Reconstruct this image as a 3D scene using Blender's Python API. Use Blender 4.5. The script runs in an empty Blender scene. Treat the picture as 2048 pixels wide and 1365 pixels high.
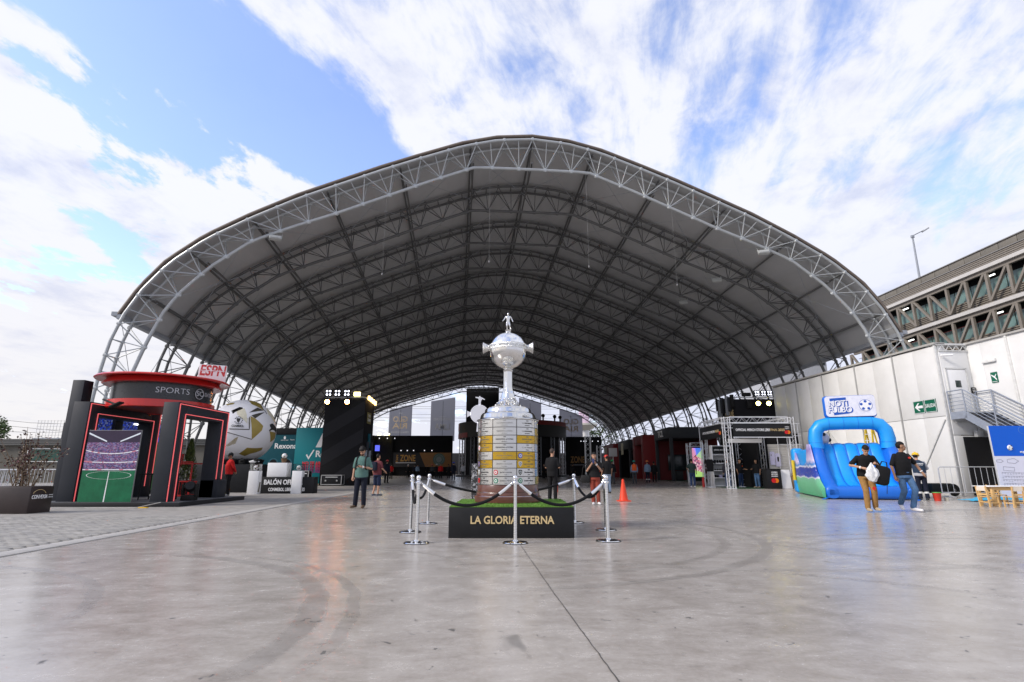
import bpy, bmesh, math, random
from mathutils import Vector, Matrix
import mathutils.noise as mnoise
R = math.radians
random.seed(7)
sc = bpy.context.scene
COL = sc.collection

# ------------------------------------------------------------------ camera
cd = bpy.data.cameras.new('camera'); cam = bpy.data.objects.new('camera', cd); COL.objects.link(cam)
cam.location = (0, 0, 1.08); cam.rotation_euler = (R(90 + 13.5), 0, 0)
cd.sensor_width = 36; cd.lens = 1070 / 2048 * 36; cd.clip_start = .1; cd.clip_end = 3000
sc.camera = cam

# ------------------------------------------------------------------ sky, sun, exposure
SUN = Vector((-.80, -.30, .62)).normalized()
sun_el = math.asin(SUN.z); sun_rot = math.atan2(SUN.x, SUN.y)
world = bpy.data.worlds.new('World'); sc.world = world; world.use_nodes = True
def build_world():
    nt = world.node_tree; N = nt.nodes; L = nt.links; N.clear()
    out = N.new('ShaderNodeOutputWorld'); bg = N.new('ShaderNodeBackground'); bg.inputs[1].default_value = .1
    L.new(bg.outputs[0], out.inputs[0])
    sky = N.new('ShaderNodeTexSky'); sky.sky_type = 'NISHITA'; sky.sun_disc = False
    sky.sun_elevation = sun_el; sky.sun_rotation = sun_rot; sky.air_density = 1.0; sky.dust_density = .6; sky.ozone_density = 2.2
    tc = N.new('ShaderNodeTexCoord'); sep = N.new('ShaderNodeSeparateXYZ'); L.new(tc.outputs['Generated'], sep.inputs[0])
    def m(op, a, b=None, c=None, clamp=False):
        n = N.new('ShaderNodeMath'); n.operation = op; n.use_clamp = clamp
        for i, v in enumerate((a, b, c)):
            if v is None: continue
            if isinstance(v, (int, float)): n.inputs[i].default_value = v
            else: L.new(v, n.inputs[i])
        return n.outputs[0]
    def ss(v, a, b):
        n = N.new('ShaderNodeMapRange'); n.interpolation_type = 'SMOOTHSTEP'
        L.new(v, n.inputs[0]); n.inputs[1].default_value = a; n.inputs[2].default_value = b
        return n.outputs[0]
    x, y, z = sep.outputs
    zz = m('ADD', m('MAXIMUM', z, 0.0), .16)
    px = m('DIVIDE', x, zz); py = m('DIVIDE', y, zz)
    def comb(a, b, c=0.0):
        n = N.new('ShaderNodeCombineXYZ')
        for i, v in enumerate((a, b, c)):
            if isinstance(v, (int, float)): n.inputs[i].default_value = v
            else: L.new(v, n.inputs[i])
        return n.outputs[0]
    def noise(vec, scale, detail, rough, dist=0.0):
        n = N.new('ShaderNodeTexNoise'); L.new(vec, n.inputs['Vector']); n.inputs['Scale'].default_value = scale
        n.inputs['Detail'].default_value = detail; n.inputs['Roughness'].default_value = rough; n.inputs['Distortion'].default_value = dist
        return n.outputs[0]
    # streets of cloud: the high layer is combed along one direction, 14 degrees right of the hall
    ca, sa = math.cos(R(16)), math.sin(R(16))
    qx = m('SUBTRACT', m('MULTIPLY', px, ca), m('MULTIPLY', py, sa))
    qy = m('ADD', m('MULTIPLY', px, sa), m('MULTIPLY', py, ca))
    street = noise(comb(qx, m('MULTIPLY', qy, .26), 3.1), 3.4, 9, .60, .5)
    broad = noise(comb(px, m('MULTIPLY', py, .7), 7.7), 1.25, 4, .5, .2)
    puff = noise(comb(px, m('MULTIPLY', py, .62), 9.4), 2.6, 12, .63, .15)
    mottle = noise(comb(qx, m('MULTIPLY', qy, .55), 5.0), 8.5, 7, .62, .3)
    # cumulus bank on the left, veil of combed cirrus on the right, an open blue lane between them
    cen = m('ADD', px, m('ADD', m('MULTIPLY', py, -.62), 1.14))
    side = m('ADD', cen, m('MULTIPLY', m('SUBTRACT', puff, .5), .40))
    lanew = m('MULTIPLY', m('SUBTRACT', 1.0, ss(m('ABSOLUTE', side), .05, .23)), ss(z, .22, .42))
    left = ss(m('MULTIPLY', side, -1.0), -.02, .08)
    low = m('SUBTRACT', 1.0, ss(z, .10, .50))
    cum = m('ADD', m('ADD', puff, m('MULTIPLY', m('SUBTRACT', mottle, .5), .26)), m('ADD', m('MULTIPLY', low, .14), -.002))
    cum = m('SUBTRACT', cum, m('MULTIPLY', lanew, .20))
    cumd = ss(cum, .475, .535)
    cir = m('ADD', m('ADD', m('MULTIPLY', street, .52), m('MULTIPLY', broad, .30)), m('MULTIPLY', mottle, .34))
    cir = m('SUBTRACT', cir, .018)
    cir = m('ADD', cir, m('ADD', m('MULTIPLY', low, .12), m('MULTIPLY', ss(px, .1, 1.0), .04)))
    cir = m('SUBTRACT', cir, m('MULTIPLY', lanew, .22))
    cird = ss(cir, .455, .60)
    dens = m('ADD', m('MULTIPLY', cumd, left), m('MULTIPLY', cird, m('SUBTRACT', 1.0, left)), clamp=True)
    dens = m('ADD', m('MULTIPLY', dens, .93), .04)
    shade = ss(m('ADD', m('MULTIPLY', noise(comb(px, py, 1.7), 3.6, 8, .6, .2), .6), m('MULTIPLY', mottle, .4)), .30, .54)
    def mix(f, a, b):
        n = N.new('ShaderNodeMix'); n.data_type = 'RGBA'
        if isinstance(f, float): n.inputs[0].default_value = f
        else: L.new(f, n.inputs[0])
        for i, v in ((6, a), (7, b)):
            if isinstance(v, tuple): n.inputs[i].default_value = v + (1,)
            else: L.new(v, n.inputs[i])
        return n.outputs[2]
    cloud = mix(shade, (5.0, 5.4, 7.0), (7.4, 7.5, 8.0))
    cloud = mix(m('MULTIPLY', m('SUBTRACT', 1.0, ss(z, .0, .45)), .75), cloud, mix(ss(m('MULTIPLY', px, -1.0), .0, 1.6), (5.2, 5.45, 6.8), (6.9, 6.6, 6.5)))
    gain = N.new('ShaderNodeMix'); gain.data_type = 'RGBA'; gain.blend_type = 'MULTIPLY'; gain.inputs[0].default_value = 1
    L.new(sky.outputs[0], gain.inputs[6]); gain.inputs[7].default_value = SKY_GAIN + (1,)
    L.new(mix(dens, gain.outputs[2], cloud), bg.inputs[0])
SKY_GAIN = (2.75, 2.5, 2.75)
build_world()
sd = bpy.data.lights.new('sun', 'SUN'); sun = bpy.data.objects.new('sun', sd); COL.objects.link(sun)
sd.energy = 2.4; sd.angle = R(14); sd.color = (1, .93, .84)
sun.rotation_euler = (-SUN).to_track_quat('-Z', 'Y').to_euler()
vs = sc.view_settings; vs.view_transform = 'Standard'; vs.look = 'None'; vs.exposure = 0.38; vs.gamma = 1; vs.use_curve_mapping = False
sc.cycles.max_bounces = 7; sc.cycles.diffuse_bounces = 4; sc.cycles.glossy_bounces = 4; sc.cycles.transparent_max_bounces = 8
sc.cycles.sample_clamp_indirect = 6
sc.cycles.use_denoising = True

# ------------------------------------------------------------------ materials
MATS = {}
def mat(name, col, rough=.6, metal=0.0, em=None, es=0.0, var=.12, vscale=6.0, bump=0.0, bscale=40.0, spec=.5, trans=0.0, alpha=1.0, coat=0.0, stretch=(1, 1, 1)):
    if name in MATS: return MATS[name]
    mt = bpy.data.materials.new(name); mt.use_nodes = True; MATS[name] = mt
    nt = mt.node_tree; b = nt.nodes['Principled BSDF']
    b.inputs['Roughness'].default_value = rough; b.inputs['Metallic'].default_value = metal
    b.inputs['Specular IOR Level'].default_value = spec if rough < .45 or metal > .5 else min(spec, .28); b.inputs['Transmission Weight'].default_value = trans; b.inputs['Alpha'].default_value = alpha
    b.inputs['Coat Weight'].default_value = coat
    tc = nt.nodes.new('ShaderNodeTexCoord'); mp = nt.nodes.new('ShaderNodeMapping'); mp.inputs['Scale'].default_value = stretch
    nt.links.new(tc.outputs['Object'], mp.inputs[0])
    n = nt.nodes.new('ShaderNodeTexNoise'); n.inputs['Scale'].default_value = vscale; n.inputs['Detail'].default_value = 6; n.inputs['Roughness'].default_value = .65
    nt.links.new(mp.outputs[0], n.inputs['Vector'])
    r = nt.nodes.new('ShaderNodeValToRGB'); r.color_ramp.elements[0].position = .3; r.color_ramp.elements[1].position = .7
    lo = tuple(max(0, c * (1 - var)) for c in col); hi = tuple(min(1, c * (1 + var)) for c in col)
    r.color_ramp.elements[0].color = lo + (1,); r.color_ramp.elements[1].color = hi + (1,)
    nt.links.new(n.outputs[0], r.inputs[0]); nt.links.new(r.outputs[0], b.inputs['Base Color'])
    mr = nt.nodes.new('ShaderNodeMapRange'); mr.inputs[3].default_value = max(.02, rough * .8); mr.inputs[4].default_value = min(1, rough * 1.2)
    nt.links.new(n.outputs[0], mr.inputs[0]); nt.links.new(mr.outputs[0], b.inputs['Roughness'])
    if bump:
        n2 = nt.nodes.new('ShaderNodeTexNoise'); n2.inputs['Scale'].default_value = bscale; n2.inputs['Detail'].default_value = 4
        nt.links.new(mp.outputs[0], n2.inputs['Vector'])
        bp = nt.nodes.new('ShaderNodeBump'); bp.inputs['Strength'].default_value = bump; bp.inputs['Distance'].default_value = .02
        nt.links.new(n2.outputs[0], bp.inputs['Height']); nt.links.new(bp.outputs[0], b.inputs['Normal'])
    if em:
        b.inputs['Emission Color'].default_value = em + (1,); b.inputs['Emission Strength'].default_value = es
    return mt
galv = mat('galvanised_steel', (.52, .54, .55), .42, .35, var=.14, vscale=3)
steel_grey = mat('grey_painted_steel', (.30, .32, .35), .45, .1)
chrome = mat('chrome', (.80, .80, .81), .08, 1.0, var=.02)
silver = mat('polished_silver', (.70, .69, .67), .085, 1.0, var=.05, vscale=14, bump=.03, bscale=25)
silver_relief = mat('chased_silver', (.80, .79, .76), .28, 1.0, var=.2, vscale=30, bump=.9, bscale=60)
plate_silver = mat('plate_silver', (.58, .57, .545), .25, 1.0, var=.05, vscale=4, stretch=(1, 1, 30))
plate_gold = mat('plate_gold', (.54, .34, .045), .27, 1.0, var=.06, vscale=4, stretch=(1, 1, 30))
wood_dark = mat('mahogany', (.11, .033, .018), .3, var=.35, vscale=5, stretch=(1, 1, 6), coat=.4)
black_matt = mat('black_board', (.009, .0095, .011), .55, var=.2)
black_fab = mat('black_fabric', (.007, .007, .0085), .85, var=.35, vscale=3, bump=.15, bscale=12)
dark_panel = mat('charcoal_panel', (.024, .027, .034), .5, var=.1, vscale=2)
white_paint = mat('white_paint', (.78, .78, .78), .45, var=.03)
white_panel = mat('white_sandwich_panel', (.70, .70, .69), .5, var=.07, vscale=.6)
red_paint = mat('red_paint', (.52, .018, .016), .32, var=.08, coat=.3)
gold_print = mat('gold_lettering', (.62, .47, .24), .5, var=.05)
white_print = mat('white_lettering', (.80, .80, .80), .6, var=.02)
black_print = mat('black_lettering', (.03, .03, .03), .6, var=.02)
rubber = mat('black_rubber', (.010, .010, .010), .7)
velvet = mat('black_velvet', (.005, .0055, .007), .9, var=.3, vscale=30)
turf = mat('artificial_turf', (.11, .24, .035), .9, var=.35, vscale=70, bump=.8, bscale=160)
wood_light = mat('pine_wood', (.62, .40, .17), .5, var=.18, vscale=6, stretch=(1, 1, 8))
glass = mat('clear_glass', (.95, .97, .97), .03, trans=1.0, var=.0)
skin_m = [mat('skin_tan', (.44, .25, .165), .55, var=.06), mat('skin_brown', (.33, .18, .11), .55, var=.06)]
hair_m = mat('dark_hair', (.006, .0045, .0035), .55, var=.4, vscale=40, bump=.6, bscale=90)

# ------------------------------------------------------------------ mesh helpers
def V(*a): return Vector(a)
class MB:
    def __init__(s): s.v = []; s.f = []; s.m = []; s.k = 0
    def add(s, vs, fs):
        o = len(s.v); s.v += [tuple(p) for p in vs]
        for f in fs: s.f.append(tuple(i + o for i in f)); s.m.append(s.k)
        return s
    def mat(s, k): s.k = k; return s
    def box(s, x0, x1, y0, y1, z0, z1, M=None):
        vs = [V(x, y, z) for x in (x0, x1) for y in (y0, y1) for z in (z0, z1)]
        if M: vs = [M @ p for p in vs]
        return s.add(vs, [(0, 1, 3, 2), (4, 6, 7, 5), (0, 4, 5, 1), (2, 3, 7, 6), (0, 2, 6, 4), (1, 5, 7, 3)])
    def bbox(s, x0, x1, y0, y1, z0, z1, b=.01, M=None):
        """box with chamfered vertical and horizontal edges"""
        bm = bmesh.new(); bmesh.ops.create_cube(bm, size=1)
        for v in bm.verts: v.co = V((x0 + x1) / 2 + v.co.x * (x1 - x0), (y0 + y1) / 2 + v.co.y * (y1 - y0), (z0 + z1) / 2 + v.co.z * (z1 - z0))
        bmesh.ops.bevel(bm, geom=bm.edges[:], offset=b, segments=2, affect='EDGES', profile=.5)
        bm.verts.index_update()
        vs = [(M @ v.co if M else v.co.copy()) for v in bm.verts]; fs = [tuple(v.index for v in f.verts) for f in bm.faces]; bm.free()
        return s.add(vs, fs)
    def rod(s, p, q, r, r2=None, n=8, caps=True):
        p = Vector(p); q = Vector(q); d = q - p
        if d.length < 1e-6: return s
        r2 = r if r2 is None else r2
        a = d.normalized(); u = a.orthogonal().normalized(); w = a.cross(u)
        vs = []
        for c, rr in ((p, r), (q, r2)):
            for i in range(n):
                t = 2 * math.pi * i / n; vs.append(c + (u * math.cos(t) + w * math.sin(t)) * rr)
        fs = [(i, (i + 1) % n, n + (i + 1) % n, n + i) for i in range(n)]
        if caps: fs += [tuple(reversed(range(n))), tuple(range(n, 2 * n))]
        return s.add(vs, fs)
    def bar(s, p, q, w, h, up=V(0, 0, 1)):
        p = Vector(p); q = Vector(q); a = (q - p).normalized()
        side = a.cross(up)
        if side.length < 1e-4: side = a.cross(V(0, 1, 0))
        side.normalize(); u = side.cross(a)
        vs = [c + side * (sx * w / 2) + u * (sz * h / 2) for c in (p, q) for sx, sz in ((-1, -1), (1, -1), (1, 1), (-1, 1))]
        return s.add(vs, [(0, 1, 2, 3), (7, 6, 5, 4), (0, 4, 5, 1), (1, 5, 6, 2), (2, 6, 7, 3), (3, 7, 4, 0)])
    def tube(s, pts, r, n=8, rs=None, closed=False):
        pts = [Vector(p) for p in pts]; k = len(pts); vs = []
        u = None
        for i, p in enumerate(pts):
            a = (pts[(i + 1) % k] - pts[i - 1]) if closed else (pts[min(i + 1, k - 1)] - pts[max(i - 1, 0)])
            a.normalize()
            if u is None: u = a.orthogonal().normalized()
            u = (u - a * u.dot(a)).normalized(); w = a.cross(u); rr = rs[i] if rs else r
            for j in range(n):
                t = 2 * math.pi * j / n; vs.append(p + (u * math.cos(t) + w * math.sin(t)) * rr)
        fs = []
        for i in range(k if closed else k - 1):
            for j in range(n):
                i2 = (i + 1) % k
                fs.append((i * n + j, i * n + (j + 1) % n, i2 * n + (j + 1) % n, i2 * n + j))
        if not closed: fs += [tuple(reversed(range(n))), tuple(range((k - 1) * n, k * n))]
        return s.add(vs, fs)
    def lathe(s, prof, n=32, c=(0, 0, 0), M=None):
        c = Vector(c); vs = []
        for r, z in prof:
            for i in range(n):
                t = 2 * math.pi * i / n; p = c + V(r * math.cos(t), r * math.sin(t), z); vs.append(M @ p if M else p)
        fs = []
        for k in range(len(prof) - 1):
            for i in range(n):
                fs.append((k * n + i, k * n + (i + 1) % n, (k + 1) * n + (i + 1) % n, (k + 1) * n + i))
        if prof[0][0] > 1e-5: fs.append(tuple(reversed(range(n))))
        if prof[-1][0] > 1e-5: fs.append(tuple(range((len(prof) - 1) * n, len(prof) * n)))
        return s.add(vs, fs)
    def ball(s, c, rx, ry=None, rz=None, n=14, M=None):
        ry = rx if ry is None else ry; rz = rx if rz is None else rz; c = Vector(c); m = max(5, n // 2 + 1); vs = [V(0, 0, -rz)]
        for k in range(1, m):
            ph = math.pi * k / m - math.pi / 2
            for i in range(n):
                t = 2 * math.pi * i / n; vs.append(V(rx * math.cos(ph) * math.cos(t), ry * math.cos(ph) * math.sin(t), rz * math.sin(ph)))
        vs.append(V(0, 0, rz)); fs = []
        for i in range(n): fs.append((0, 1 + (i + 1) % n, 1 + i))
        for k in range(m - 2):
            for i in range(n): fs.append((1 + k * n + i, 1 + k * n + (i + 1) % n, 1 + (k + 1) * n + (i + 1) % n, 1 + (k + 1) * n + i))
        e = len(vs) - 1; o = 1 + (m - 2) * n
        for i in range(n): fs.append((o + i, o + (i + 1) % n, e))
        return s.add([(M @ p if M else p) + c for p in vs], fs)
    def prism(s, poly, d, M=None):
        """polygon in xy extruded along +z by d, then M"""
        n = len(poly); vs = [V(x, y, 0) for x, y in poly] + [V(x, y, d) for x, y in poly]
        if M: vs = [M @ p for p in vs]
        return s.add(vs, [tuple(reversed(range(n))), tuple(range(n, 2 * n))] + [(i, (i + 1) % n, n + (i + 1) % n, n + i) for i in range(n)])
    def loft(s, rings):
        n = len(rings[0]); vs = [p for r in rings for p in r]; fs = []
        for k in range(len(rings) - 1):
            for i in range(n): fs.append((k * n + i, k * n + (i + 1) % n, (k + 1) * n + (i + 1) % n, (k + 1) * n + i))
        fs += [tuple(reversed(range(n))), tuple(range((len(rings) - 1) * n, len(rings) * n))]
        return s.add(vs, fs)
    def mesh(s, name, mats, smooth=30):
        me = bpy.data.meshes.new(name); me.from_pydata(s.v, [], s.f)
        for mm in (mats if isinstance(mats, (list, tuple)) else [mats]): me.materials.append(mm)
        me.polygons.foreach_set('material_index', s.m)
        if smooth:
            me.polygons.foreach_set('use_smooth', [True] * len(me.polygons)); me.update()
            me.set_sharp_from_angle(angle=R(smooth))
        me.validate(); me.update(); return me
    def build(s, name, mats, parent=None, smooth=30, loc=None):
        return link(name, s.mesh(name, mats, smooth), parent, loc)
def link(name, me, parent=None, loc=None):
    o = bpy.data.objects.new(name, me); COL.objects.link(o)
    if parent: o.parent = parent
    if loc: o.location = loc
    return o
def tag(o, label, cat, group=None):
    o['label'] = label; o['category'] = cat
    if group: o['group'] = group
    return o
def T(name, label, cat, loc=(0, 0, 0), rz=0, group=None):
    o = bpy.data.objects.new(name, None); COL.objects.link(o); o.location = loc; o.rotation_euler = (0, 0, rz); o.empty_display_size = .2
    return tag(o, label, cat, group)
def struct(o, kind='structure'): o['kind'] = kind; return o
def copy_tree(o, parent=None):
    c = o.copy(); COL.objects.link(c)
    if parent: c.parent = parent
    for ch in list(o.children): copy_tree(ch, c)
    return c
def FR(o, right, up):
    r = Vector(right).normalized(); u = Vector(up).normalized(); n = r.cross(u)
    return Matrix(((r.x, u.x, n.x, o[0]), (r.y, u.y, n.y, o[1]), (r.z, u.z, n.z, o[2]), (0, 0, 0, 1)))
def text(body, size, m, parent, M, name='lettering', ext=.003, bold=0.0, sx=1.0, align='CENTER', bend=None, shear=0.0, mirror=False, width=None):
    cu = bpy.data.curves.new('t', 'FONT'); cu.body = body; cu.size = size; cu.align_x = align; cu.align_y = 'CENTER'; cu.extrude = ext; cu.offset = bold * size; cu.shear = shear
    cu.resolution_u = 3
    ob = bpy.data.objects.new('t', cu); COL.objects.link(ob); bpy.context.view_layer.update()
    me = bpy.data.meshes.new_from_object(ob.evaluated_get(bpy.context.evaluated_depsgraph_get()))
    bpy.data.objects.remove(ob); bpy.data.curves.remove(cu)
    if width:
        xs = [v.co.x for v in me.vertices]; sx = width / max(1e-6, max(xs) - min(xs))
    for v in me.vertices:
        c = v.co; c.x *= sx * (-1 if mirror else 1)
        if bend:
            a = c.x / bend; rr = bend + c.z; v.co = V(rr * math.sin(a), c.y, rr * math.cos(a) - bend)
    me.transform(M)
    if mirror: me.flip_normals()
    me.materials.clear(); me.materials.append(m); me.name = name
    return link(name, me, parent)
XF = V(1, 0, 0); ZU = V(0, 0, 1); FACE = lambda x, y, z: FR((x, y, z), XF, ZU)   # plane that faces the -Y side

# ------------------------------------------------------------------ ground
def ground_material():
    mt = bpy.data.materials.new('polished_concrete'); mt.use_nodes = True; nt = mt.node_tree; N = nt.nodes; L = nt.links; b = N['Principled BSDF']
    tc = N.new('ShaderNodeTexCoord'); co = tc.outputs['Object']
    def m(op, a, b2=None, clamp=False):
        n = N.new('ShaderNodeMath'); n.operation = op; n.use_clamp = clamp
        for i, v in enumerate((a, b2)):
            if v is None: continue
            if isinstance(v, (int, float)): n.inputs[i].default_value = v
            else: L.new(v, n.inputs[i])
        return n.outputs[0]
    def noise(scale, detail=6, rough=.6, st=(1, 1, 1), dist=0):
        mp = N.new('ShaderNodeMapping'); mp.inputs['Scale'].default_value = st; L.new(co, mp.inputs[0])
        n = N.new('ShaderNodeTexNoise'); n.inputs['Scale'].default_value = scale; n.inputs['Detail'].default_value = detail; n.inputs['Roughness'].default_value = rough; n.inputs['Distortion'].default_value = dist
        L.new(mp.outputs[0], n.inputs['Vector']); return n.outputs[0]
    def rng(v, a, b2, c=0.0, d=1.0):
        n = N.new('ShaderNodeMapRange'); n.interpolation_type = 'SMOOTHSTEP'; L.new(v, n.inputs[0])
        for i, q in enumerate((a, b2, c, d)): n.inputs[i + 1].default_value = q
        return n.outputs[0]
    big = noise(.35, 6, .6, dist=.3); mid = noise(2.3, 12, .74, (1, 1.25, 1), .4); fin = noise(26, 8, .75); sweep = noise(3.0, 9, .75, (.8, 2.0, 1), .6)
    v = m('ADD', m('MULTIPLY', rng(big, .3, .7), .22), m('ADD', m('MULTIPLY', rng(mid, .32, .68), .40), m('ADD', m('MULTIPLY', rng(fin, .3, .7), .18), m('MULTIPLY', rng(sweep, .34, .66), .20))))
    r = N.new('ShaderNodeValToRGB'); L.new(v, r.inputs[0]); e = r.color_ramp.elements
    e[0].position = .18; e[0].color = (.305, .272, .238, 1); e[1].position = .82; e[1].color = (.465, .43, .39, 1)
    col = r.outputs[0]
    # tyre marks: arcs left by turning forklifts
    sep = N.new('ShaderNodeSeparateXYZ'); L.new(co, sep.inputs[0]); X, Y = sep.outputs[0], sep.outputs[1]
    wob = m('MULTIPLY', m('SUBTRACT', noise(.8, 3), .5), .25)
    dark = None
    for cx, cy, rad, w, ang0, ang1, s in ((-.6, 9.9, 4.6, .10, -1.55, .75, .36), (-.6, 9.9, 4.05, .09, -1.4, .6, .30), (-5.2, 3.7, 3.75, .11, -.3, 1.5, .34), (-5.2, 3.7, 4.05, .07, -.2, 1.2, .26), (-6.5, 3.2, 3.4, .08, .2, 1.7, .24),
                                       (3.5, 12.5, 6.2, .12, -2.4, -.6, .20), (6.5, 6.0, 3.2, .1, .3, 2.6, .24), (6.5, 6.0, 3.75, .1, .4, 2.4, .2), (9.0, 10.5, 5.5, .14, 2.2, 4.4, .18), (-2.2, 6.2, 1.7, .06, .1, 1.6, .25), (1.0, 2.2, 4.4, .1, .5, 1.4, .14), (-1.5, 12.5, 5.2, .07, -.9, .5, .2)):
        dx = m('SUBTRACT', X, cx); dy = m('SUBTRACT', Y, cy)
        dd = m('ABSOLUTE', m('ADD', m('SUBTRACT', m('SQRT', m('ADD', m('MULTIPLY', dx, dx), m('MULTIPLY', dy, dy))), rad), wob))
        band = m('SUBTRACT', 1.0, rng(dd, w * .55, w))
        mid_a = (ang0 + ang1) / 2; half = (ang1 - ang0) / 2
        ca = m('ADD', m('MULTIPLY', dx, math.cos(mid_a) / rad), m('MULTIPLY', dy, math.sin(mid_a) / rad))
        band = m('MULTIPLY', band, m('MULTIPLY', rng(ca, math.cos(half), math.cos(half * .6)), s * 1.05))
        dark = band if dark is None else m('MAXIMUM', dark, band)
    dark = m('MULTIPLY', dark, rng(noise(14, 8, .8, (1, 1, 1)), .30, .52))
    spots = m('MULTIPLY', m('SUBTRACT', 1.0, rng(noise(1.9, 2, .4, (1, .8, 1), 1.5), .21, .28)), .55)
    scr = m('MULTIPLY', rng(noise(5.5, 5, .75, (.4, 3.2, 1), 1.2), .66, .76), .30)
    chips = m('MULTIPLY', m('SUBTRACT', 1.0, rng(noise(11, 2, .4, (.7, 1, 1), 1.0), .25, .29)), .8)
    pits = m('MULTIPLY', m('SUBTRACT', 1.0, rng(noise(34, 2, .5), .27, .32)), .5)
    dark = m('MAXIMUM', m('MAXIMUM', chips, pits), m('MAXIMUM', dark, m('MAXIMUM', spots, scr)))
    mx = N.new('ShaderNodeMix'); mx.data_type = 'RGBA'; L.new(dark, mx.inputs[0]); L.new(col, mx.inputs[6]); mx.inputs[7].default_value = (.07, .066, .06, 1)
    L.new(mx.outputs[2], b.inputs['Base Color'])
    L.new(m('ADD', m('MULTIPLY', v, .16), m('ADD', .16, m('MULTIPLY', dark, .3))), b.inputs['Roughness'])
    b.inputs['Specular IOR Level'].default_value = .55
    bp = N.new('ShaderNodeBump'); bp.inputs['Strength'].default_value = .07; bp.inputs['Distance'].default_value = .012
    L.new(m('ADD', noise(7, 3, .55, (1, .8, 1)), m('MULTIPLY', fin, .25)), bp.inputs['Height']); L.new(bp.outputs[0], b.inputs['Normal'])
    return mt
g = MB(); g.add([V(-900, -60, 0), V(900, -60, 0), V(900, 1500, 0), V(-900, 1500, 0)], [(0, 1, 2, 3)])
struct(g.build('ground', ground_material(), smooth=0))
joint_m = mat('joint_filler', (.085, .08, .072), .8, var=.3, vscale=20)
def ribbon(name, pts, w, z, m, wob=0.0, n=60):
    q = MB(); P = []
    for i in range(n + 1):
        t = i / n * (len(pts) - 1); k = min(int(t), len(pts) - 2); a = V(*pts[k]); c = V(*pts[k + 1]); p = a.lerp(c, t - k)
        d = (c - a).normalized(); s_ = V(-d.y, d.x)
        p = p + s_ * wob * (mnoise.noise(V(i * .45, 3.3, 0)) + .5 * mnoise.noise(V(i * 1.7, 1.3, 0))); ww = w * (.75 + .5 * random.random())
        P += [V(p.x - s_.x * ww / 2, p.y - s_.y * ww / 2, z), V(p.x + s_.x * ww / 2, p.y + s_.y * ww / 2, z)]
    q.add(P, [(2 * i, 2 * i + 1, 2 * i + 3, 2 * i + 2) for i in range(n)])
    return struct(q.build(name, m, smooth=0))
ribbon('floor_joint', [(.06, 9.1), (.38, 5.14), (.56, 3.13), (.75, 1.0)], .007, .004, joint_m, .005, 140)
ribbon('floor_joint', [(-5.2, 7.4), (.1, 8.3)], .006, .004, joint_m, .006, 40)
ribbon('drain_channel', [(-60, 38.4), (60, 39.4)], .32, .004, mat('drain_grating', (.05, .05, .05), .7), 0, 60)

# paved strip on the left: a concrete edge band, then small pavers
pv_yaw = R(2.6)
PV = T('paving', 'x', 'x', (-6.45, 7.14, 0), pv_yaw); del PV['label']; del PV['category']; struct(PV)
bed = MB(); bed.add([V(-40, -12, .006), V(-.34, -12, .006), V(-.34, 60, .006), V(-40, 60, .006)], [(0, 1, 2, 3)])
paver_m = [mat('paver_a', (.30, .285, .26), .8, var=.2, vscale=9, bump=.3), mat('paver_b', (.34, .325, .30), .8, var=.2, vscale=9, bump=.3), mat('paver_c', (.27, .26, .245), .8, var=.2, vscale=9, bump=.3)]
struct(bed.build('paving_bed', mat('paver_sand', (.29, .275, .255), .9, var=.25, vscale=3), PV, 0))
ed = MB(); ed.bbox(-.32, 0, -12, 40, -.05, .014, .004); struct(ed.build('edge_band', mat('edge_concrete', (.36, .345, .325), .7, var=.15, vscale=4), PV))
cells = []
for j in range(0, 76):
    for i in range(0, 44):
        cx = -.36 - .101 - i * .206; cy = .12 + j * .109 - 2.2
        if i % 1 == 0: cells.append((cx + (.103 if j % 2 else 0) - .103, cy))
cells.sort(key=lambda c: math.hypot(c[0] + 1.6 - .0, c[1] - .6) if c[1] > -1.2 else 99)
pm = []
for k in range(3):
    q = MB(); q.bbox(-.099, .099, -.050, .050, -.03, .017, .004); pm.append(q.mesh('paver', paver_m[k]))
rest = MB()
for n_, (cx, cy) in enumerate(cells):
    dz = random.uniform(-.002, .002)
    if n_ < 290:
        o = link('paver', random.choice(pm), PV, (cx, cy, dz)); o.rotation_euler = (0, 0, random.uniform(-.012, .012))
    else:
        rest.mat(random.randrange(3)).box(cx - .099, cx + .099, cy - .05, cy + .05, -.02, .016 + dz)
struct(rest.build('paver', paver_m, PV, 0), 'stuff')

# ------------------------------------------------------------------ the vaulted hall
HY = R(5.0)
H0 = (1.12, 26.9, 0)
HALL = T('event_hall', 'huge open vaulted hall of galvanised arch trusses under a grey membrane roof', 'hall', H0, HY)
OUTP = [(0, 19.30), (2.0, 19.12), (3.9, 18.64), (6.3, 17.72), (8.2, 16.95), (10.3, 16.02), (12.4, 15.08), (14.7, 13.85), (16.75, 12.60), (18.4, 11.20), (19.45, 9.80), (20.2, 8.35), (20.6, 7.0), (20.8, 5.5), (20.9, 4.3), (20.9, 2.2), (20.9, 0)]
INNP = [(0, 17.40), (3.2, 17.38), (5.8, 16.32), (8.05, 15.33), (10.5, 14.25), (12.6, 13.42), (14.6, 12.52), (16.4, 11.1), (17.6, 9.8), (18.3, 8.75), (18.9, 7.15), (19.35, 5.55), (19.75, 3.9), (20.2, 2.2), (20.62, .35)]
def full(P): return [V(-u, 0, z) for u, z in reversed(P[1:])] + [V(u, 0, z) for u, z in P]
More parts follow.
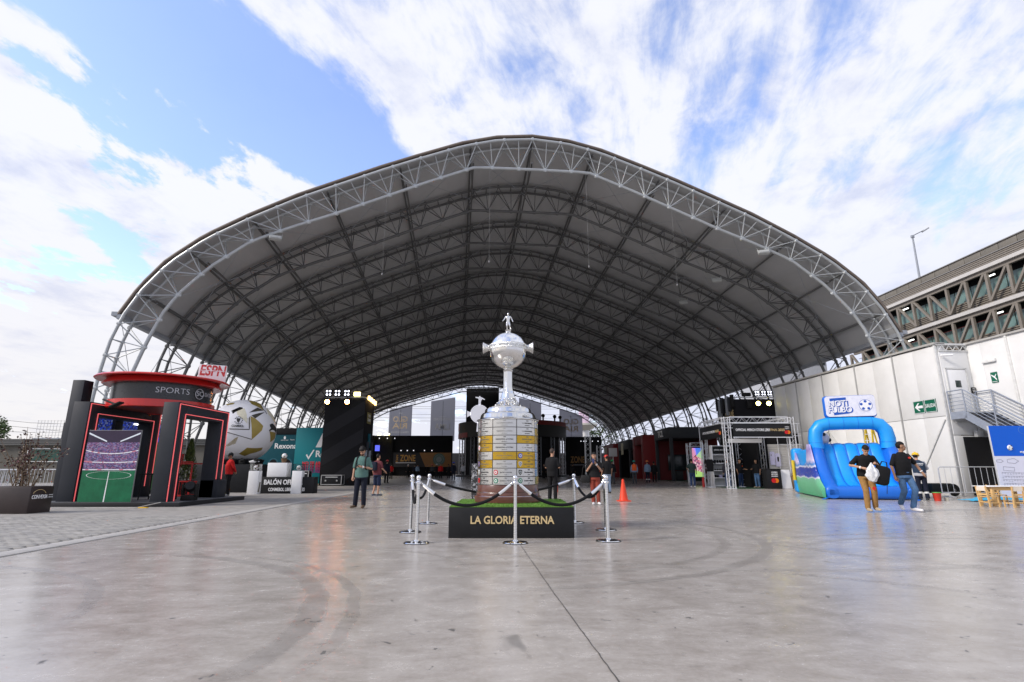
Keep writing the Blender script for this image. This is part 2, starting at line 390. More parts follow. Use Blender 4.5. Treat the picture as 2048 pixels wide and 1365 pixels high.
def resample(P, n):
    d = [0]
    for a, c in zip(P, P[1:]): d.append(d[-1] + (c - a).length)
    out = []
    for i in range(n + 1):
        t = d[-1] * i / n; k = max(j for j in range(len(P) - 1) if d[j] <= t + 1e-9); f = (t - d[k]) / max(1e-9, d[k + 1] - d[k]); out.append(P[k].lerp(P[k + 1], min(1, f)))
    return out
OUT = full(OUTP); INN = full(INNP)
def off(P, d):
    r = []
    for i, p in enumerate(P):
        a = (P[min(i + 1, len(P) - 1)] - P[max(i - 1, 0)]).normalized(); n = V(a.z, 0, -a.x); r.append(p + n * d)
    return r
TOPC = off(OUT, .26)
NP = 40
NB, BAY, CW = 16, 4.9, .42
lit = mat('galvanised_lit', (.40, .42, .425), .38, .3, var=.1, vscale=2)  # front arch steel, paler: open sky light put into the colour
shaded = mat('galvanised_shaded', (.11, .112, .112), .5, .1, var=.15, vscale=2)  # same steel under the roof, with the shade put into its colour
def warp(p, k, w=0.0):      # the hall widens and its ridge comes down a little towards the far end
    f = k / NB; z = p.z if p.z < 8 else 8 + (p.z - 8) * (1 - .15 * f)
    return V(p.x * (1 + .254 * f), w, z)
top = resample(TOPC, NP); botm = resample(INN, 2 * NP); bot = [botm[2 * i + 1] for i in range(NP)]
topf = resample(TOPC, 2 * NP)
topr = resample(TOPC, 90); botr = resample(INN, 90)
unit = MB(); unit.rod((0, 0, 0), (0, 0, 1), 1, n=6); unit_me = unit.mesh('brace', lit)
def brace_obj(p, q, r, parent):
    d = q - p; o = link('brace', unit_me, parent); o.matrix_local = Matrix.Translation(p) @ d.to_track_quat('Z', 'Y').to_matrix().to_4x4() @ Matrix.Diagonal((r, r, d.length, 1))
def members(k):
    B_ = lambda j: warp(bot[j], k, 0)
    Tp = lambda j, w: warp(top[j], k, w)
    Tf = lambda j, w: warp(topf[2 * j + 1], k, w)
    for j in range(NP):
        for w in (-CW, CW):
            yield B_(j), Tp(j, w), .027
            yield B_(j), Tp(j + 1, w), .027
        yield B_(j), Tf(j, -CW), .022
        yield Tf(j, -CW), Tf(j, CW), .022
    for j in range(2, NP, 2): yield Tp(j, -CW), Tp(j, CW), .03
foot_q = MB(); foot_q.bbox(-.55, .55, -.75, .75, -.1, .28, .03); foot_me = foot_q.mesh('footing', mat('footing_concrete', (.33, .32, .30), .8))
for k in range(NB + 1):
    m_ = lit if k == 0 else shaded
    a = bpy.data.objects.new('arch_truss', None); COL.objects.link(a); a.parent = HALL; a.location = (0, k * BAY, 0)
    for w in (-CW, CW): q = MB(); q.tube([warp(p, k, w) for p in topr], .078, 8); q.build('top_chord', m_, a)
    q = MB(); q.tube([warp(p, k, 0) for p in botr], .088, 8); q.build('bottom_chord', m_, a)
    for sx in (-1, 1): link('footing', foot_me, a, (sx * 20.75 * (1 + .254 * k / NB), 0, 0))
    gq = MB()
    for p in bot: gq.ball(warp(p, k, 0), .16, .10, .13, n=6)
    for p in top[1:-1]:
        for w in (-CW, CW): gq.ball(warp(p, k, w), .13, .1, .12, n=6)
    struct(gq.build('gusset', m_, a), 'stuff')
    if k == 0:
        for p, q, r in members(0): brace_obj(p, q, r, a)
    else:
        bq = MB()
        for p, q, r in members(k): bq.rod(p, q, r, n=5, caps=False)
        struct(bq.build('bracing', shaded, a), 'stuff')
# membrane, one panel a bay, sagging a little between the arches
memb = mat('roof_membrane', (.43, .435, .44), .75, var=.10, vscale=.5, stretch=(1, .25, 1), bump=.05, bscale=3)
ip0 = next(i for i, p in enumerate(OUT) if p.z > 8.2); ip1 = len(OUT) - 1 - ip0
roof_line = resample(OUT[ip0:ip1 + 1], 72)
NS = 6
for k in range(NB):
    pq = MB(); rows = []
    for s_ in range(NS + 1):
        t = s_ / NS; sg = .16 * 4 * t * (1 - t); rows.append([warp(p, k + t, (k + t) * BAY) for p in off(roof_line, sg - .02)])
    for rw in rows: pq.v += [tuple(p) for p in rw]
    nn = len(rows[0])
    for s_ in range(NS):
        for i in range(nn - 1): pq.f.append((s_ * nn + i, s_ * nn + i + 1, (s_ + 1) * nn + i + 1, (s_ + 1) * nn + i)); pq.m.append(0)
    pq.build('roof_panel', memb, HALL, 60)
Lh = NB * BAY
for k0, w0, w1 in ((0, -.36, 0), (NB, Lh, Lh + .5)):
    edge = MB(); a = [warp(p, k0, w0) for p in off(roof_line, .02)]; c = [warp(p, k0, w1) for p in off(roof_line, .0)]
    edge.add(a + c, [(i, i + 1, len(a) + i + 1, len(a) + i) for i in range(len(a) - 1)])
    edge.tube([warp(p, k0, w0 if w0 < 0 else w1) for p in off(roof_line, -.02)], .07, 6)
    edge.build('roof_edge_flap', mat('roof_edge', (.17, .14, .12), .6), HALL)
def at_u(P, u):
    for a, c in zip(P, P[1:]):
        if a.x <= u <= c.x: return a.lerp(c, (u - a.x) / max(1e-6, c.x - a.x))
for u in (-19.35, -17.4, -14.6, -11.0, -7.25, -3.45, 0, 3.45, 7.25, 11.0, 14.6, 17.4, 19.35):
    q = MB(); a = at_u(TOPC, u); b_ = at_u(INN, u * .94); c2 = a.lerp(b_, .78) if abs(u) < 18 else a.lerp(b_, .5)
    for p, r in ((a, .06), (c2, .048)): q.rod(warp(p, 0, -.1), warp(p, NB, Lh + .1), r, n=6)
    for k in range(NB):
        q.rod(warp(a, k, k * BAY + .1), warp(c2, k + .5, (k + .5) * BAY), .03, n=5); q.rod(warp(c2, k + .5, (k + .5) * BAY), warp(a, k + 1, (k + 1) * BAY - .1), .03, n=5)
    q.build('purlin', shaded, HALL)
for sx in (-1, 1):
    q = MB(); e = roof_line[-1] if sx > 0 else roof_line[0]
    d0 = V(-sx * .1, 0, -.12); d1 = V(sx * .16, 0, .02)
    q.bar(warp(e, 0, -.4) + d0, warp(e, NB, Lh + .5) + d0, .28, .22); q.bar(warp(e, 0, -.42) + d1, warp(e, NB, Lh + .5) + d1, .26, .20)
    q.build('eave_beam', steel_grey, HALL)
q = MB(); us = (-19.35, -14.6, -11.0, -7.25, -3.45, 0, 3.45, 7.25, 11.0, 14.6, 19.35)
for k in range(7):
    for u0, u1 in zip(us, us[1:]):
        a = at_u(off(OUT, .55), u0); c = at_u(off(OUT, .55), u1); w = k * BAY
        q.rod(warp(a, k, w), warp(c, k + 1, w + BAY), .014, n=4, caps=False); q.rod(warp(c, k, w), warp(a, k + 1, w + BAY), .014, n=4, caps=False)
    for sx in (-1, 1):
        A_, C_ = V(sx * 20.2, 0, 8.0), V(sx * 20.6, 0, 1.2)
        q.rod(warp(A_, k, k * BAY), warp(C_, k + 1, (k + 1) * BAY), .014, n=4, caps=False); q.rod(warp(A_, k + 1, (k + 1) * BAY), warp(C_, k, k * BAY), .014, n=4, caps=False)
struct(q.build('tie_cable', steel_grey, HALL, 0), 'stuff')
# floodlights clamped under the first arches
def floodlight(u, z, w, rz):
    q = MB(); q.bbox(-.30, .30, -.10, .10, -.12, .12, .03); q.box(-.24, .24, -.13, -.101, -.08, .08)
    q.bar((-.3, 0, .05), (-.3, 0, .38), .03, .05); q.bar((.3, 0, .05), (.3, 0, .38), .03, .05); q.bar((-.3, 0, .38), (.3, 0, .38), .05, .03)
    o = q.build('floodlight', mat('floodlight_housing', (.36, .37, .36), .5), HALL, loc=(u, w, z)); o.rotation_euler = (R(-25), 0, rz)
for w, us_ in ((0, (-13.4, 13.0)), (BAY, (12.6,)), (2 * BAY, (12.4,))):
    for u in us_: p = warp(at_u(INN, u), w / BAY); floodlight(u, p.z - .36, w - .1, .3 * (1 if u < 0 else -1))
for i, (u, ln, w) in enumerate(((-7.9, 4.3, .0), (-2.35, 5.4, .0), (3.05, 5.5, .0), (7.9, 4.4, .0))):
    p = at_u(INN, u); q = MB(); q.rod((0, 0, 0), (0, 0, -ln), .006, n=5); q.rod((0, 0, -ln), (0, 0, -ln - .10), .04, n=8)
    loc = Matrix.Translation(H0) @ Matrix.Rotation(HY, 4, 'Z') @ V(u, w, p.z - .1)
    tag(q.build('hanging_wire', mat('wire_steel', (.22, .22, .22), .6), None, loc=loc), ['leftmost thin wire with a small weight hanging from the front arch', 'thin hanging wire left of the trophy under the flat top of the front arch', 'thin hanging wire right of the trophy under the flat top of the front arch', 'rightmost thin wire with a small weight hanging from the front arch'][i], 'wire', 'wires hanging from the front arch')

# ------------------------------------------------------------------ white panel building on the right
WY = R(4.8); WS = .92; WA = V(21.12, 26.1, 0) * WS + V(0, 0, .085); wax = V(-math.sin(WY), math.cos(WY), 0); WALLH = 7.16
WB = T('panel_building', 'white panel clad building with an outside stair on the right', 'building', WA, WY); WB.scale = (WS,) * 3
# local x: to the right (into the building), local y: away along the hall
post_m = mat('post_grey_white', (.62, .62, .60), .5); seam_m = mat('panel_seam', (.36, .36, .35), .6)
ys = [0, 2.75, 5.7, 8.75, 11.6, 14.4]
for a, c in zip(ys, ys[1:]):
    for z0, z1 in ((-.12, 3.60), (3.63, WALLH - .06)):
        q = MB(); q.bbox(0, .12, a + .045, (a + c) / 2 - .004, z0, z1, .006); q.build('wall_panel', white_panel, WB)
        q = MB(); q.bbox(0, .12, (a + c) / 2 + .004, c - .045, z0, z1, .006); q.build('wall_panel', white_panel, WB)
    q = MB(); q.box(.03, .10, a, c, 3.58, 3.65); q.build('rail', seam_m, WB)
    q = MB(); q.bar((-.05, a + .3, .3), (-.05, c - .1, 3.4), .04, .05) if a in (2.75, 5.7) else q.bar((-.05, a + .1, 3.45), (-.05, c - .3, .25), .04, .05)
    if a < 9: q.build('diagonal_brace', post_m, WB)
for y in ys:
    q = MB(); q.bbox(-.05, .10, y - .03, y + .03, -.1, WALLH, .01); q.build('post', post_m if y in (0, 14.4) else seam_m, WB)
q = MB(); q.box(-.10, .5, -.1, 14.5, WALLH, WALLH + .10); q.build('cornice', mat('cornice_metal', (.40, .39, .37), .5), WB)
q = MB(); q.box(.14, .5, -.02, 14.42, -.1, WALLH - .02); q.build('wall_core', white_panel, WB)
# stepped back part that faces the camera, with the upper door
q = MB(); q.bbox(.12, 1.62, -.06, .06, 2.7, WALLH - .35, .006); q.build('wall_panel', white_panel, WB)
q = MB(); q.bbox(.12, 1.62, -.06, .06, -.1, 2.66, .006); q.build('wall_panel', white_panel, WB)
q = MB(); q.box(.0, 1.7, -.10, .5, WALLH - .03, WALLH + .06); q.bar((.1, -.07, WALLH - .32), (1.65, -.07, WALLH - .32), .05, .05)
for i in range(4): q.bar((.15 + i * .38, -.07, WALLH - .3), (.34 + i * .38, -.07, WALLH - .05), .025, .025); q.bar((.34 + i * .38, -.07, WALLH - .05), (.53 + i * .38, -.07, WALLH - .3), .025, .025)
q.build('lintel_truss', post_m, WB)
LZ = 3.72
door = MB(); door.bbox(.33, 1.30, -.115, -.065, LZ + .02, LZ + 2.16, .008); d_ = door.build('door', white_paint, WB)
q = MB(); q.bar((.28, -.09, LZ), (.28, -.09, LZ + 2.24), .07, .07); q.bar((1.35, -.09, LZ), (1.35, -.09, LZ + 2.24), .07, .07); q.bar((.24, -.09, LZ + 2.22), (1.39, -.09, LZ + 2.22), .07, .07); q.build('frame', post_m, d_)
q = MB(); q.box(.66, .95, -.125, -.116, LZ + 1.28, LZ + 1.62); q.build('pane', mat('dark_glass', (.05, .06, .06), .08), d_)
q = MB(); q.rod((1.18, -.12, LZ + .98), (1.18, -.19, LZ + .98), .015); q.rod((1.18, -.19, LZ + .98), (1.06, -.19, LZ + .98), .014); q.build('handle', chrome, d_)
q = MB(); q.box(1.45, 1.66, -.14, -.10, LZ + 1.0, LZ + 1.28); b_ = q.build('notice_plate', black_matt, WB)
for i in range(3): text('AVISO' if i == 0 else 'PERSONAL' if i == 1 else 'AUTORIZADO', .05, white_print, b_, FACE(1.555, -.143, LZ + 1.21 - i * .075), width=.15)
q = MB(); q.bbox(.14, .24, -.22, -.1, WALLH - .62, WALLH - .52, .02); q.rod((.2, -.2, WALLH - .58), (.52, -.42, WALLH - .60), .055); q.rod((.52, -.42, WALLH - .60), (.525, -.423, WALLH - .60), .045); q.build('security_camera', white_paint, WB)
# wall that runs on towards the camera
for a, c in ((-2.05, -.02), (-4.6, -2.09), (-7.4, -4.64)):
    q = MB(); q.bbox(1.70, 1.82, a, (a + c) / 2 + .3, -.1, WALLH, .006); q.build('wall_panel', white_panel, WB)
    q = MB(); q.bbox(1.70, 1.82, (a + c) / 2 + .308, c, -.1, WALLH, .006); q.build('wall_panel', white_panel, WB)
for y in (0, -2.07, -4.62):
    q = MB(); q.bbox(1.63, 1.80, y - .05, y + .05, -.1, WALLH + .1, .01); q.build('post', post_m, WB)
q = MB(); q.box(1.60, 2.3, -7.5, -.06, WALLH, WALLH + .09); q.build('cornice', MATS['cornice_metal'], WB)
q = MB(); q.box(1.84, 2.2, -7.4, -.1, 0, WALLH - .02); q.build('wall_core', white_panel, WB)
q = MB(); q.bbox(1.58, 1.70, -1.42, -.74, LZ + 2.34, LZ + 2.50, .03); q.build('emergency_lamp', mat('lamp_diffuser', (.7, .7, .68), .4), WB)
q = MB(); q.box(1.672, 1.70, -1.32, -1.0, LZ + 1.36, LZ + 1.86); sg = q.build('exit_sign', mat('sign_green', (.005, .115, .065), .5, var=.04), WB)
Mx = FR((1.668, -1.16, LZ + 1.6), (0, -1, 0), (0, 0, 1))
q = MB(); q.prism([(-.12, .16), (.02, .06), (.10, .16), (.13, .14), (.05, .02), (.13, -.1), (.09, -.13), (-.01, 0), (-.1, .08), (-.13, .12)], .003, Mx); q.prism([(-.13, -.2), (.13, -.2), (.13, -.18), (-.13, -.18)], .003, Mx); q.build('running_figure', white_print, sg, 0)
# exit arrow sign on the long wall
q = MB(); q.box(-.035, -.004, .46, 1.13, 3.88, 4.52); s1 = q.build('direction_sign', MATS['sign_green'], WB)
q = MB(); q.box(-.035, -.004, 1.17, 1.84, 3.88, 4.52); s2 = q.build('direction_sign', MATS['sign_green'], WB)
for s_, yc in ((s1, .795), (s2, 1.505)):
    M = FR((-.036, yc, 4.2), (0, -1, 0), (0, 0, 1)); q = MB()
    for x0, x1, y0, y1 in ((-.325, .325, .295, .315), (-.325, .325, -.315, -.295), (-.325, -.305, -.295, .295), (.305, .325, -.295, .295)): q.prism([(x0, y0), (x1, y0), (x1, y1), (x0, y1)], .003, M)
    q.build('border', white_print, s_, 0)
text('SALIDA', .26, white_print, s1, FR((-.037, .795, 4.2), (0, -1, 0), (0, 0, 1)), bold=.008, width=.57)
M = FR((-.037, 1.505, 4.2), (0, -1, 0), (0, 0, 1))
q = MB(); q.prism([(-.24, 0), (-.02, .2), (.07, .2), (-.07, .065), (.25, .065), (.25, -.065), (-.07, -.065), (.07, -.2), (-.02, -.2)], .004, M); q.build('arrow', white_print, s2, 0)
q = MB(); q.tube([(.25, -.16, LZ - .42), (1.05, -.16, LZ - .42), (1.3, -.16, LZ - .5), (1.38, -.16, LZ - .7), (1.38, -.16, 2.3)], .04, 8); q.tube([(1.52, -.13, LZ - .3), (1.52, -.13, 2.2)], .03, 6); q.bbox(1.1, 1.4, -.3, -.1, 2.55, 2.9, .03); q.build('pipe', mat('pipe_grey', (.5, .5, .49), .5), WB)
q = MB(); q.box(.16, 2.4, -.50, -.46, -.1, 2.58); tag(q.build('black_hoarding', black_fab, None), 'black cloth hoarding below the stair landing', 'hoarding'); bpy.context.view_layer.update()
bpy.data.objects['black_hoarding'].matrix_world = WB.matrix_world.copy()
# outside stair
ST = T('outside_stair', 'grey steel outside stair with a railed landing at the upper door', 'stair', WA, WY); ST.scale = (WS,) * 3
q = MB(); q.box(.12, 1.58, -.95, -.10, LZ - .05, LZ); q.build('landing', steel_grey, ST)
stair_m = mat('stair_paint', (.27, .30, .36), .45)
def stringer(x):
    q = MB(); q.bar((x, -.10, LZ - .13), (x, -.96, LZ - .13), .04, .34)
    q.bar((x, -.90, LZ - .16), (x, -5.0, LZ - .16 - 4.1 * .66), .04, .34); return q
for x in (.10, 1.60): stringer(x).build('stringer', stair_m, ST)
for i in range(14):
    q = MB(); y = -1.12 - i * .255; q.box(.13, 1.57, y - .14, y + .14, LZ - .20 - i * .168, LZ - .16 - i * .168); q.build('step', mat('stair_tread', (.10, .10, .11), .6), ST)
def rail_side(x, pts):
    q = MB()
    for p in pts: q.rod((x, p[0], p[1]), (x, p[0], p[1] + 1.05), .028)
    for k in range(6):
        zo = .18 + k * .174 if k < 5 else 1.05
        q.tube([(x, p[0], p[1] + zo) for p in pts], .03 if k == 5 else .014, 6)
    q.build('railing', stair_m, ST)
slope = [(-.95, LZ), (-2.3, LZ - .9), (-3.7, LZ - 1.82), (-4.9, LZ - 2.6)]
rail_side(.10, [(-.12, LZ)] + slope); rail_side(1.58, [(-.12, LZ)] + slope)
q = MB()
for k in range(6): q.rod((.10, -.12, LZ + (.18 + k * .174 if k < 5 else 1.05)), (.26, -.12, LZ + (.18 + k * .174 if k < 5 else 1.05)), .014)
q.build('railing', stair_m, ST)

# ------------------------------------------------------------------ multistorey car park behind
PK = T('car_park', 'brown grey multistorey car park with rows of steel diagonals behind the white building', 'car park', (35.2, 40, 0), R(1.4))
tan = mat('steel_taupe', (.21, .185, .155), .55, var=.1, vscale=2); slab_m = mat('ledge_concrete', (.50, .48, .45), .7, var=.08, vscale=1); parapet_m = mat('parapet_panel', (.17, .155, .13), .55, var=.12, vscale=1.2); louv = mat('louvre', (.21, .185, .155), .5); teal_gl = mat('teal_glass', (.13, .21, .20), .3, var=.25, vscale=.6); dark_in = mat('dark_interior', (.018, .018, .018), .9)
y0, y1 = -17.0, 13.0; PN = 1.80
q = MB(); q.box(.9, 12, y0, y1, 0, 15.6); q.build('core', dark_in, PK)
for i in range(int((y1 - y0) / 1.45)):
    y = y0 + i * 1.45; q = MB(); q.bbox(-.12, 0, y + .02, y + 1.43, 16.52, 17.05, .008); q.build('parapet_panel', parapet_m, PK)
q = MB(); q.bar((-.14, y0, 17.08), (-.14, y1, 17.08), .14, .06); q.bar((-.10, y0, 16.49), (-.10, y1, 16.49), .2, .06); q.build('coping', mat('coping', (.22, .21, .2), .5), PK)
for k in range(5):
    q = MB(); q.box(-.14, -.02, y0, y1, 15.75 + k * .145, 15.85 + k * .145); q.build('slat', louv, PK)
for z0, z1 in ((15.74, 15.90),):
    q = MB(); q.box(.0, .2, y0, y1, 15.60, 16.5); q.build('spandrel', mat('spandrel_dark', (.09, .08, .07), .7), PK)
for zt, zb in ((15.42, 13.06), (12.56, 10.2), (9.7, 7.3)):
    q = MB(); q.bar((-.30, y0, zt + .17), (-.30, y1, zt + .17), .36, .27); q.build('ledge', slab_m, PK)
    q = MB(); q.bar((-.18, y0, zt - .10), (-.18, y1, zt - .10), .22, .26); q.build('chord_beam', tan, PK)
    q = MB(); q.box(-.1, .9, y0, y1, zt + .17, zt + .34); q.build('floor_slab', dark_in, PK)
    k0 = -9
    for k in range(k0, 8):
        y = .95 - .0 + k * PN
        q = MB(); q.bar((-.18, y, zb), (-.18, y, zt - .1), .20, .20, V(0, 1, 0)); q.build('post', tan, PK)
        if k < 7:
            near_top = k < 0
            q = MB()
            a, c = ((y + .08, zt - .12), (y + PN - .08, zb + .1)) if near_top else ((y + .08, zb + .1), (y + PN - .08, zt - .12))
            q.bar((-.18, a[0], a[1]), (-.18, c[0], c[1]), .17, .19, V(1, 0, 0)); q.build('diagonal', tan, PK)
    for i in range(20):
        y = y0 + i * 1.5; q = MB(); q.box(.45, .50, y + .04, y + 1.46, zb + .7, zt - .55); q.build('pane', teal_gl, PK)
    q = MB()
    for i in range(5): q.box(.30, .36, y0, y1, zb + .06 + i * .15, zb + .15 + i * .15)
    for i in range(34): q.box(.37, .41, y0 + i * .9, y0 + i * .9 + .06, zb, zb + .85)
    q.build('guard_slats', louv, PK)
    if zt < 13: q = MB(); q.rod((.2, y0, zt - .62), (.2, y1, zt - .62), .025); q.build('red_pipe', mat('sprinkler_red', (.14, .03, .03), .5), PK)
    for yy in (-3.1, 5.4, -9.0):
        q = MB(); q.bbox(-.02, .07, yy, yy + .75, zt - .48, zt - .40, .01); q.build('tube_lamp', mat('tube_lit', (.9, .9, .9), .4, em=(1, 1, .95), es=2.5), PK)
LP = T('street_lamp', 'tall grey lamp post with an angled arm above the car park roof', 'lamp post', (37.05, 46.0, 15.6))
q = MB(); q.rod((0, 0, 0), (.1, 0, 6.6), .11, .07); q.build('pole', steel_grey, LP)
q = MB(); q.rod((.1, 0, 6.55), (1.3, 0, 7.15), .045); q.bbox(-.04, .24, -.08, .08, 6.35, 6.62, .02); q.build('arm', steel_grey, LP)
q = MB(); q.bbox(-.36, .36, -.12, .12, -.06, .06, .03, M=Matrix.Translation((1.42, 0, 7.16)) @ Matrix.Rotation(R(-32), 4, 'Y')); q.build('lamp_head', mat('lamp_grey', (.35, .36, .37), .5), LP)
# paler block seen under the right eave
PB = T('pale_block', 'pale office block with one dark window band under the right eave', 'building', (31.5, 58, 0))
q = MB(); q.box(-3.2, 3.2, 0, 8, 0, 14.2); q.build('wall', mat('pale_render', (.45, .46, .48), .7), PB)
q = MB(); q.box(-.4, 3.0, -.06, -.01, 12.3, 13.3); q.build('window', MATS['dark_glass'], PB)
q = MB(); q.bbox(-3.3, 3.3, -.1, 8, 14.2, 14.45, .02); q.build('roof', slab_m, PB)

# ------------------------------------------------------------------ left background
LW = T('boundary_building', 'low grey brown building with a flat roof behind the left barriers', 'building', (-33, 46, 0))
q = MB(); q.box(-30, 7.6, 0, 6, 0, 3.05); q.build('wall', mat('grey_brown_render', (.115, .108, .092), .8, var=.12, vscale=.7), LW)
for k in range(4):
    q = MB(); q.bbox(-30.2, 7.7, -.3 + k * .06, 6.1, 3.05 + k * .14, 3.17 + k * .14, .01); q.build('roof_band', mat('roof_grey', (.10, .10, .095), .6), LW)
q = MB(); q.box(-7.6, -3.4, -.05, -.005, 1.75, 2.75); w_ = q.build('window', mat('green_window', (.012, .06, .045), .25), LW)
q = MB()
for p, c in (((-7.7, -.07, 1.72), (-3.3, -.07, 1.72)), ((-7.7, -.07, 2.78), (-3.3, -.07, 2.78)), ((-7.7, -.07, 1.7), (-7.7, -.07, 2.8)), ((-3.3, -.07, 1.7), (-3.3, -.07, 2.8))): q.bar(p, c, .08, .08)
q.build('frame', post_m, w_)
q = MB(); q.box(2.6, 3.55, -.06, -.01, 1.0, 1.95); es = q.build('exit_sign', MATS['sign_green'], LW)
M = FR((3.08, -.063, 1.48), XF, ZU); q = MB(); q.prism([(-.3, .32), (.1, .1), (.25, .3), (.34, .22), (.18, -.05), (.3, -.36), (.15, -.36), (.02, -.1), (-.28, .2)], .004, M); q.build('running_figure', white_print, es, 0)

def leaf_cloud(mb, c, rad, n, size, sx=1, sz=1, seed=0):
    rr = random.Random(seed)
    cl = [(V(rr.gauss(0, .45), rr.gauss(0, .45), rr.gauss(0, .42)), rr.uniform(.22, .5)) for _ in range(14)]
    for _ in range(n):
        cc, cr = rr.choice(cl); d = V(rr.gauss(0, 1), rr.gauss(0, 1), rr.gauss(0, 1)).normalized() * cr * rr.uniform(.5, 1)
        p = Vector(c) + V((cc.x + d.x) * rad * sx, (cc.y + d.y) * rad * sx, (cc.z + d.z) * rad * sz)
        a = V(rr.gauss(0, 1), rr.gauss(0, 1), rr.gauss(0, 1)).normalized(); b2 = a.orthogonal().normalized(); s_ = size * rr.uniform(.6, 1.3)
        mb.mat(rr.randrange(3)).add([p - a * s_, p + b2 * s_ * .45, p + a * s_, p - b2 * s_ * .45], [(0, 1, 2, 3)])
leafs = [mat('leaf_dark', (.028, .05, .016), .7, var=.3), mat('leaf_mid', (.05, .085, .025), .7, var=.3), mat('leaf_pale', (.085, .12, .04), .7, var=.3)]
def tree(name, label, loc, h, rad, n, size, sz=1.0, group=None, cat='tree', seed=1):
    t = T(name, label, cat, loc, 0, group); rr = random.Random(seed); q = MB()
    q.tube([(0, 0, 0), (rad * .05, 0, h * .3), (rad * .02, rad * .05, h * .62)], .1, 8, rs=[h * .03, h * .022, h * .014])
    for k in range(5):
        a = k * 1.3; q.tube([(0, 0, h * (.35 + .05 * k)), (math.cos(a) * rad * .4, math.sin(a) * rad * .4, h * (.5 + .06 * k)), (math.cos(a) * rad * .7, math.sin(a) * rad * .7, h * (.62 + .06 * k))], .05, 6, rs=[h * .012, h * .008, h * .003])
    q.build('trunk', mat('bark', (.09, .07, .05), .9, var=.3), t)
    q = MB(); leaf_cloud(q, (0, 0, h * .68), rad, n, size, 1, sz, seed); q.build('crown', leafs, t, 0)
tree('broadleaf_tree', 'green tree at the far left edge above the low building', (-58.5, 60, 0), 7.6, 2.9, 2600, .16, .8, seed=3)
for i, (x, y, h, lb) in enumerate(((-28, 78, 6.0, 'dark tree seen through the kiosk left of the truss leg'), (-24.0, 80, 5.2, 'dark tree seen through the kiosk right of the truss leg'), (16.5, 122, 11.5, 'thin dark tree left of the far arch foot beyond the hall'), (19.5, 124, 12.5, 'taller thin dark tree by the far arch foot beyond the hall'), (-31.5, 76, 6.4, 'wide dark tree beyond the low building behind the kiosk'))):
    tree('broadleaf_tree', lb, (x, y, 0), h, h * .33, 700, .3, .7, 'trees beyond the hall', seed=10 + i)
BBD = T('billboard_frame', 'bare white billboard lattice on the roofs at far left', 'billboard', (-59.8, 70, 0))
q = MB()
for k in range(9): q.rod((-1.7 + k * .42, 0, 5.0), (-1.7 + k * .42, 0, 7.3), .025, n=4)
for k in range(7): q.rod((-1.8, 0, 5.0 + k * .37), (1.8, 0, 5.0 + k * .37), .025, n=4)
q.build('lattice', mat('weathered_white', (.6, .6, .58), .6), BBD)
q = MB(); q.rod((-1, .3, 0), (-1, .3, 5.1), .12); q.rod((1, .3, 0), (1, .3, 5.1), .12); q.bar((-1.9, .1, 4.95), (1.9, .1, 4.95), .5, .14); q.build('support', steel_grey, BBD)
q = MB(); q.bbox(1.8, 2.5, -.2, .2, 4.3, 7.0, .03); q.build('side_panel', dark_panel, BBD)
for i, (pts, lb) in enumerate((([(-75, 75, 8.2), (-66, 74, 7.3), (-59, 74, 7.1)], 'upper sagging power line at far left'), ([(-75, 75, 6.4), (-66, 74, 6.0), (-58, 74, 6.0)], 'lower sagging power line at far left'), ([(-75, 75, 7.4), (-66, 74, 6.6), (-52, 74, 5.2)], 'middle sagging power line falling to the right at far left'))):
    q = MB(); q.tube(pts, .03, 4); tag(q.build('power_line', rubber), lb, 'power line', 'power lines at far left')
q = MB()
for k, z in enumerate((15.4, 14.9, 13.6, 12.8, 12.1)):
    q.tube([(-40 + 8 * i, 124, z - .25 * math.sin(math.pi * i / 10)) for i in range(11)], .035, 4)
tag(q.build('power_line', rubber), 'bundle of thin power lines crossing the sky beyond the far end', 'power line', 'power lines beyond the hall')
HL = MB(); pts = []
for i in range(61): x = -700 + i * 25; pts.append((x, 900 + 0 * i, 14 + 16 * mnoise.noise(V(i * .13, 1, 0)) + 9 * mnoise.noise(V(i * .6, 4, 0))))
HL.add([V(x, y, -1) for x, y, z in pts] + [V(x, y + 60, max(6, z)) for x, y, z in pts] + [V(x, y + 300, -1) for x, y, z in pts], [(i, i + 1, 61 + i + 1, 61 + i) for i in range(60)] + [(61 + i, 62 + i, 122 + i + 1, 122 + i) for i in range(60)])
struct(HL.build('hills', mat('far_hill', (.42, .45, .52), .9, var=.1, vscale=.02)))
TW = T('white_tower', 'slim white round tower with a wide platform beyond the far end of the hall', 'tower', (15.6, 116, 0))
q = MB(); q.rod((0, 0, 0), (0, 0, 9.6), 1.0, .95, n=20); q.build('shaft', white_paint, TW)
q = MB(); q.lathe([(1.0, 9.2), (2.7, 10.2), (2.7, 10.6), (1.2, 10.7)], 20); q.bar((-3, 0, 10.9), (3, .4, 10.9), .1, .1); q.build('platform', mat('tower_cream', (.6, .58, .5), .6), TW)
q = MB(); q.bbox(-1.1, .9, -.8, .8, 10.7, 15, .05); q.build('mast_banner', mat('banner_pink', (.72, .55, .68), .7, var=.3, vscale=.5), TW)

FH = T('far_hoarding', 'long low black hoarding beyond the far end of the hall', 'hoarding', (-3, 121, 0))
for k in range(22): q = MB(); q.bbox(-44 + k * 4, -40.05 + k * 4, 0, .1, 0, 4.6, .02); q.build('panel', mat('hoarding_dark', (.03, .03, .034), .8), FH)

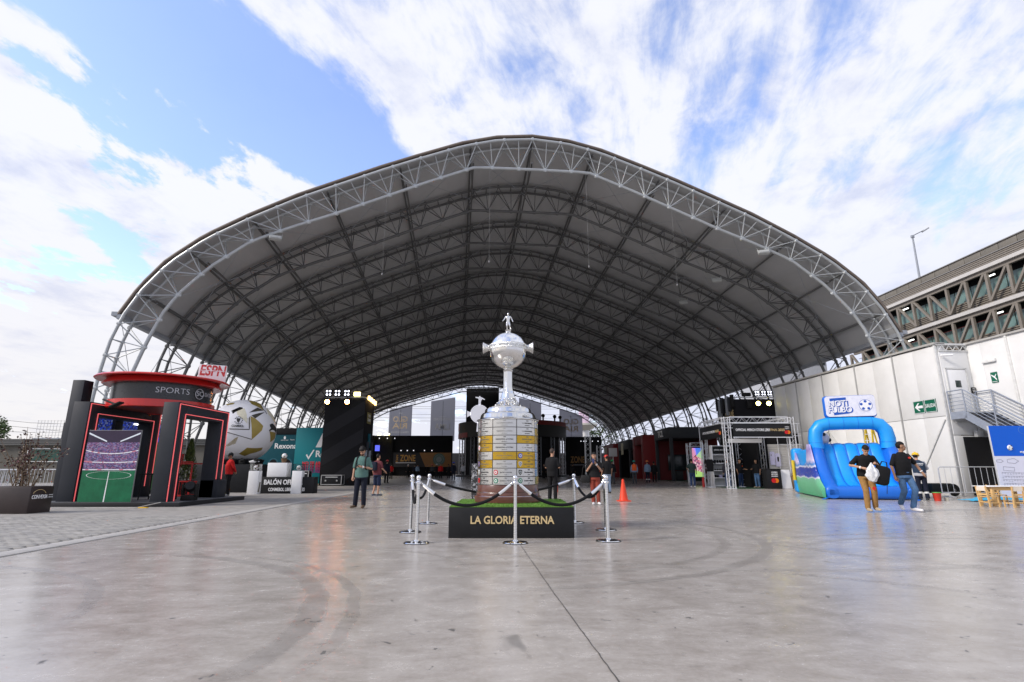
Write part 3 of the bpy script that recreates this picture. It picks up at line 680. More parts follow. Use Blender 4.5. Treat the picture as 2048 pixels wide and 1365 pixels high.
# ------------------------------------------------------------------ plinth and trophy
PL = T('plinth', 'low black plinth with the gold words LA GLORIA ETERNA under the giant trophy', 'plinth', (-.01, 10.3, 0))
q = MB(); q.bbox(-1.02, 1.02, -1.16, 1.16, 0, .478, .006); q.build('body', mat('plinth_black', (.0105, .011, .012), .5, var=.25, vscale=4, bump=.05, bscale=60), PL)
text('LA GLORIA ETERNA', .17, gold_print, PL, FACE(.01, -1.165, .275), bold=.02, ext=.006, width=1.36)
def turf_mesh():
    q = MB(); q.mat(0).bbox(-1.02, 1.02, -1.16, 1.16, .479, .487, .003); rr = random.Random(3)
    for _ in range(5200):
        x, y = rr.uniform(-1.015, 1.015), rr.uniform(-1.155, 1.155)
        if rr.random() < .35: y = -1.155 + rr.random() ** 2 * .3
        a = rr.uniform(0, 6.28); h = rr.uniform(.012, .026); w = .004; lx, ly = rr.gauss(0, .008), rr.gauss(0, .008)
        q.mat(rr.randrange(2)).add([V(x - w * math.cos(a), y - w * math.sin(a), .487), V(x + w * math.cos(a), y + w * math.sin(a), .487), V(x + lx, y + ly, .487 + h)], [(0, 1, 2)])
    return q
struct(turf_mesh().build('turf', [turf, mat('turf_pale', (.17, .31, .06), .9, var=.3, vscale=50)], PL, 0), 'stuff')
TX, TY = -.08, 10.55; TZ = .495
TR = T('giant_trophy', 'giant silver cup on a drum of silver and gold plaques with a mahogany base', 'trophy', (TX, TY, TZ))
def zt(z): return 1.08 + (z - 1.08) * 1.066 - TZ
q = MB(); q.lathe([(.628, 0), (.628, .095), (.622, .105), (.596, .11), (.596, .165), (.590, .176), (.578, .18), (.572, .30), (.566, .312), (.5, .312)], 64); q.build('wooden_base', wood_dark, TR)
q = MB(); q.lathe([(.60, .106), (.604, .110), (.60, .114)], 64); q.lathe([(.594, .176), (.597, .180), (.592, .184)], 64); q.build('base_band', silver, TR)
ZB, ZTOP = .312, zt(1.935); RD = .575
q = MB(); q.lathe([(RD, ZB), (RD, ZTOP)], 64); q.build('drum', mat('drum_seam', (.05, .045, .04), .4, .6), TR)
colr = ['SSS', 'SSS', 'GSG', 'GSS', 'SGG', 'GSG', 'SSS', 'SSS']
rowh = (ZTOP - ZB) / 8; CA = R(45); A0 = math.asin(-29 / 61.0)  # left edge of the middle column, measured from the side facing the camera
def curved(M0, a0, a1, z0, z1, r, t, n=8):
    q = MB(); 
    for k in range(n + 1):
        a = a0 + (a1 - a0) * k / n
        for rr in (r, r + t):
            for z in (z0, z1): q.v.append((rr * math.sin(a), -rr * math.cos(a), z))
    for k in range(n):
        b_ = 4 * k; c_ = b_ + 4
        for f in ((b_ + 2, c_ + 2, c_ + 3, b_ + 3), (b_ + 3, c_ + 3, c_ + 1, b_ + 1), (b_, c_, c_ + 2, b_ + 2)): q.f.append(f); q.m.append(0)
    q.f += [(0, 2, 3, 1), (4 * n + 1, 4 * n + 3, 4 * n + 2, 4 * n)]; q.m += [0, 0]
    return q
def drum_text(body, size, m, par, ang, z, r, width=None, bold=.015):
    M = Matrix.Rotation(ang, 4, 'Z') @ FR((0, -r, z), XF, ZU)
    return text(body, size, m, par, M, bend=r, width=width, bold=bold, ext=.0015)
eng = mat('engraved_grey', (.20, .19, .18), .5, .3); engd = mat('engraved_dark', (.035, .035, .035), .6)
words = {(0, 0): ('1960', 'C. A. PENAROL', 'URUGUAY'), (0, 1): ('1972', 'C. A. INDEPENDIENTE', 'ARGENTINA'), (0, 2): ('1965', 'C. A. INDEPENDIENTE', 'ARGENTINA'), (1, 0): ('1971', 'CLUB NACIONAL de FOOTBALL', 'URUGUAY'), (1, 1): ('1971', 'CLUB NACIONAL de FOOTBALL', 'URUGUAY'), (1, 2): ('1973', 'C. A. INDEPENDIENTE', 'ARGENTINA'),
         (2, 0): ('1977', 'CLUB ATLETICO', 'Argentina'), (2, 1): ('1988', 'CLUB NACIONAL de FOOTBALL', 'URUGUAY'), (2, 2): ('1986', 'RIVER PLATE', 'Argentina'), (3, 0): ('1996', 'RIVER PLATE', 'Buenos Aires'), (3, 1): ('1980', 'CLUB NACIONAL de FOOTBALL', 'URUGUAY'), (3, 2): ('1982', 'C. A. Penarol', 'Uruguay'),
         (4, 0): ('1981', 'C. R. FLAMENGO', 'Brasil'), (4, 1): ('1990', 'CLUB OLIMPIA', 'PARAGUAY'), (4, 2): ('1997', 'Cruzeiro', 'Brasil'), (5, 0): ('2003', 'Boca Juniors', 'Argentina'), (5, 1): ('1989', 'ATLETICO NACIONAL', 'COLOMBIA'), (5, 2): ('2008', 'Liga de Quito', 'Ecuador'),
         (6, 0): ('2011', 'Santos Futebol Clube', 'Santos - Brasil'), (6, 1): ('2012', 'Sport Club Corinthians Paulista', 'Brasil'), (6, 2): ('2013', 'Clube Atletico Mineiro', 'Brasil'), (7, 0): ('2019', 'C. R. do Flamengo', 'Brasil'), (7, 1): ('2021', 'Sociedade E. Palmeiras', 'Brasil'), (7, 2): ('2020', 'Sociedade E. Palmeiras', 'Brasil')}
crest_c = {(4, 2): ((.05, .08, .5), (.8, .8, .8)), (5, 0): ((.05, .06, .4), (.6, .4, .05)), (5, 2): ((.7, .7, .7), (.1, .1, .2)), (6, 0): ((.75, .75, .75), (.1, .1, .1)), (6, 1): ((.5, .03, .04), (.75, .75, .75)), (6, 2): ((.03, .03, .03), (.6, .6, .6)), (7, 0): ((.6, .03, .03), (.05, .03, .03)), (7, 1): ((.02, .2, .12), (.75, .78, .75)), (7, 2): ((.02, .2, .12), (.75, .78, .75)), (2, 0): ((.7, .7, .7), (.5, .4, .1)), (3, 0): ((.75, .75, .75), (.6, .05, .05))}
riv = MB()
for c_ in range(8):
    a0 = A0 + (c_ - 1) * CA
    for r_ in range(8):
        z1 = ZTOP - r_ * rowh - .006; z0 = ZTOP - (r_ + 1) * rowh + .006
        g_ = colr[r_][c_] if c_ < 3 else random.choice('SSG')
        p = curved(None, a0 + .012, a0 + CA - .012, z0, z1, RD + .0005, .007).build('plaque', plate_gold if g_ == 'G' else plate_silver, TR, 20)
        for aa in (a0 + .03, a0 + CA - .03):
            for zz in (z0 + .014, z1 - .014):
                riv.ball(((RD + .008) * math.sin(aa), -(RD + .008) * math.cos(aa), zz), .004, n=6)
        w_ = words.get((r_, c_))
        if w_:
            am = a0 + CA / 2 + (.05 if (r_, c_) in crest_c else 0); zc = (z0 + z1) / 2; strong = (r_, c_) in ((2, 1), (3, 1)); mm = engd if strong or r_ > 5 else eng
            wd = {(2, 1): .335, (3, 1): .335}.get((r_, c_), .30 if c_ == 1 else .24); wd = wd if r_ < 6 else .22
            drum_text(w_[0], .028, mm, p, am, z1 - .024, RD + .009)
            drum_text(w_[1], .034, mm, p, am, zc, RD + .009, wd, .03 if strong else .01)
            drum_text(w_[2], .022, mm, p, am, z0 + .026, RD + .009)
        if (r_, c_) in crest_c:
            a = a0 + .12; zc = (z0 + z1) / 2; M = Matrix.Rotation(a, 4, 'Z') @ FR((0, -RD - .009, zc), XF, ZU); c1, c2 = crest_c[(r_, c_)]
            m1 = mat('crest_%s' % (c1,), c1, .5, var=.02); m2 = mat('crest_%s' % (c2,), c2, .5, var=.02); cr = MB()
            if r_ in (6, 5) and c_ in (0, 2): sh = [(-.034, .04), (0, .046), (.034, .04), (.032, -.01), (0, -.05), (-.032, -.01)]
            else: sh = [(.042 * math.cos(t * .5236), .046 * math.sin(t * .5236)) for t in range(12)]
            cr.mat(0).prism(sh, .004, M); cr.mat(1).prism([(x * .62, y * .62) for x, y in sh], .0055, M); cr.mat(0).prism([(x * .3, y * .3) for x, y in sh], .007, M); cr.build('crest', [m1, m2], p, 0)
struct(riv.build('rivet', chrome, TR), 'stuff')
zz = zt
q = MB(); q.lathe([(.56, zz(1.930)), (.606, zz(1.934)), (.612, zz(1.945)), (.600, zz(1.958)), (.560, zz(1.968)), (.545, zz(1.985)), (.530, zz(2.04)), (.500, zz(2.075)), (.468, zz(2.082)), (.456, zz(2.10)), (.452, zz(2.135)), (.435, zz(2.160)), (.395, zz(2.168)), (.372, zz(2.172)), (.372, zz(2.186)), (.345, zz(2.19)), (.2, zz(2.192))], 72); q.build('shoulder', silver, TR, 40)
lab = MB(); M = Matrix.Rotation(R(42), 4, 'Z') @ FR((0, -.545, zz(2.01)), XF, V(0, .3, 1)); lab.prism([(.10 * math.cos(t * .3491), .034 * math.sin(t * .3491)) for t in range(18)], .012, M); lab.prism([(.07 * math.cos(t * .3491), .022 * math.sin(t * .3491)) for t in range(18)], .022, M); lab.build('cartouche', silver_relief, TR)
prof = [(.318, zz(2.190)), (.300, zz(2.205)), (.265, zz(2.222)), (.215, zz(2.26)), (.170, zz(2.31)), (.138, zz(2.37)), (.112, zz(2.44)), (.094, zz(2.51)), (.084, zz(2.58)), (.082, zz(2.86))]
st = MB(); n = 48; P = []
for r_, z in prof:
    for i in range(n):
        t = 2 * math.pi * i / n; f = 1 + .07 * math.copysign(abs(math.cos(4 * t + .0)) ** .6, math.cos(4 * t)) * (1 if z < zz(2.9) else 0); P.append(V(r_ * f * math.cos(t), r_ * f * math.sin(t), z))
st.add(P, [(k * n + i, k * n + (i + 1) % n, (k + 1) * n + (i + 1) % n, (k + 1) * n + i) for k in range(len(prof) - 1) for i in range(n)]); st.build('stem', silver, TR, 50)
rl = MB()
for s_ in range(5):
    for k in range(9):
        a = R(-60 + s_ * 30) + random.uniform(-.12, .12); z = random.uniform(2.205, 2.36); rr = .30 - (z - 2.2) * 1.0; rr = max(.155, rr)
        rl.ball((rr * math.sin(a) * .98, -rr * math.cos(a) * .98, zz(z)), .016, .016, .012, n=6)
struct(rl.build('leaf_relief', silver_relief, TR), 'stuff')
q = MB(); q.lathe([(.082, zz(2.86)), (.098, zz(2.868)), (.102, zz(2.882)), (.094, zz(2.895)), (.088, zz(2.905)), (.10, zz(2.915)), (.11, zz(2.93)), (.07, zz(2.95))], 32); q.build('collar', silver, TR, 40)
BR = .373; BZ = zz(3.268)
q = MB(); q.lathe([(.0001, BZ - BR)] + [(BR * math.cos(R(a)), BZ + BR * math.sin(R(a))) for a in range(-85, -2, 5)] + [(BR * 1.004, BZ)], 64); q.build('bowl', silver, TR, 40)
q = MB(); q.lathe([(BR * .99, BZ - .002), (BR * 1.035, BZ + .002), (BR * 1.04, BZ + .012), (BR * 1.03, BZ + .020), (BR * 1.03, BZ + .095), (BR * 1.03, BZ + .103), (BR * 1.0, BZ + .110)], 64); eq = q.build('band', silver_relief, TR, 40)
for a in (-1.15, 0, 1.15):
    M = Matrix.Rotation(a, 4, 'Z') @ FR((0, -BR * 1.03, BZ + .058), XF, ZU); text('CAMPEONATO DE CLUBES', .055, silver, eq, M, bend=BR * 1.03, width=.40, ext=.006, bold=.02)
q = MB(); q.lathe([(BR * 1.0, BZ + .108)] + [(BR * math.cos(R(a)), BZ + BR * math.sin(R(a))) for a in range(18, 86, 4)] + [(.0001, BZ + BR)], 64); q.build('lid', mat('engraved_silver', (.87, .87, .88), .16, 1.0, var=.12, vscale=9, bump=.35, bscale=9), TR, 40)
for sx in (-1, 1):
    q = MB(); M = Matrix.Translation((sx * (BR - .01), 0, BZ + .055)) @ Matrix.Rotation(sx * math.pi / 2, 4, 'Y')
    q.lathe([(.062, 0), (.058, .03), (.066, .04), (.07, .055), (.108, .125), (.114, .13), (.114, .142), (.09, .146), (.0001, .12)], 28, M=M); q.build('handle', silver_relief, TR, 40)
q = MB(); M = FR((0, -BR * .80, BZ - BR * .62), XF, V(0, -.6, .8)); q.prism([(.10 * math.cos(t * .3491), .055 * math.sin(t * .3491)) for t in range(18)], .03, M); q.prism([(.075 * math.cos(t * .3491), .04 * math.sin(t * .3491)) for t in range(18)], .045, M); q.build('shield', silver_relief, TR, 40)
q = MB(); q.lathe([(.05, BZ + BR - .01), (.062, BZ + BR + .005), (.052, BZ + BR + .02), (.058, BZ + BR + .045), (.062, BZ + BR + .055), (.0001, BZ + BR + .06)], 24); q.build('figure_stand', silver, TR)
fz = BZ + BR + .058
def limb(q, pts, rs, n=8):
    for (a, c), (r1, r2) in zip(zip(pts, pts[1:]), zip(rs, rs[1:])): q.rod(a, c, r1, r2, n); q.ball(c, r2 * 1.02, n=n)
    q.ball(pts[0], rs[0] * 1.02, n=n)
q = MB(); fy = 0
limb(q, [(-.018, 0, fz + .16), (-.024, -.012, fz + .085), (-.02, .005, fz + .015)], [.024, .019, .011]); limb(q, [(.018, 0, fz + .16), (.032, -.022, fz + .09), (.04, .0, fz + .018)], [.024, .019, .011])
q.ball((-.02, -.012, fz + .008), .012, .026, .010, n=8); q.ball((.042, -.014, fz + .008), .012, .026, .010, n=8); q.ball((.055, -.03, fz + .016), .016, n=8)
q.loft([[V(rx * math.cos(t * .5236), ry * math.sin(t * .5236), fz + z) for t in range(12)] for z, rx, ry in ((.145, .036, .026), (.175, .036, .026), (.21, .034, .024), (.255, .046, .028), (.285, .05, .026), (.298, .022, .018))])
limb(q, [(-.046, 0, fz + .278), (-.078, -.005, fz + .225), (-.108, -.02, fz + .185)], [.016, .013, .009]); limb(q, [(.046, 0, fz + .278), (.078, .005, fz + .225), (.098, -.015, fz + .172)], [.016, .013, .009])
q.rod((0, 0, fz + .29), (0, -.004, fz + .315), .013); q.ball((0, -.006, fz + .335), .021, .024, .028, n=12)
q.build('player_figure', silver, TR, 50)

# ------------------------------------------------------------------ stanchions and ropes
posts = [(-1.72, 11.51), (-1.80, 9.99), (-1.44, 8.54), (.05, 8.54), (1.49, 8.77), (1.72, 10.31), (1.31, 11.72)]
plab = ['far left rope post behind the plinth, furthest back on that side', 'left rope post standing beside the plinth, half behind the nearest left post', 'near left rope post in front of the plinth corner', 'middle rope post in front of the words on the plinth', 'near right rope post in front of the plinth corner', 'right rope post standing beside the plinth, just behind the near right one', 'far right rope post behind the plinth near the woman']
def make_post():
    t = T('rope_post', plab[0], 'stanchion', (0, 0, 0), 0, 'chrome rope posts around the trophy')
    q = MB(); q.lathe([(.19, 0), (.19, .012), (.18, .02), (.05, .034), (.034, .05), (.0001, .05)], 40); q.build('base', chrome, t)
    q = MB(); q.lathe([(.192, .001), (.194, .004), (.192, .010)], 40); q.build('base_rim', rubber, t)
    q = MB(); q.rod((0, 0, .03), (0, 0, .885), .026, n=20); q.build('pole', mat('brushed_steel', (.70, .70, .69), .28, 1.0, var=.08, vscale=3, stretch=(1, 1, 20)), t)
    q = MB(); q.lathe([(.026, .86), (.04, .865), (.04, .885), (.026, .89), (.022, .905), (.036, .915), (.036, .92), (.02, .926)], 24); q.tube([(.044 * math.cos(i * .3307), .044 * math.sin(i * .3307), .888) for i in range(19)], .008, 6, closed=True); q.build('ring_collar', chrome, t)
    q = MB(); q.ball((0, 0, .955), .040, n=20); q.build('ball_top', chrome, t, 60)
    return t
pr = make_post()
for i, (x, y) in enumerate(posts):
    o = pr if i == 0 else copy_tree(pr); o.location = (x, y, 0); o.rotation_euler = (0, 0, i * .7); o['label'] = plab[i]
rlab = ['velvet rope between the far left post and the one beside the plinth', 'velvet rope hanging between the two near left posts', 'velvet rope in front from the near left post to the middle post', 'velvet rope in front from the middle post to the near right post', 'velvet rope hanging between the two near right posts', 'velvet rope between the right post and the far right post', 'velvet rope that runs behind the trophy']
for i in range(7):
    a = V(*posts[i], .875); c = V(*posts[(i + 1) % 7], .875); d = (c - a).normalized(); a = a + d * .05; c = c - d * .05; L_ = (c - a).length; sag = .33 if 1.2 < L_ < 2.5 else (.42 if L_ < 2 else .29)
    t = T('velvet_rope', rlab[i], 'rope', a, 0, 'black ropes around the trophy')
    def P(f): return (c - a) * f + V(0, 0, -sag * 4 * f * (1 - f))
    f0 = .12 / L_ + .02
    q = MB(); q.tube([P(f0 + (1 - 2 * f0) * k / 26) for k in range(27)], .024, 10); q.build('rope', velvet, t)
    for s_ in (0, 1):
        g = (lambda f: P(f)) if s_ == 0 else (lambda f: P(1 - f))
        q = MB(); q.tube([g(.012), g(.02), g(f0 * .8), g(f0 + .035)], .02, 10, rs=[.012, .024, .028, .028]); q.tube([g(0), g(.012)], .01, 6); q.build('end_cap', chrome, t)

# ------------------------------------------------------------------ sports broadcaster kiosk on the left
KX, KY = -12.0, 18.4
K = T('broadcast_kiosk', 'black and red open kiosk with a big red disc roof and neon edged portals', 'kiosk', (KX, KY, 0))
neon = mat('neon_red', (.7, .12, .12), .4, em=(1, .16, .17), es=.5)
def L(x, y, z): return V(x - KX, y - KY, z)
q = MB(); q.bbox(-2.35, 2.2, -1.95, 2.0, 0, .13, .01); q.build('platform', mat('platform_black', (.02, .02, .022), .5), K)
q = MB(); q.box(-2.3, 2.15, -1.9, 1.95, .131, .135); q.build('carpet', mat('carpet_grey', (.10, .105, .115), .95, var=.15, vscale=8), K)
for i, (x, y) in enumerate(((-14.28, 17.25), (-14.55, 19.3), (-14.55, 20.7))):
    q = MB(); o = L(x, y, 0); q.bbox(o.x - .02, o.x + .36, o.y, o.y + .4, .13, 3.92, .01); q.build('pillar', dark_panel, K)
def portal(x1, y0, y1, x0, h, wdt, leg_cut):
    """frame whose face looks to +x, from depth y0 to y1"""
    q = MB(); a = L(x0, y0, 0); b_ = L(x1, y1, 0); lw = .50
    q.bbox(a.x, b_.x, a.y, a.y + lw, .13, h, .008); q.build('column', dark_panel, K)
    q = MB(); q.bbox(a.x, b_.x, b_.y - lw, b_.y, .13, h, .008); q.build('column', dark_panel, K)
    q = MB(); q.bbox(a.x + .002, b_.x - .002, a.y + lw, b_.y - lw, h - .42, h - .002, .008); q.build('lintel', dark_panel, K)
    for inset, zb in ((.06, 0), (lw - .10, 0)):
        q = MB(); X = b_.x + .012; ya, yb = a.y + inset, b_.y - inset; zt_ = h - inset * .85
        q.bar((X, ya, .14), (X, ya, zt_), .02, .02); q.bar((X, yb, leg_cut), (X, yb, zt_), .02, .02); q.bar((X, ya, zt_), (X, yb, zt_), .02, .02); q.build('neon_strip', neon, K)
portal(-13.22, 16.75, 20.3, -13.72, 3.15, .5, .5)
portal(-10.33, 16.60, 19.65, -10.80, 3.12, .5, .75)
q = MB(); o = L(-10.6, 19.15, 0); q.bbox(o.x - .3, o.x + .42, o.y + .0, o.y + .6, .13, .72, .01); q.build('column_foot', dark_panel, K)
# roof disc
cx, cy = L(-12.1, 18.5, 0).x, L(-12.1, 18.5, 0).y
q = MB(); q.lathe([(1.88, 4.03), (1.98, 4.00), (2.01, 4.03), (1.98, 4.07), (1.8, 4.10), (.001, 4.12)], 72, (cx, cy, 0)); q.build('roof_disc', red_paint, K)
q = MB(); q.lathe([(1.55, 3.84), (1.74, 3.83), (1.78, 3.86), (1.74, 3.90), (1.66, 4.02), (.9, 4.02)], 72, (cx, cy, 0)); q.build('lower_disc', red_paint, K)
q = MB(); q.lathe([(1.49, 3.28), (1.49, 3.86)], 72, (cx, cy, 0)); dr = q.build('drum_wall', mat('drum_black', (.018, .020, .024), .28, var=.08), K)
q = MB(); q.lathe([(1.0, 3.22), (1.52, 3.03), (1.60, 3.05), (1.60, 3.28), (1.45, 3.285)], 72, (cx, cy, 0)); q.build('red_ring', red_paint, K)
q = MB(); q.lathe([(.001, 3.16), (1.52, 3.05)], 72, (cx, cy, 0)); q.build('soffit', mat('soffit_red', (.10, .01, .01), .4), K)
pale = mat('sign_silver', (.55, .56, .6), .4, .2)
th = R(38)   # centre of the words on the drum, turned to the right
M = Matrix.Translation((cx, cy, 0)) @ Matrix.Rotation(th, 4, 'Z') @ FR((0, -1.49, 3.58), XF, ZU)
text('SPORTS', .27, pale, dr, Matrix.Translation((cx, cy, 0)) @ Matrix.Rotation(R(43), 4, 'Z') @ FR((0, -1.49, 3.58), XF, ZU), bend=1.49, width=.98, ext=.012, bold=-.012)
text('ENTER', .2, pale, dr, Matrix.Translation((cx, cy, 0)) @ Matrix.Rotation(R(96), 4, 'Z') @ FR((0, -1.49, 3.58), XF, ZU), bend=1.49, width=.5, ext=.012, bold=-.012)
M2 = Matrix.Translation((cx, cy, 0)) @ Matrix.Rotation(R(76), 4, 'Z') @ FR((0, -1.52, 3.57), XF, ZU)
q = MB(); q.tube([M2 @ V(.17 * math.cos(t * .2618), .17 * math.sin(t * .2618), -.01) for t in range(24)], .012, 6, closed=True); q.build('logo_ring', pale, dr)
text('SC', .24, pale, dr, M2, bold=.0, ext=.012)
# standing signs, screens and prints inside
q = MB(); o = L(-14.36, 18.5, 0); q.box(o.x, o.x + .06, o.y, o.y + 3.6, .14, 2.92); sc_ = q.build('back_screen', mat('screen_black', (.01, .01, .012), .3), K)
def sq(q, x, y0, y1, z0, z1): q.add([V(x, y0, z0), V(x, y1, z0), V(x, y1, z1), V(x, y0, z1)], [(0, 1, 2, 3)])
blue_crowd = bpy.data.materials.new('screen_crowd'); MATS['screen_crowd'] = blue_crowd
def speckle(name, cols, scale, em=0.0, stretch=(1, 1, 1), rough=.5):
    m_ = bpy.data.materials.new(name); m_.use_nodes = True; MATS[name] = m_; nt = m_.node_tree; b = nt.nodes['Principled BSDF']; b.inputs['Roughness'].default_value = rough
    tc = nt.nodes.new('ShaderNodeTexCoord'); mp = nt.nodes.new('ShaderNodeMapping'); mp.inputs['Scale'].default_value = stretch; nt.links.new(tc.outputs['Object'], mp.inputs[0])
    v = nt.nodes.new('ShaderNodeTexVoronoi'); v.inputs['Scale'].default_value = scale; nt.links.new(mp.outputs[0], v.inputs['Vector'])
    sp = nt.nodes.new('ShaderNodeSeparateColor'); nt.links.new(v.outputs['Color'], sp.inputs[0])
    r = nt.nodes.new('ShaderNodeValToRGB'); r.color_ramp.interpolation = 'CONSTANT'; nt.links.new(sp.outputs[0], r.inputs[0])
    for i, c in enumerate(cols):
        e = r.color_ramp.elements[i] if i < 2 else r.color_ramp.elements.new(.99)
        e.position = i / len(cols); e.color = c + (1,)
    nt.links.new(r.outputs[0], b.inputs['Base Color'])
    if em: nt.links.new(r.outputs[0], b.inputs['Emission Color']); b.inputs['Emission Strength'].default_value = em
    return m_
crowd_blue = speckle('crowd_blue', [(.01, .015, .10), (.015, .03, .25), (.02, .05, .40), (.04, .05, .12), (.12, .16, .35)], 16, .5)
crowd_purple = speckle('crowd_purple', [(.07, .03, .11), (.16, .07, .20), (.11, .09, .26), (.28, .10, .20), (.24, .22, .36), (.06, .04, .10)], 26, 0, (1, 1, 1.5))
scr_green = mat('screen_green', (.012, .045, .012), .4, em=(.02, .10, .02), es=.35); scr_blue = mat('screen_blue', (.02, .05, .4), .4, em=(.02, .05, .5), es=.7)
x = o.x + .063; y = o.y
q = MB(); sq(q.mat(1), x, y + .1, y + 3.5, .3, 2.15); sq(q.mat(0), x, y + .1, y + 3.5, 2.33, 2.85); sq(q.mat(2), x, y + .1, y + 3.5, 2.15, 2.33); q.build('stadium_picture', [crowd_blue, scr_green, scr_blue], sc_, 0)
for yy, tx, col in ((.35, 'GOL', red_paint), (.75, 'GOL', red_paint), (1.15, 'GOL', red_paint), (1.75, 'LIBERTADORES', white_print), (2.5, 'GOL GOL', red_paint), (3.1, 'FINAL', white_print)):
    text(tx, .12, col, sc_, FR((x + .003, y + yy, 2.24), (0, 1, 0), ZU), bold=.02)
q = MB(); sq(q, x + .004, y + 1.9, y + 2.7, 2.72, 2.78); q.build('ceiling_lamp', mat('strip_lit', (.9, .9, .9), .4, em=(1, 1, 1), es=3), K)
PR = T('stadium_print', 'free standing print of a floodlit stadium with green pitch in front of the kiosk', 'print stand', (-12.12, 16.55, .13)); PR.scale = (.93, 1, 1)
q = MB(); q.bbox(-.86, .86, 0, .05, 0, 2.12, .006); q.build('board', mat('print_edge', (.3, .3, .3), .6), PR)
Mp = FR((0, -.003, 0), XF, ZU); W = .855
def curve_band(z0, dz, th_): # band sagging in the middle
    q = MB(); n = 16; q.v = [tuple(Mp @ V(-W + 2 * W * i / n, z0 + s_ * th_ - dz * (1 - (2 * i / n - 1) ** 2), .001)) for i in range(n + 1) for s_ in (0, 1)]
    q.f = [(2 * i, 2 * i + 2, 2 * i + 3, 2 * i + 1) for i in range(n)]; q.m = [0] * n; return q
pg_green = mat('print_green', (.008, .13, .055), .55, var=.25, vscale=3); pg_dark = mat('print_dark', (.035, .022, .05), .55)
q = MB()
def rect(q, x0, x1, z0, z1, d=0.0): q.add([Mp @ V(x0, z0, d), Mp @ V(x1, z0, d), Mp @ V(x1, z1, d), Mp @ V(x0, z1, d)], [(0, 1, 2, 3)])
rect(q.mat(0), -W, W, .01, .92); rect(q.mat(1), -W, W, .92, 1.75); rect(q.mat(2), -W, W, 1.75, 2.11); q.build('stadium_picture', [pg_green, crowd_purple, pg_dark], PR, 0)
for z0, dz, t_ in ((.93, .0, .028), (1.17, .03, .028), (1.5, .10, .03)): curve_band(z0, dz, t_).build('tier_line', speckle('tier_%d' % int(z0 * 100), [(.75, .75, .78), (.65, .2, .25), (.8, .8, .8), (.7, .7, .75)], 9), PR, 0)
q = MB()
for k in range(40):
    t = k / 40 * 2 * math.pi; t2 = (k + 1) / 40 * 2 * math.pi
    q.add([Mp @ V(.02 + r_ * .72 * math.cos(tt), .78 + r_ * .115 * math.sin(tt), .002) for tt, r_ in ((t, .985), (t2, .985), (t2, 1.015), (t, 1.015))], [(0, 1, 2, 3)])
q.add([Mp @ V(a, b2, .002) for a, b2 in ((-.03, .01), (.01, .01), (.025, .9), (.005, .9))], [(0, 1, 2, 3)]); q.build('pitch_line', white_print, PR, 0)
q = MB()
for sx in (-1, 1): q.add([Mp @ V(sx * a, b2, .002) for a, b2 in ((.84, 2.0), (.84, 2.05), (.22, 1.80), (.22, 1.76))], [(0, 1, 2, 3)])
q.build('floodlight_row', mat('print_white', (.75, .8, .85), .5), PR, 0)
q = MB(); q.bbox(-.44, .44, -.09, .09, -.28, .36, .02)
es = T('channel_sign', 'white block sign with red ESPN letters standing on the red disc roof', 'sign', (-10.72, 18.9, 4.36), R(24)); q.build('block', white_paint, es)
q = MB(); q.bbox(-.34, .34, -.07, .07, -.26, -.241, .004); q.build('foot', red_paint, es)
M = FR((0, -.094, .13), XF, ZU)
text('ESPN', .52, red_paint, es, M, bold=.026, width=.82, shear=.12, ext=.004)
q = MB(); q.prism([(-.36, .03), (.37, .03), (.375, .055), (-.355, .055)], .006, FR((0, -.099, .10), XF, ZU)); q.build('white_cut', white_paint, es)
# lamp arms clamped to the kiosk
for i, (p, d, lb) in enumerate(((L(-12.6, 16.45, 3.18), (.55, -.15, -.18), 0), (L(-10.5, 20.2, 3.15), (.25, -.2, .1), 1))):
    q = MB(); q.rod(p, p + V(*d), .03); q.bbox(-.17, .17, -.11, .11, -.025, .025, .01, M=Matrix.Translation(p + V(*d)) @ Matrix.Rotation(R(-25), 4, 'Y')); q.build('spot_lamp', rubber, K)
# things around the kiosk
FX = T('moving_light', 'black moving stage light sitting on the kiosk platform by the right portal', 'stage light', (-10.12, 17.45, .135)); FX.scale = (.85,) * 3
q = MB(); q.bbox(-.22, .22, -.2, .2, 0, .2, .03); q.build('base', rubber, FX)
for sx in (-1, 1):
    q = MB(); q.bbox(sx * .24 - .04, sx * .24 + .04, -.08, .08, .15, .6, .02); q.build('yoke', rubber, FX)
q = MB(); q.lathe([(.13, -.2), (.17, -.12), (.19, .1), (.15, .2), (.13, .2), (.0001, .17)], 20, M=Matrix.Translation((0, 0, .48)) @ Matrix.Rotation(R(70), 4, 'X') @ Matrix.Rotation(R(20), 4, 'Y')); q.build('head', black_matt, FX)
def red_frame(name, label, loc, w, h):
    t = T(name, label, 'rail', loc, 0, 'red metal frames in the kiosk'); m_ = mat('red_rail', (.45, .02, .02), .4)
    q = MB()
    for a, c in (((0, 0, 0), (0, 0, h)), ((w, 0, 0), (w, 0, h)), ((0, 0, h), (w, 0, h)), ((0, 0, .06), (w, 0, .06)), ((0, 0, h * .45), (w, 0, h * .45))): q.bar(a, c, .045, .045)
    q.build('frame', m_, t)
    q = MB()
    for i in range(1, 5): q.bar((w * i / 5, 0, .06), (w * i / 5, 0, h * .45), .018, .018)
    q.build('bar', m_, t)
red_frame('red_rail', 'low red metal frame at the right end of the kiosk floor', (-11.85, 19.3, .135), .62, 1.2); red_frame('red_rail', 'long red rail at the back of the kiosk floor', (-12.2, 20.0, .135), 1.3, 1.15)
CT = T('potted_conifer', 'small green conifer in a dark box behind the red frame', 'plant', (-11.95, 20.3, .1))
q = MB(); q.bbox(-.3, .3, -.25, .25, 0, .6, .02); q.build('planter_box', mat('box_black', (.03, .028, .028), .5), CT)
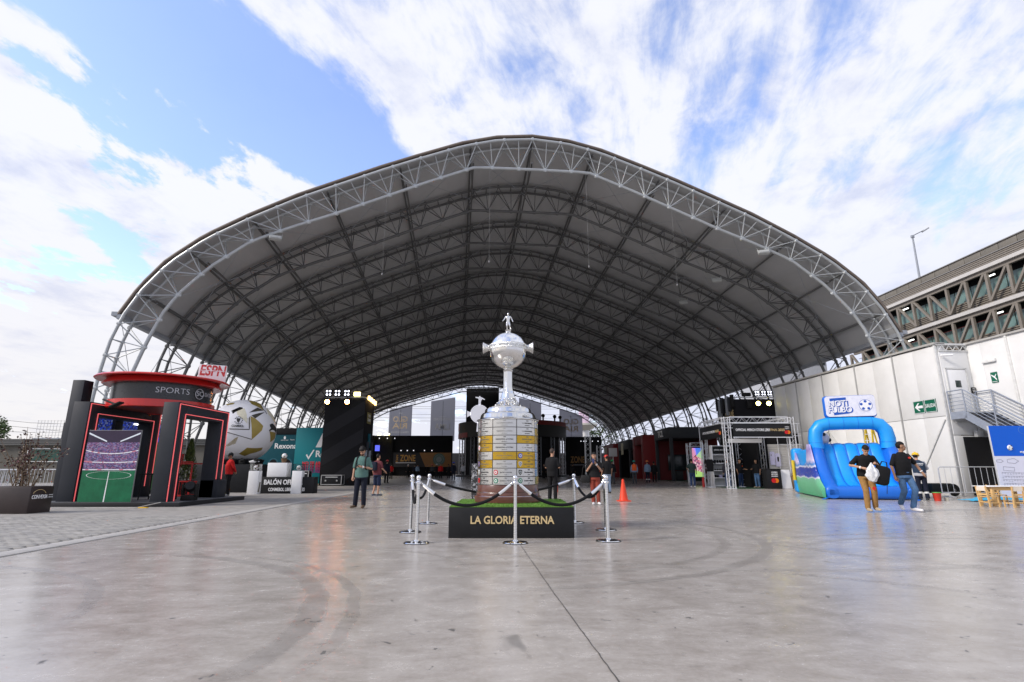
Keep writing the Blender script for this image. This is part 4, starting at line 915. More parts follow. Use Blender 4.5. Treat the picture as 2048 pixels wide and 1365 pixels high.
q = MB(); q.rod((0, 0, .6), (0, 0, 1.9), .03, .01); q.build('trunk', MATS['bark'], CT)
q = MB(); rr = random.Random(5)
for _ in range(1500):
    h = rr.random(); rad = .34 * (1 - h) ** .8 * (.55 + .45 * rr.random()) + .02; a = rr.uniform(0, 6.28); p = V(rad * math.cos(a), rad * math.sin(a), .62 + h * 1.45); u = V(math.cos(a) * .3, math.sin(a) * .3, 1).normalized(); w = u.cross(V(math.cos(a), math.sin(a), 0)).normalized(); s_ = rr.uniform(.03, .06)
    q.mat(rr.randrange(3)).add([p - w * s_ * .4, p + w * s_ * .4, p + u * s_ * 1.6], [(0, 1, 2)])
q.build('crown', [mat('conifer_a', (.035, .06, .012), .8), mat('conifer_b', (.07, .10, .02), .8), mat('conifer_c', (.10, .13, .03), .8)], CT, 0)
FE = T('extinguisher_sign', 'small red and white extinguisher sign on a post in the kiosk', 'sign', (-12.35, 20.4, .1)); q = MB(); q.rod((0, 0, 0), (0, 0, 1.1), .02); q.build('post', red_paint, FE)
q = MB(); q.box(-.13, .13, -.03, -.01, 1.05, 1.55); q.build('plate', red_paint, FE); q = MB(); q.prism([(-.04, -.12), (.04, -.12), (.04, .08), (-.04, .08)], .004, FACE(0, -.031, 1.3)); q.build('pictogram', white_print, FE)
TB = T('bar_table', 'black folding table with a tablet behind the stadium print', 'table', (-11.35, 17.9, .135)); q = MB(); q.bbox(-.55, .45, -.3, .3, .78, .82, .01); q.build('table_top', black_matt, TB)
for sx, sy in ((-.5, -.25), (.4, -.25), (-.5, .25), (.4, .25)): q = MB(); q.rod((sx, sy, 0), (sx, sy, .78), .02); q.build('leg', black_matt, TB)
q = MB(); q.bbox(.12, .42, -.12, .1, .86, .885, .006, M=Matrix.Rotation(R(-8), 4, 'X')); q.build('tablet', mat('tablet_glass', (.25, .27, .3), .15), TB)
YW = MB(); YW.bbox(-.12, .12, -.06, .06, 0, .03, .01); tag(YW.build('yellow_tape', mat('tape_yellow', (.7, .4, .02), .5), loc=(-10.55, 16.0, 0)), 'small yellow tape roll on the floor before the kiosk', 'tape')
q = MB(); q.tube([(-10.3, 16.36, .14), (-10.45, 16.25, .1), (-10.75, 15.95, .012), (-11.2, 15.9, .012), (-12.2, 15.95, .012)], .011, 6); tag(q.build('cable', mat('cable_pale', (.45, .43, .4), .6)), 'pale cable running off the kiosk platform onto the floor', 'cable')
PT = T('planter', 'dark brown square planter with a dry shrub and the word CONVEXIA', 'planter', (-12.60, 14.25, 0))
pb = mat('planter_brown', (.028, .018, .017), .4, var=.2, vscale=3)
q = MB(); q.bbox(-.55, .55, -.35, .35, 0, .66, .012); q.build('box', pb, PT)
q = MB(); q.box(-.5, .5, -.3, .3, .655, .665); q.build('soil', mat('soil', (.05, .035, .025), .95, bump=.8, bscale=30), PT)
M = FR((.556, -.06, .40), (0, 1, 0), ZU); text('CONVEXIA', .13, white_print, PT, M, bold=.02, shear=.15, width=.46)
text('CENTRO DE', .035, white_print, PT, FR((.556, .275, .44), (0, 1, 0), ZU), width=.13); text('CONVENCIONES', .035, white_print, PT, FR((.556, .275, .385), (0, 1, 0), ZU), width=.13)
q = MB(); q.tube([V(.557, -.08 + .2 * math.cos(R(a)), .44 + .14 * math.sin(R(a))) for a in range(20, 161, 10)], .006, 5); q.build('gold_arc', gold_print, PT)
q = MB(); lv = MB(); rr = random.Random(11)
for k in range(20):
    a = rr.uniform(0, 6.28); p0 = V(rr.uniform(-.25, .25), rr.uniform(-.12, .12), .66); h = rr.uniform(.7, 1.55); sp = rr.uniform(.15, .75)
    pts = [p0 + V(math.cos(a) * sp * f ** 1.4 + rr.gauss(0, .02), math.sin(a) * sp * f ** 1.4 + rr.gauss(0, .02), h * f) for f in (0, .25, .5, .75, 1)]
    q.tube(pts, .01, 5, rs=[.014, .012, .010, .007, .004])
    for j in range(34):
        f = rr.uniform(.45, 1) if j > 5 else rr.uniform(.1, .5); i0 = min(3, int(f * 4)); p = pts[i0].lerp(pts[i0 + 1], f * 4 - i0) + V(rr.gauss(0, .05), rr.gauss(0, .05), rr.gauss(0, .05))
        u = V(rr.gauss(0, 1), rr.gauss(0, 1), rr.gauss(-.3, .8)).normalized(); w = u.orthogonal().normalized(); s_ = rr.uniform(.025, .05)
        lv.mat(rr.choice((0, 0, 1, 2, 3))).add([p, p + u * s_ * .8 + w * s_ * .5, p + u * s_ * 1.9, p + u * s_ * .8 - w * s_ * .5], [(0, 1, 2, 3)])
q.build('branch', mat('dry_branch', (.20, .14, .09), .8), PT); lv.build('foliage', [mat('dry_leaf_brown', (.06, .03, .025), .7), mat('dry_leaf_plum', (.10, .035, .04), .7), mat('dry_leaf_pale', (.22, .17, .12), .7), mat('dry_leaf_dark', (.03, .02, .018), .7)], PT, 0)

# ------------------------------------------------------------------ crowd barriers
def barrier(label, loc, rz, w=2.2, h=1.08, n=14, group='crowd barriers', cat='barrier'):
    t = T('crowd_barrier', label, cat, loc, rz, group); z0, r_ = .18, .09
    q = MB(); pts = [(-w / 2, 0, z0), (-w / 2, 0, h - r_), (-w / 2 + r_ * .3, 0, h - r_ * .3), (-w / 2 + r_, 0, h), (w / 2 - r_, 0, h), (w / 2 - r_ * .3, 0, h - r_ * .3), (w / 2, 0, h - r_), (w / 2, 0, z0)]
    q.tube(pts, .02, 8); q.rod((-w / 2, 0, z0), (w / 2, 0, z0), .02); q.build('frame', galv_b, t)
    for k in range(1, n): q = MB(); x = -w / 2 + w * k / n; q.rod((x, 0, z0), (x, 0, h), .009, n=6); q.build('bar', galv_b, t)
    for sx in (-1, 1): q = MB(); q.bar((sx * w * .38, -.28, .02), (sx * w * .38, .28, .02), .05, .03); q.rod((sx * w * .38, 0, .02), (sx * w * .38, 0, z0), .018); q.build('foot', galv_b, t)
    q = MB(); q.tube([(w / 2, 0, h * .78), (w / 2 + .06, 0, h * .78), (w / 2 + .06, 0, h * .7)], .01, 5); q.build('hook', galv_b, t)
    return t
galv_b = mat('barrier_galvanised', (.62, .63, .65), .4, .3)
bl = ['leftmost crowd barrier at the picture edge behind the planter', 'crowd barrier directly behind the dry shrub of the planter', 'crowd barrier just left of the kiosk pillar', 'crowd barrier seen through the kiosk behind its left portal', 'crowd barrier seen through the kiosk near the conifer', 'crowd barrier leaning flat in a stack behind the planter']
for i in range(5): barrier(bl[i], (-25.4 + i * 2.32, 24.6 + i * .05, 0), .03)
for k in range(4):
    b_ = barrier('tilted crowd barrier leaning with others at far left, number %s from the left edge' % ('one two three four'.split()[k]), (-22.9 + k * .26, 23.4, .02), R(78), 1.6, 1.06, 6)
    b_.rotation_euler = (R(12), R(0), R(66))
for k, lb in enumerate(('outermost leaning barrier of the small stack at far left', 'second leaning barrier in the small stack at far left', 'third leaning barrier in the small stack at far left', 'innermost leaning barrier of the small stack at far left')): bpy.data.objects['crowd_barrier' + ('' if 5 + k == 0 else '.%03d' % (5 + k))]['label'] = lb
barrier('crowd barrier on the right in front of the black hoarding', (18.5, 22.3, 0), .0, 2.45, 1.18, 10)

# ------------------------------------------------------------------ giant ball, official ball stand
BX, BY, BZc, BRd = -13.95, 28.0, 3.0, 1.62
GB = T('giant_ball', 'giant white and gold football model on a black base', 'ball model', (BX, BY, BZc))
q = MB(); q.ball((0, 0, 0), BRd, n=64); q.build('ball', mat('ball_white', (.72, .71, .72), .4, var=.03, vscale=1), GB, 60)
tw = (V(0, 0, 1.08) - V(BX, BY, BZc)).normalized(); rt = V(0, 0, 1).cross(tw).normalized(); upv = tw.cross(rt)
def bp(px, py, r=1.0):
    a = (px - 388) / 292; b = (708 - py) / 292; l = math.hypot(a, b)
    if l > .985: a *= .985 / l; b *= .985 / l
    return (rt * a + upv * b + tw * math.sqrt(max(0, 1 - a * a - b * b))) * BRd * r
def patch(name, poly, m, r=1.002, cuts=2):
    bm = bmesh.new(); vs = [bm.verts.new(bp(x, y)) for x, y in poly]; bm.faces.new(vs); bmesh.ops.triangulate(bm, faces=bm.faces[:])
    for _ in range(cuts):
        bmesh.ops.subdivide_edges(bm, edges=bm.edges[:], cuts=1, use_grid_fill=True); bmesh.ops.triangulate(bm, faces=[f for f in bm.faces if len(f.verts) > 3])
    for v in bm.verts: v.co = v.co.normalized() * BRd * r
    me = bpy.data.meshes.new(name); bm.to_mesh(me); bm.free(); me.materials.append(m); return link(name, me, GB)
b_gold = mat('ball_gold', (.30, .22, .045), .4, .2, var=.15, vscale=2); b_dark = mat('ball_dark', (.055, .05, .04), .5); b_cream = mat('ball_cream', (.62, .58, .44), .45)
patch('gold_panel', [(405, 425), (470, 418), (520, 460), (545, 515), (495, 485), (440, 462)], b_gold, 1.004)
patch('dark_panel', [(425, 542), (490, 490), (545, 515), (480, 528)], b_dark, 1.003); patch('dark_panel', [(445, 565), (555, 530), (480, 592)], b_dark, 1.003)
patch('gold_panel', [(438, 570), (485, 595), (552, 655), (545, 695), (470, 778), (455, 655)], b_gold, 1.004)
patch('gold_panel', [(610, 700), (670, 715), (668, 765), (628, 800)], b_gold, 1.004)
patch('gold_panel', [(380, 905), (440, 850), (570, 848), (562, 872), (470, 905), (430, 925)], b_gold, 1.004)
patch('gold_panel', [(225, 470), (300, 452), (290, 470), (240, 480)], b_gold, 1.004)
patch('cream_panel', [(318, 508), (385, 505), (408, 560), (420, 640), (330, 560)], b_cream, 1.002); patch('cream_panel', [(560, 490), (600, 490), (660, 620), (640, 610), (585, 545)], b_cream, 1.002)
for k in range(9): patch('gold_stripe', [(255 + k * 10, 850 - k * 10), (345 + k * 2, 812 - k * 7), (346 + k * 2, 815 - k * 7), (256 + k * 10, 853 - k * 10)], b_gold, 1.003, 1)
for k in range(7): patch('gold_stripe', [(415 + k * 3, 595 + k * 11), (447, 592 + k * 11), (447, 595 + k * 11), (415 + k * 3, 598 + k * 11)], b_gold, 1.003, 1)
def bline(pts, w=.016):
    q = MB(); P = []
    for (x0, y0), (x1, y1) in zip(pts, pts[1:]):
        for k in range(8): P.append(bp(x0 + (x1 - x0) * k / 8, y0 + (y1 - y0) * k / 8, 1.003))
    P.append(bp(*pts[-1], 1.003)); q.tube(P, w, 5); q.build('seam_line', b_dark, GB)
bline([(285, 690), (442, 690), (432, 580)], .022); bline([(272, 720), (372, 748), (470, 776)]); bline([(515, 470), (565, 530), (575, 545)]); bline([(655, 520), (678, 600), (680, 650)], .012); bline([(150, 560), (130, 640), (140, 740)], .02)
patch('leaping_cat', [(606, 640), (630, 628), (645, 640), (668, 668), (684, 692), (672, 716), (650, 690), (630, 688), (612, 702), (604, 694), (622, 672), (612, 660)], black_print, 1.006)
q = MB()
for k in range(11):
    a = R(-60 + k * 30); c_ = bp(347 + 30 * math.sin(a), 612 - 30 * math.cos(a), 1.003); q.ball(c_, .028, n=6)
q.build('crest_star', black_print, GB); patch('crest_cup', [(330, 595), (364, 595), (358, 622), (350, 630), (352, 642), (342, 642), (344, 630), (336, 622)], black_print, 1.003, 1)
n0 = bp(347, 663, 1.004); nr = n0.normalized(); rr_ = V(0, 0, 1).cross(nr).normalized(); text('·CONMEBOL·', .15, black_print, GB, FR(n0 + nr * .01, rr_, nr.cross(rr_)), width=.58, bold=.02)
SB = T('display_plinth', 'black block base under the giant football', 'plinth', (BX, BY, 0))
q = MB(); q.bbox(-1.5, 1.9, -1.5, 1.6, 0, 1.32, .01); q.build('block', black_matt, SB)
q = MB(); q.lathe([(1.1, 1.32), (1.2, 1.55), (1.05, 1.6)], 32); q.build('cradle', black_matt, SB)
for i, (x, y) in enumerate(((-.25, -1.4), (.35, -1.35), (.8, -1.3), (1.5, -1.35))): q = MB(); q.bbox(x - .12, x + .12, y - .1, y + .1, 1.33, 1.52, .03); q.rod((x, y, 1.45), (x + .05, y - .12, 1.56), .09); q.build('spot_lamp', rubber, SB)
CB = T('ball_counter', 'black counter reading BALON OFICIAL CONMEBOL LIBERTADORES', 'counter', (-11.35, 25.75, 0), R(2))
q = MB(); q.bbox(-.32, 2.2, -.3, .3, 0, .74, .008); q.build('front', black_matt, CB)
text('BALÓN OFICIAL', .30, white_print, CB, FACE(.80, -.304, .50), bold=.03, width=1.75); text('CONMEBOL LIBERTADORES', .2, white_print, CB, FACE(.98, -.304, .18), bold=.03, width=1.65)
q = MB(); q.bbox(.1, 1.0, -.28, .25, .745, 1.38, .01); o = tag(q.build('white_box', white_paint), 'white box standing on the black ball counter', 'box'); o.matrix_world = Matrix.Translation((-11.45, 25.8, 0)) @ Matrix.Scale(1, 4)
q = MB(); q.lathe([(.0001, 0), (.17, .02), (.24, .10), (.24, .12), (.0001, .2)], 20); tag(q.build('dome_lamp', white_paint, loc=(-12.55, 26.7, 1.35)), 'white dome lamp on the black base left of the white box', 'lamp')
q = MB(); q.rod((0, 0, 0), (0, 0, .2), .09, .14, n=12); q.build('vase', mat('vase_brown', (.14, .08, .04), .6)); vz = tag(bpy.data.objects['vase'], 'brown bowl holding a small white ball above the white box', 'bowl'); vz.location = (-10.75, 25.85, 1.386)
wb = mat('ball_small_white', (.75, .75, .75), .4)
def small_ball(loc, r, label):
    t = T('football', label, 'ball', loc, random.random(), 'footballs on display'); q = MB(); q.ball((0, 0, r), r, n=20); q.build('ball', wb, t, 60)
    q = MB()
    for k in range(7):
        a = k * 2.4; d = V(math.cos(a) * .8, math.sin(a) * .8, -.6 + k * .2).normalized(); q.prism([(r * .28 * math.cos(j * 1.2566), r * .28 * math.sin(j * 1.2566)) for j in range(5)], .004, Matrix.Translation(V(0, 0, r) + d * r * .975) @ d.to_track_quat('Z', 'Y').to_matrix().to_4x4())
    q.build('panel', [b_gold], t)
small_ball((-10.75, 25.85, 1.585), .12, 'small white ball in the brown bowl above the white box')
for i, (x, y, lb, lb2, lb3) in enumerate(((-11.52, 24.75, 'left white pedestal with a glass ball case by the kiosk', 'football in the glass case on the left pedestal', 'clear display case on the left white pedestal'), (-9.90, 25.55, 'right white pedestal with a glass ball case by the counter', 'football in the glass case on the right pedestal', 'clear display case on the right white pedestal'))):
    p = T('pedestal', lb, 'pedestal', (x, y, 0), R(4), 'white pedestals'); q = MB(); q.bbox(-.22, .22, -.2, .2, 0, 1.02, .008); q.build('column', white_paint, p)
    q = MB(); q.prism([(-.13, -.3), (.04, -.34), (.13, .1), (-.02, .12)], .004, FR((.221, 0, .42), (0, 1, 0), ZU)); q.build('print', mat('print_grey', (.2, .18, .15), .6), p)
    small_ball((x, y, 1.03), .115, lb2)
    c = T('display_case', lb3, 'display case', (x, y, 1.022), R(4), 'glass display cases'); q = MB()
    for sx in (-1, 1):
        for sy in (-1, 1): q.bar((sx * .2, sy * .18, 0), (sx * .2, sy * .18, .30), .012, .012)
    for z in (.006, .30): q.tube([(-.2, -.18, z), (.2, -.18, z), (.2, .18, z), (-.2, .18, z)], .007, 4, closed=True)
    q.build('frame', rubber, c); q = MB()
    for a in ((-.198, .198, -.182, -.179), (-.198, .198, .179, .182), (-.203, -.2, -.17, .17), (.2, .203, -.17, .17)): q.box(*a, .01, .295)
    q.build('pane', glass, c)
WD = T('floor_monitor', 'small dark wedge lamp on the floor right of the right pedestal', 'monitor', (-9.45, 25.9, 0), .3); q = MB(); q.prism([(-.25, 0), (.2, 0), (.25, .1), (-.1, .28), (-.25, .25)], .35, FR((0, .2, 0), XF, ZU)); q.build('body', mat('green_black', (.015, .03, .028), .5), WD); q = MB(); q.bbox(-.15, .15, -.3, -.17, 0, .06, .02); q.build('bracket', rubber, WD)

# ------------------------------------------------------------------ deodorant stand, left tower
teal = mat('teal_print', (.002, .17, .20), .45, var=.06, vscale=.3); teal_d = mat('teal_print_dark', (.003, .075, .10), .45, var=.12, vscale=.4)
RX = T('deodorant_stand', 'teal exhibition wall with the word Rexona and two round holes', 'stand', (-15.6, 39.6, 0))
q = MB(); q.bbox(-5.0, -.10, -.05, .15, .1, 3.55, .01); q.build('panel', teal_d, RX); q = MB(); q.bbox(-5.0, -.10, -.08, .2, 3.56, 4.02, .01); q.build('fascia', black_matt, RX)
q = MB(); q.bbox(-.06, 3.6, -.25, .15, .1, 4.04, .01); q.build('panel', teal, RX); q = MB(); q.box(-5.0, 3.6, -.6, .3, 0, .09); q.build('floor_plate', mat('plywood', (.35, .28, .18), .7), RX)
text('Rexona', .52, white_print, RX, FACE(-.83, -.055, 2.72), bold=.02, width=1.62); text('Re', .62, white_print, RX, FACE(1.78, -.256, 2.15), bold=.03); text('xona', .62, white_print, RX, FACE(2.75, -.256, 2.10), bold=.03)
q = MB(); M = FACE(1.05, -.256, 2.1); q.prism([(-.28, -.02), (-.20, .06), (-.08, -.16), (.22, .36), (.32, .36), (-.06, -.34)], .004, M); q.build('tick', white_print, RX)
for k in range(4): text('NO TE ABANDONA', .30, mat('coral_%d' % k, (.62 * (1 - .22 * k), .03, .045 + .035 * k), .5), RX, FACE(1.85, -.256 + k * .0, 1.50 - k * .185), bold=.05, width=2.6)
text('A', 1.9, white_print, RX, FACE(2.2, -.256, 3.3), bold=.05)
for x in (-1.62, -.62):
    q = MB(); q.prism([(.36 * math.cos(t * .2094), .36 * math.sin(t * .2094)) for t in range(30)], .004, FACE(x, -.054, 1.52)); q.build('hole_ring', mat('ring_teal', (.006, .10, .14), .4), RX)
    q = MB(); q.prism([(.27 * math.cos(t * .2094), .27 * math.sin(t * .2094)) for t in range(30)], .007, FACE(x, -.054, 1.52)); q.build('hole', black_fab, RX)
text('LIBERTADORES', .08, white_print, RX, FACE(-.95, -.055, 3.15)); text('Rexona', .1, white_print, RX, FACE(-.38, -.055, 3.18)); q = MB(); q.prism([(-.05, 0), (.05, 0), (.08, .1), (.04, .22), (-.04, .22), (-.08, .1)], .004, FACE(-.95, -.055, 3.22)); q.build('cup_logo', white_print, RX)
def flight_case(label, loc, w, d, h, rz=0):
    t = T('flight_case', label, 'flight case', loc, rz, 'black flight cases'); q = MB(); q.bbox(-w / 2, w / 2, -d / 2, d / 2, .1, h, .01); q.build('body', black_matt, t); e = mat('case_edge', (.55, .55, .54), .4, .6); q = MB(); z0 = .1
    for x in (-w / 2, w / 2):
        for y in (-d / 2, d / 2): q.bar((x, y, z0), (x, y, h), .045, .045)
    for z in (z0, h):
        for y in (-d / 2, d / 2): q.bar((-w / 2, y, z), (w / 2, y, z), .045, .045)
        for x in (-w / 2, w / 2): q.bar((x, -d / 2, z), (x, d / 2, z), .045, .045)
    q.build('edging', e, t)
    for x in (-w / 2 + .12, w / 2 - .12):
        for y in (-d / 2 + .1, d / 2 - .1): q = MB(); q.rod((x - .02, y, .05), (x + .02, y, .05), .05, n=12); q.build('castor', rubber, t)
    for f in (-.28, .28): q = MB(); q.bbox(f * w - .05, f * w + .05, -d / 2 - .03, -d / 2 - .005, h * .5 - .05, h * .5 + .05, .01); q.build('latch', e, t)
    q = MB(); q.box(-w * .3, w * .3, -d / 2 - .008, -d / 2 - .002, h * .8, h * .86); q.build('case_label', white_print, t)
flight_case('long low black flight case in front of the dark left tower', (-12.1, 37.3, 0), 1.35, .6, .70); flight_case('tall narrow black flight case left of the dark tower', (-14.05, 37.6, 0), .55, .6, .98)
def quad_lamp(t, x, y, z, col, s=.22, name='led_lamp', es=2.6):
    q = MB(); q.bbox(x - s, x + s, y - .05, y + .15, z - s * 1.15, z + s * 1.15, .02); o = q.build(name, rubber, t); m_ = mat('led_%s' % (col,), col, .4, em=col, es=es)
    for sx in (-1, 1):
        for sz in (-1, 1): q = MB(); q.ball((x + sx * s * .5, y - .06, z + sz * s * .55), s * .32, .03, s * .32, n=10); q.build('lens', m_, o)
def par(t, x, y, z, col, r=.16, es=40, aim=(0, -1, -.35)):
    d = V(*aim).normalized(); M = Matrix.Translation((x, y, z)) @ d.to_track_quat('Z', 'Y').to_matrix().to_4x4(); q = MB(); q.lathe([(r * .6, -.3), (r, -.2), (r, .03), (r * .9, .03), (r * .9, 0), (.0001, 0)], 16, M=M); q.bar((x, y, z + r), (x, y, z + r + .2), .05, .05); o = q.build('par_lamp', rubber, t)
    q = MB(); q.lathe([(.0001, .008), (r * .88, .008)], 16, M=M); q.build('lens', mat('par_%s' % (col,), col, .4, em=col, es=es), o)
LT = T('stage_tower', 'tall black cloth stage tower with orange lamps left of the hall mouth', 'tower', (-11.85, 38, 0)); TWH = 5.95
q = MB(); q.bbox(-1.42, 1.42, 0, 2.6, 0, TWH, .02); q.build('cloth_wall', black_fab, LT)
for i, (a, b2) in enumerate((((-1.42, 4.1), (1.42, 5.85)), ((-1.42, 2.2), (1.42, 3.9)), ((-1.42, .1), (1.42, 2.0)))):
    q = MB(); M = FACE(0, -.004, 0); q.prism([(a[0], a[1]), (b2[0], b2[1]), (b2[0], b2[1] - .95), (a[0], a[1] - .95)], .004, M) if a[1] > 1 else q.prism([(a[0], .1), (b2[0], 2.0), (b2[0], 1.05), (.0, .1)], .004, M); q.build('diagonal_band', mat('band_grey', (.016, .016, .019), .8), LT, 0)
q = MB(); q.rod((-1.4, -.1, TWH + .12), (1.4, -.1, TWH + .12), .03); q.rod((1.45, -.1, TWH + .1), (1.45, 2.6, TWH + .1), .03); q.build('lamp_bar', galv, LT)
for x in (-1.18, -.55, .12): quad_lamp(LT, x, -.12, TWH + .42, (.85, .88, 1.0))
for x in (-1.20, .20): par(LT, x, -.25, TWH - .22, (1.0, .42, .12), .18, 42, (.15, -1, -.12))
q = MB(); q.bbox(.62, 1.08, -.2, -.1, TWH + .2, TWH + .48, .02); q.build('wash_lamp', mat('wash_yellow', (.9, .8, .3), .4, em=(1, .85, .35), es=5), LT)
for k in range(4): q = MB(); q.bbox(1.50, 1.62, .3 + k * .6, .62 + k * .6, TWH - .02 - k * .05, TWH + .28 - k * .05, .02); q.build('wash_lamp', mat('wash_warm', (.9, .6, .2), .4, em=(1, .6, .2), es=4), LT)
def fanzone(par_, M, w, col=gold_print): text('ZONE', w * .42, col, par_, M @ Matrix.Translation((w * .13, 0, 0)), bold=.02, width=w * .72); text('FAN', w * .3, col, par_, M @ Matrix.Translation((-w * .37, -.0, 0)), bold=.03, width=w * .2)
q = MB(); q.box(1.43, 1.46, .7, 1.7, 4.3, 5.1); sg_ = q.build('zone_sign', mat('olive_sign', (.22, .19, .07), .6), LT); text('FAN', .3, white_print, sg_, FR((1.465, 1.2, 4.85), (0, 1, 0), ZU)); text('ZONE', .3, white_print, sg_, FR((1.465, 1.2, 4.55), (0, 1, 0), ZU))
for k in range(5): q = MB(); q.bbox(1.43, 1.6, .5 + k * .35, .7 + k * .35, 1.6 + .5 * (k % 3), 2.4 + .6 * (k % 3), .02); q.build('side_panel', [steel_grey, dark_panel, teal_d][k % 3], LT)

# ------------------------------------------------------------------ merchandise store on the right
alu = mat('truss_aluminium', (.74, .75, .77), .38, .25, var=.06)
def box_truss(q, p, c, s=.29, r=.024, step=.3):
    p = Vector(p); c = Vector(c); a = (c - p); L_ = a.length; a.normalize(); u = a.orthogonal().normalized(); w = a.cross(u); h = s / 2
    if abs(a.z) > .9: u, w = V(1, 0, 0), V(0, 1, 0)
    elif abs(a.x) > .9: u, w = V(0, 1, 0), V(0, 0, 1)
    else: u, w = V(1, 0, 0), V(0, 0, 1)
    K4 = [(1, 1), (-1, 1), (-1, -1), (1, -1)]; cr = lambda i, t: p + a * t + u * (K4[i % 4][0] * h) + w * (K4[i % 4][1] * h)
    for i in range(4): q.rod(cr(i, 0), cr(i, L_), r, n=6)
    n = max(2, int(L_ / step))
    for k in range(n):
        t0, t1 = L_ * k / n, L_ * (k + 1) / n
        for i in range(4): q.rod(cr(i + (k % 2), t0), cr(i + 1 - (k % 2), t1), r * .36, n=4, caps=False)
    return q
MX, MY = 12.65, 31.9; MW, MD, MH = 3.75, 4.0, 4.1
MS = T('merch_store', 'aluminium truss store with black banners reading OFFICIAL MERCH STORE', 'store', (MX, MY, 0))
for x, y in ((0, 0), (MW, 0), (0, MD), (MW, MD), (2.15, MD * .9)):
    box_truss(MB(), (x, y, 0), (x, y, MH), .34).build('truss_column', alu, MS)
    q = MB(); q.bbox(x - .22, x + .22, y - .22, y + .22, 0, .03, .005); q.build('base_plate', alu, MS)
for a, c in (((.17, 0, MH - .17), (MW - .17, 0, MH - .17)), ((0, .17, MH - .17), (0, MD - .17, MH - .17)), ((MW, .17, MH - .17), (MW, MD - .17, MH - .17)), ((.17, MD, MH - .17), (MW - .17, MD, MH - .17))): box_truss(MB(), a, c, .34).build('truss_beam', alu, MS)
q = MB(); q.bbox(.3, MW - .05, -.24, -.19, 2.93, 3.72, .01); bn = q.build('banner', black_matt, MS)
q = MB()
for z in (2.91, 3.72): q.bar((.28, -.215, z), (MW - .03, -.215, z), .05, .045)
q.build('banner_rail', alu, bn)
text('OFFICIAL MERCH STORE', .2, white_print, bn, FACE(1.27, -.243, 3.33), width=1.66, bold=.02); text('LIMA', .24, white_print, bn, FACE(2.28, -.243, 3.33), shear=.3, width=.3, bold=.02); text('FINAL', .19, gold_print, bn, FACE(2.68, -.243, 3.33), width=.42); text('2025', .19, gold_print, bn, FACE(3.12, -.243, 3.33), width=.38, bold=.02)
red_c = mat('logo_red', (.62, .015, .02), .5); org_c = mat('logo_orange', (.75, .20, .01), .5)
def circles(par_, M, r):
    d = [(r * math.cos(t * .2618), r * math.sin(t * .2618)) for t in range(24)]
    q = MB(); q.mat(0).prism([(x - r * .6, y) for x, y in d], .003, M); q.mat(1).prism([(x + r * .6, y) for x, y in d], .002, M); q.build('circle_logo', [red_c, org_c], par_, 0)
circles(bn, FACE(3.46, -.243, 3.2), .105)
for i, t_ in enumerate(('CONMEBOL', 'LIBERT.')): text(t_, .08, white_print, bn, FACE(3.46, -.243, 3.50 - i * .1), width=.26)
q = MB(); q.bbox(-.24, -.19, .3, MD - .1, 2.93, 3.72, .01); bn2 = q.build('banner', black_matt, MS)
for tx, y, w_, m_ in (('OFFICIAL MERCH STORE', 2.5, 1.8, white_print), ('LIMA', 1.4, .35, white_print), ('FINAL 2025', .88, .55, gold_print)): text(tx, .2, m_, bn2, FR((-.243, y, 3.33), (0, -1, 0), ZU), width=w_, bold=.02)
circles(bn2, FR((-.243, .45, 3.2), (0, -1, 0), ZU), .1)
q = MB(); q.bbox(.2, 2.2, .4, .46, 2.62, 2.86, .01); q.build('white_pelmet', white_paint, MS)
q = MB(); q.box(1.35, MW - .2, MD - .15, MD - .05, 0, 3.3); q.box(2.2, 2.3, 1.2, MD - .2, 0, 3.2); q.build('back_wall', black_fab, MS)
q = MB(); q.box(.3, MW, .05, MD, .002, .012); q.build('green_carpet', mat('carpet_green', (.02, .075, .03), .95), MS)
SH = T('shelf_unit', 'white shelf unit with caps and boxes in the open side of the merch store', 'shelves', (MX + .12, MY + 3.05, .012))
q = MB(); q.bbox(0, .06, 0, .45, 0, 2.58, .005); q.build('side_panel', white_paint, SH); q = MB(); q.bbox(1.2, 1.26, 0, .45, 0, 2.58, .005); q.build('side_panel', white_paint, SH)
q = MB(); q.box(.06, 1.2, .42, .45, 0, 2.58); q.build('back_panel', mat('shelf_back', (.5, .5, .5), .6), SH)
for z in (.06, .55, 1.0, 1.45, 1.98, 2.54): q = MB(); q.bbox(.06, 1.2, -.01, .42, z - .025, z + .02, .004); q.build('shelf', white_paint, SH)
q = MB(); q.box(.08, 1.18, -.02, .0, 2.08, 2.46); hd = q.build('header', black_matt, SH); text('OFFICIAL MERCH STORE', .12, white_print, hd, FACE(.63, -.023, 2.28), width=.95, bold=.02)
rr = random.Random(9)
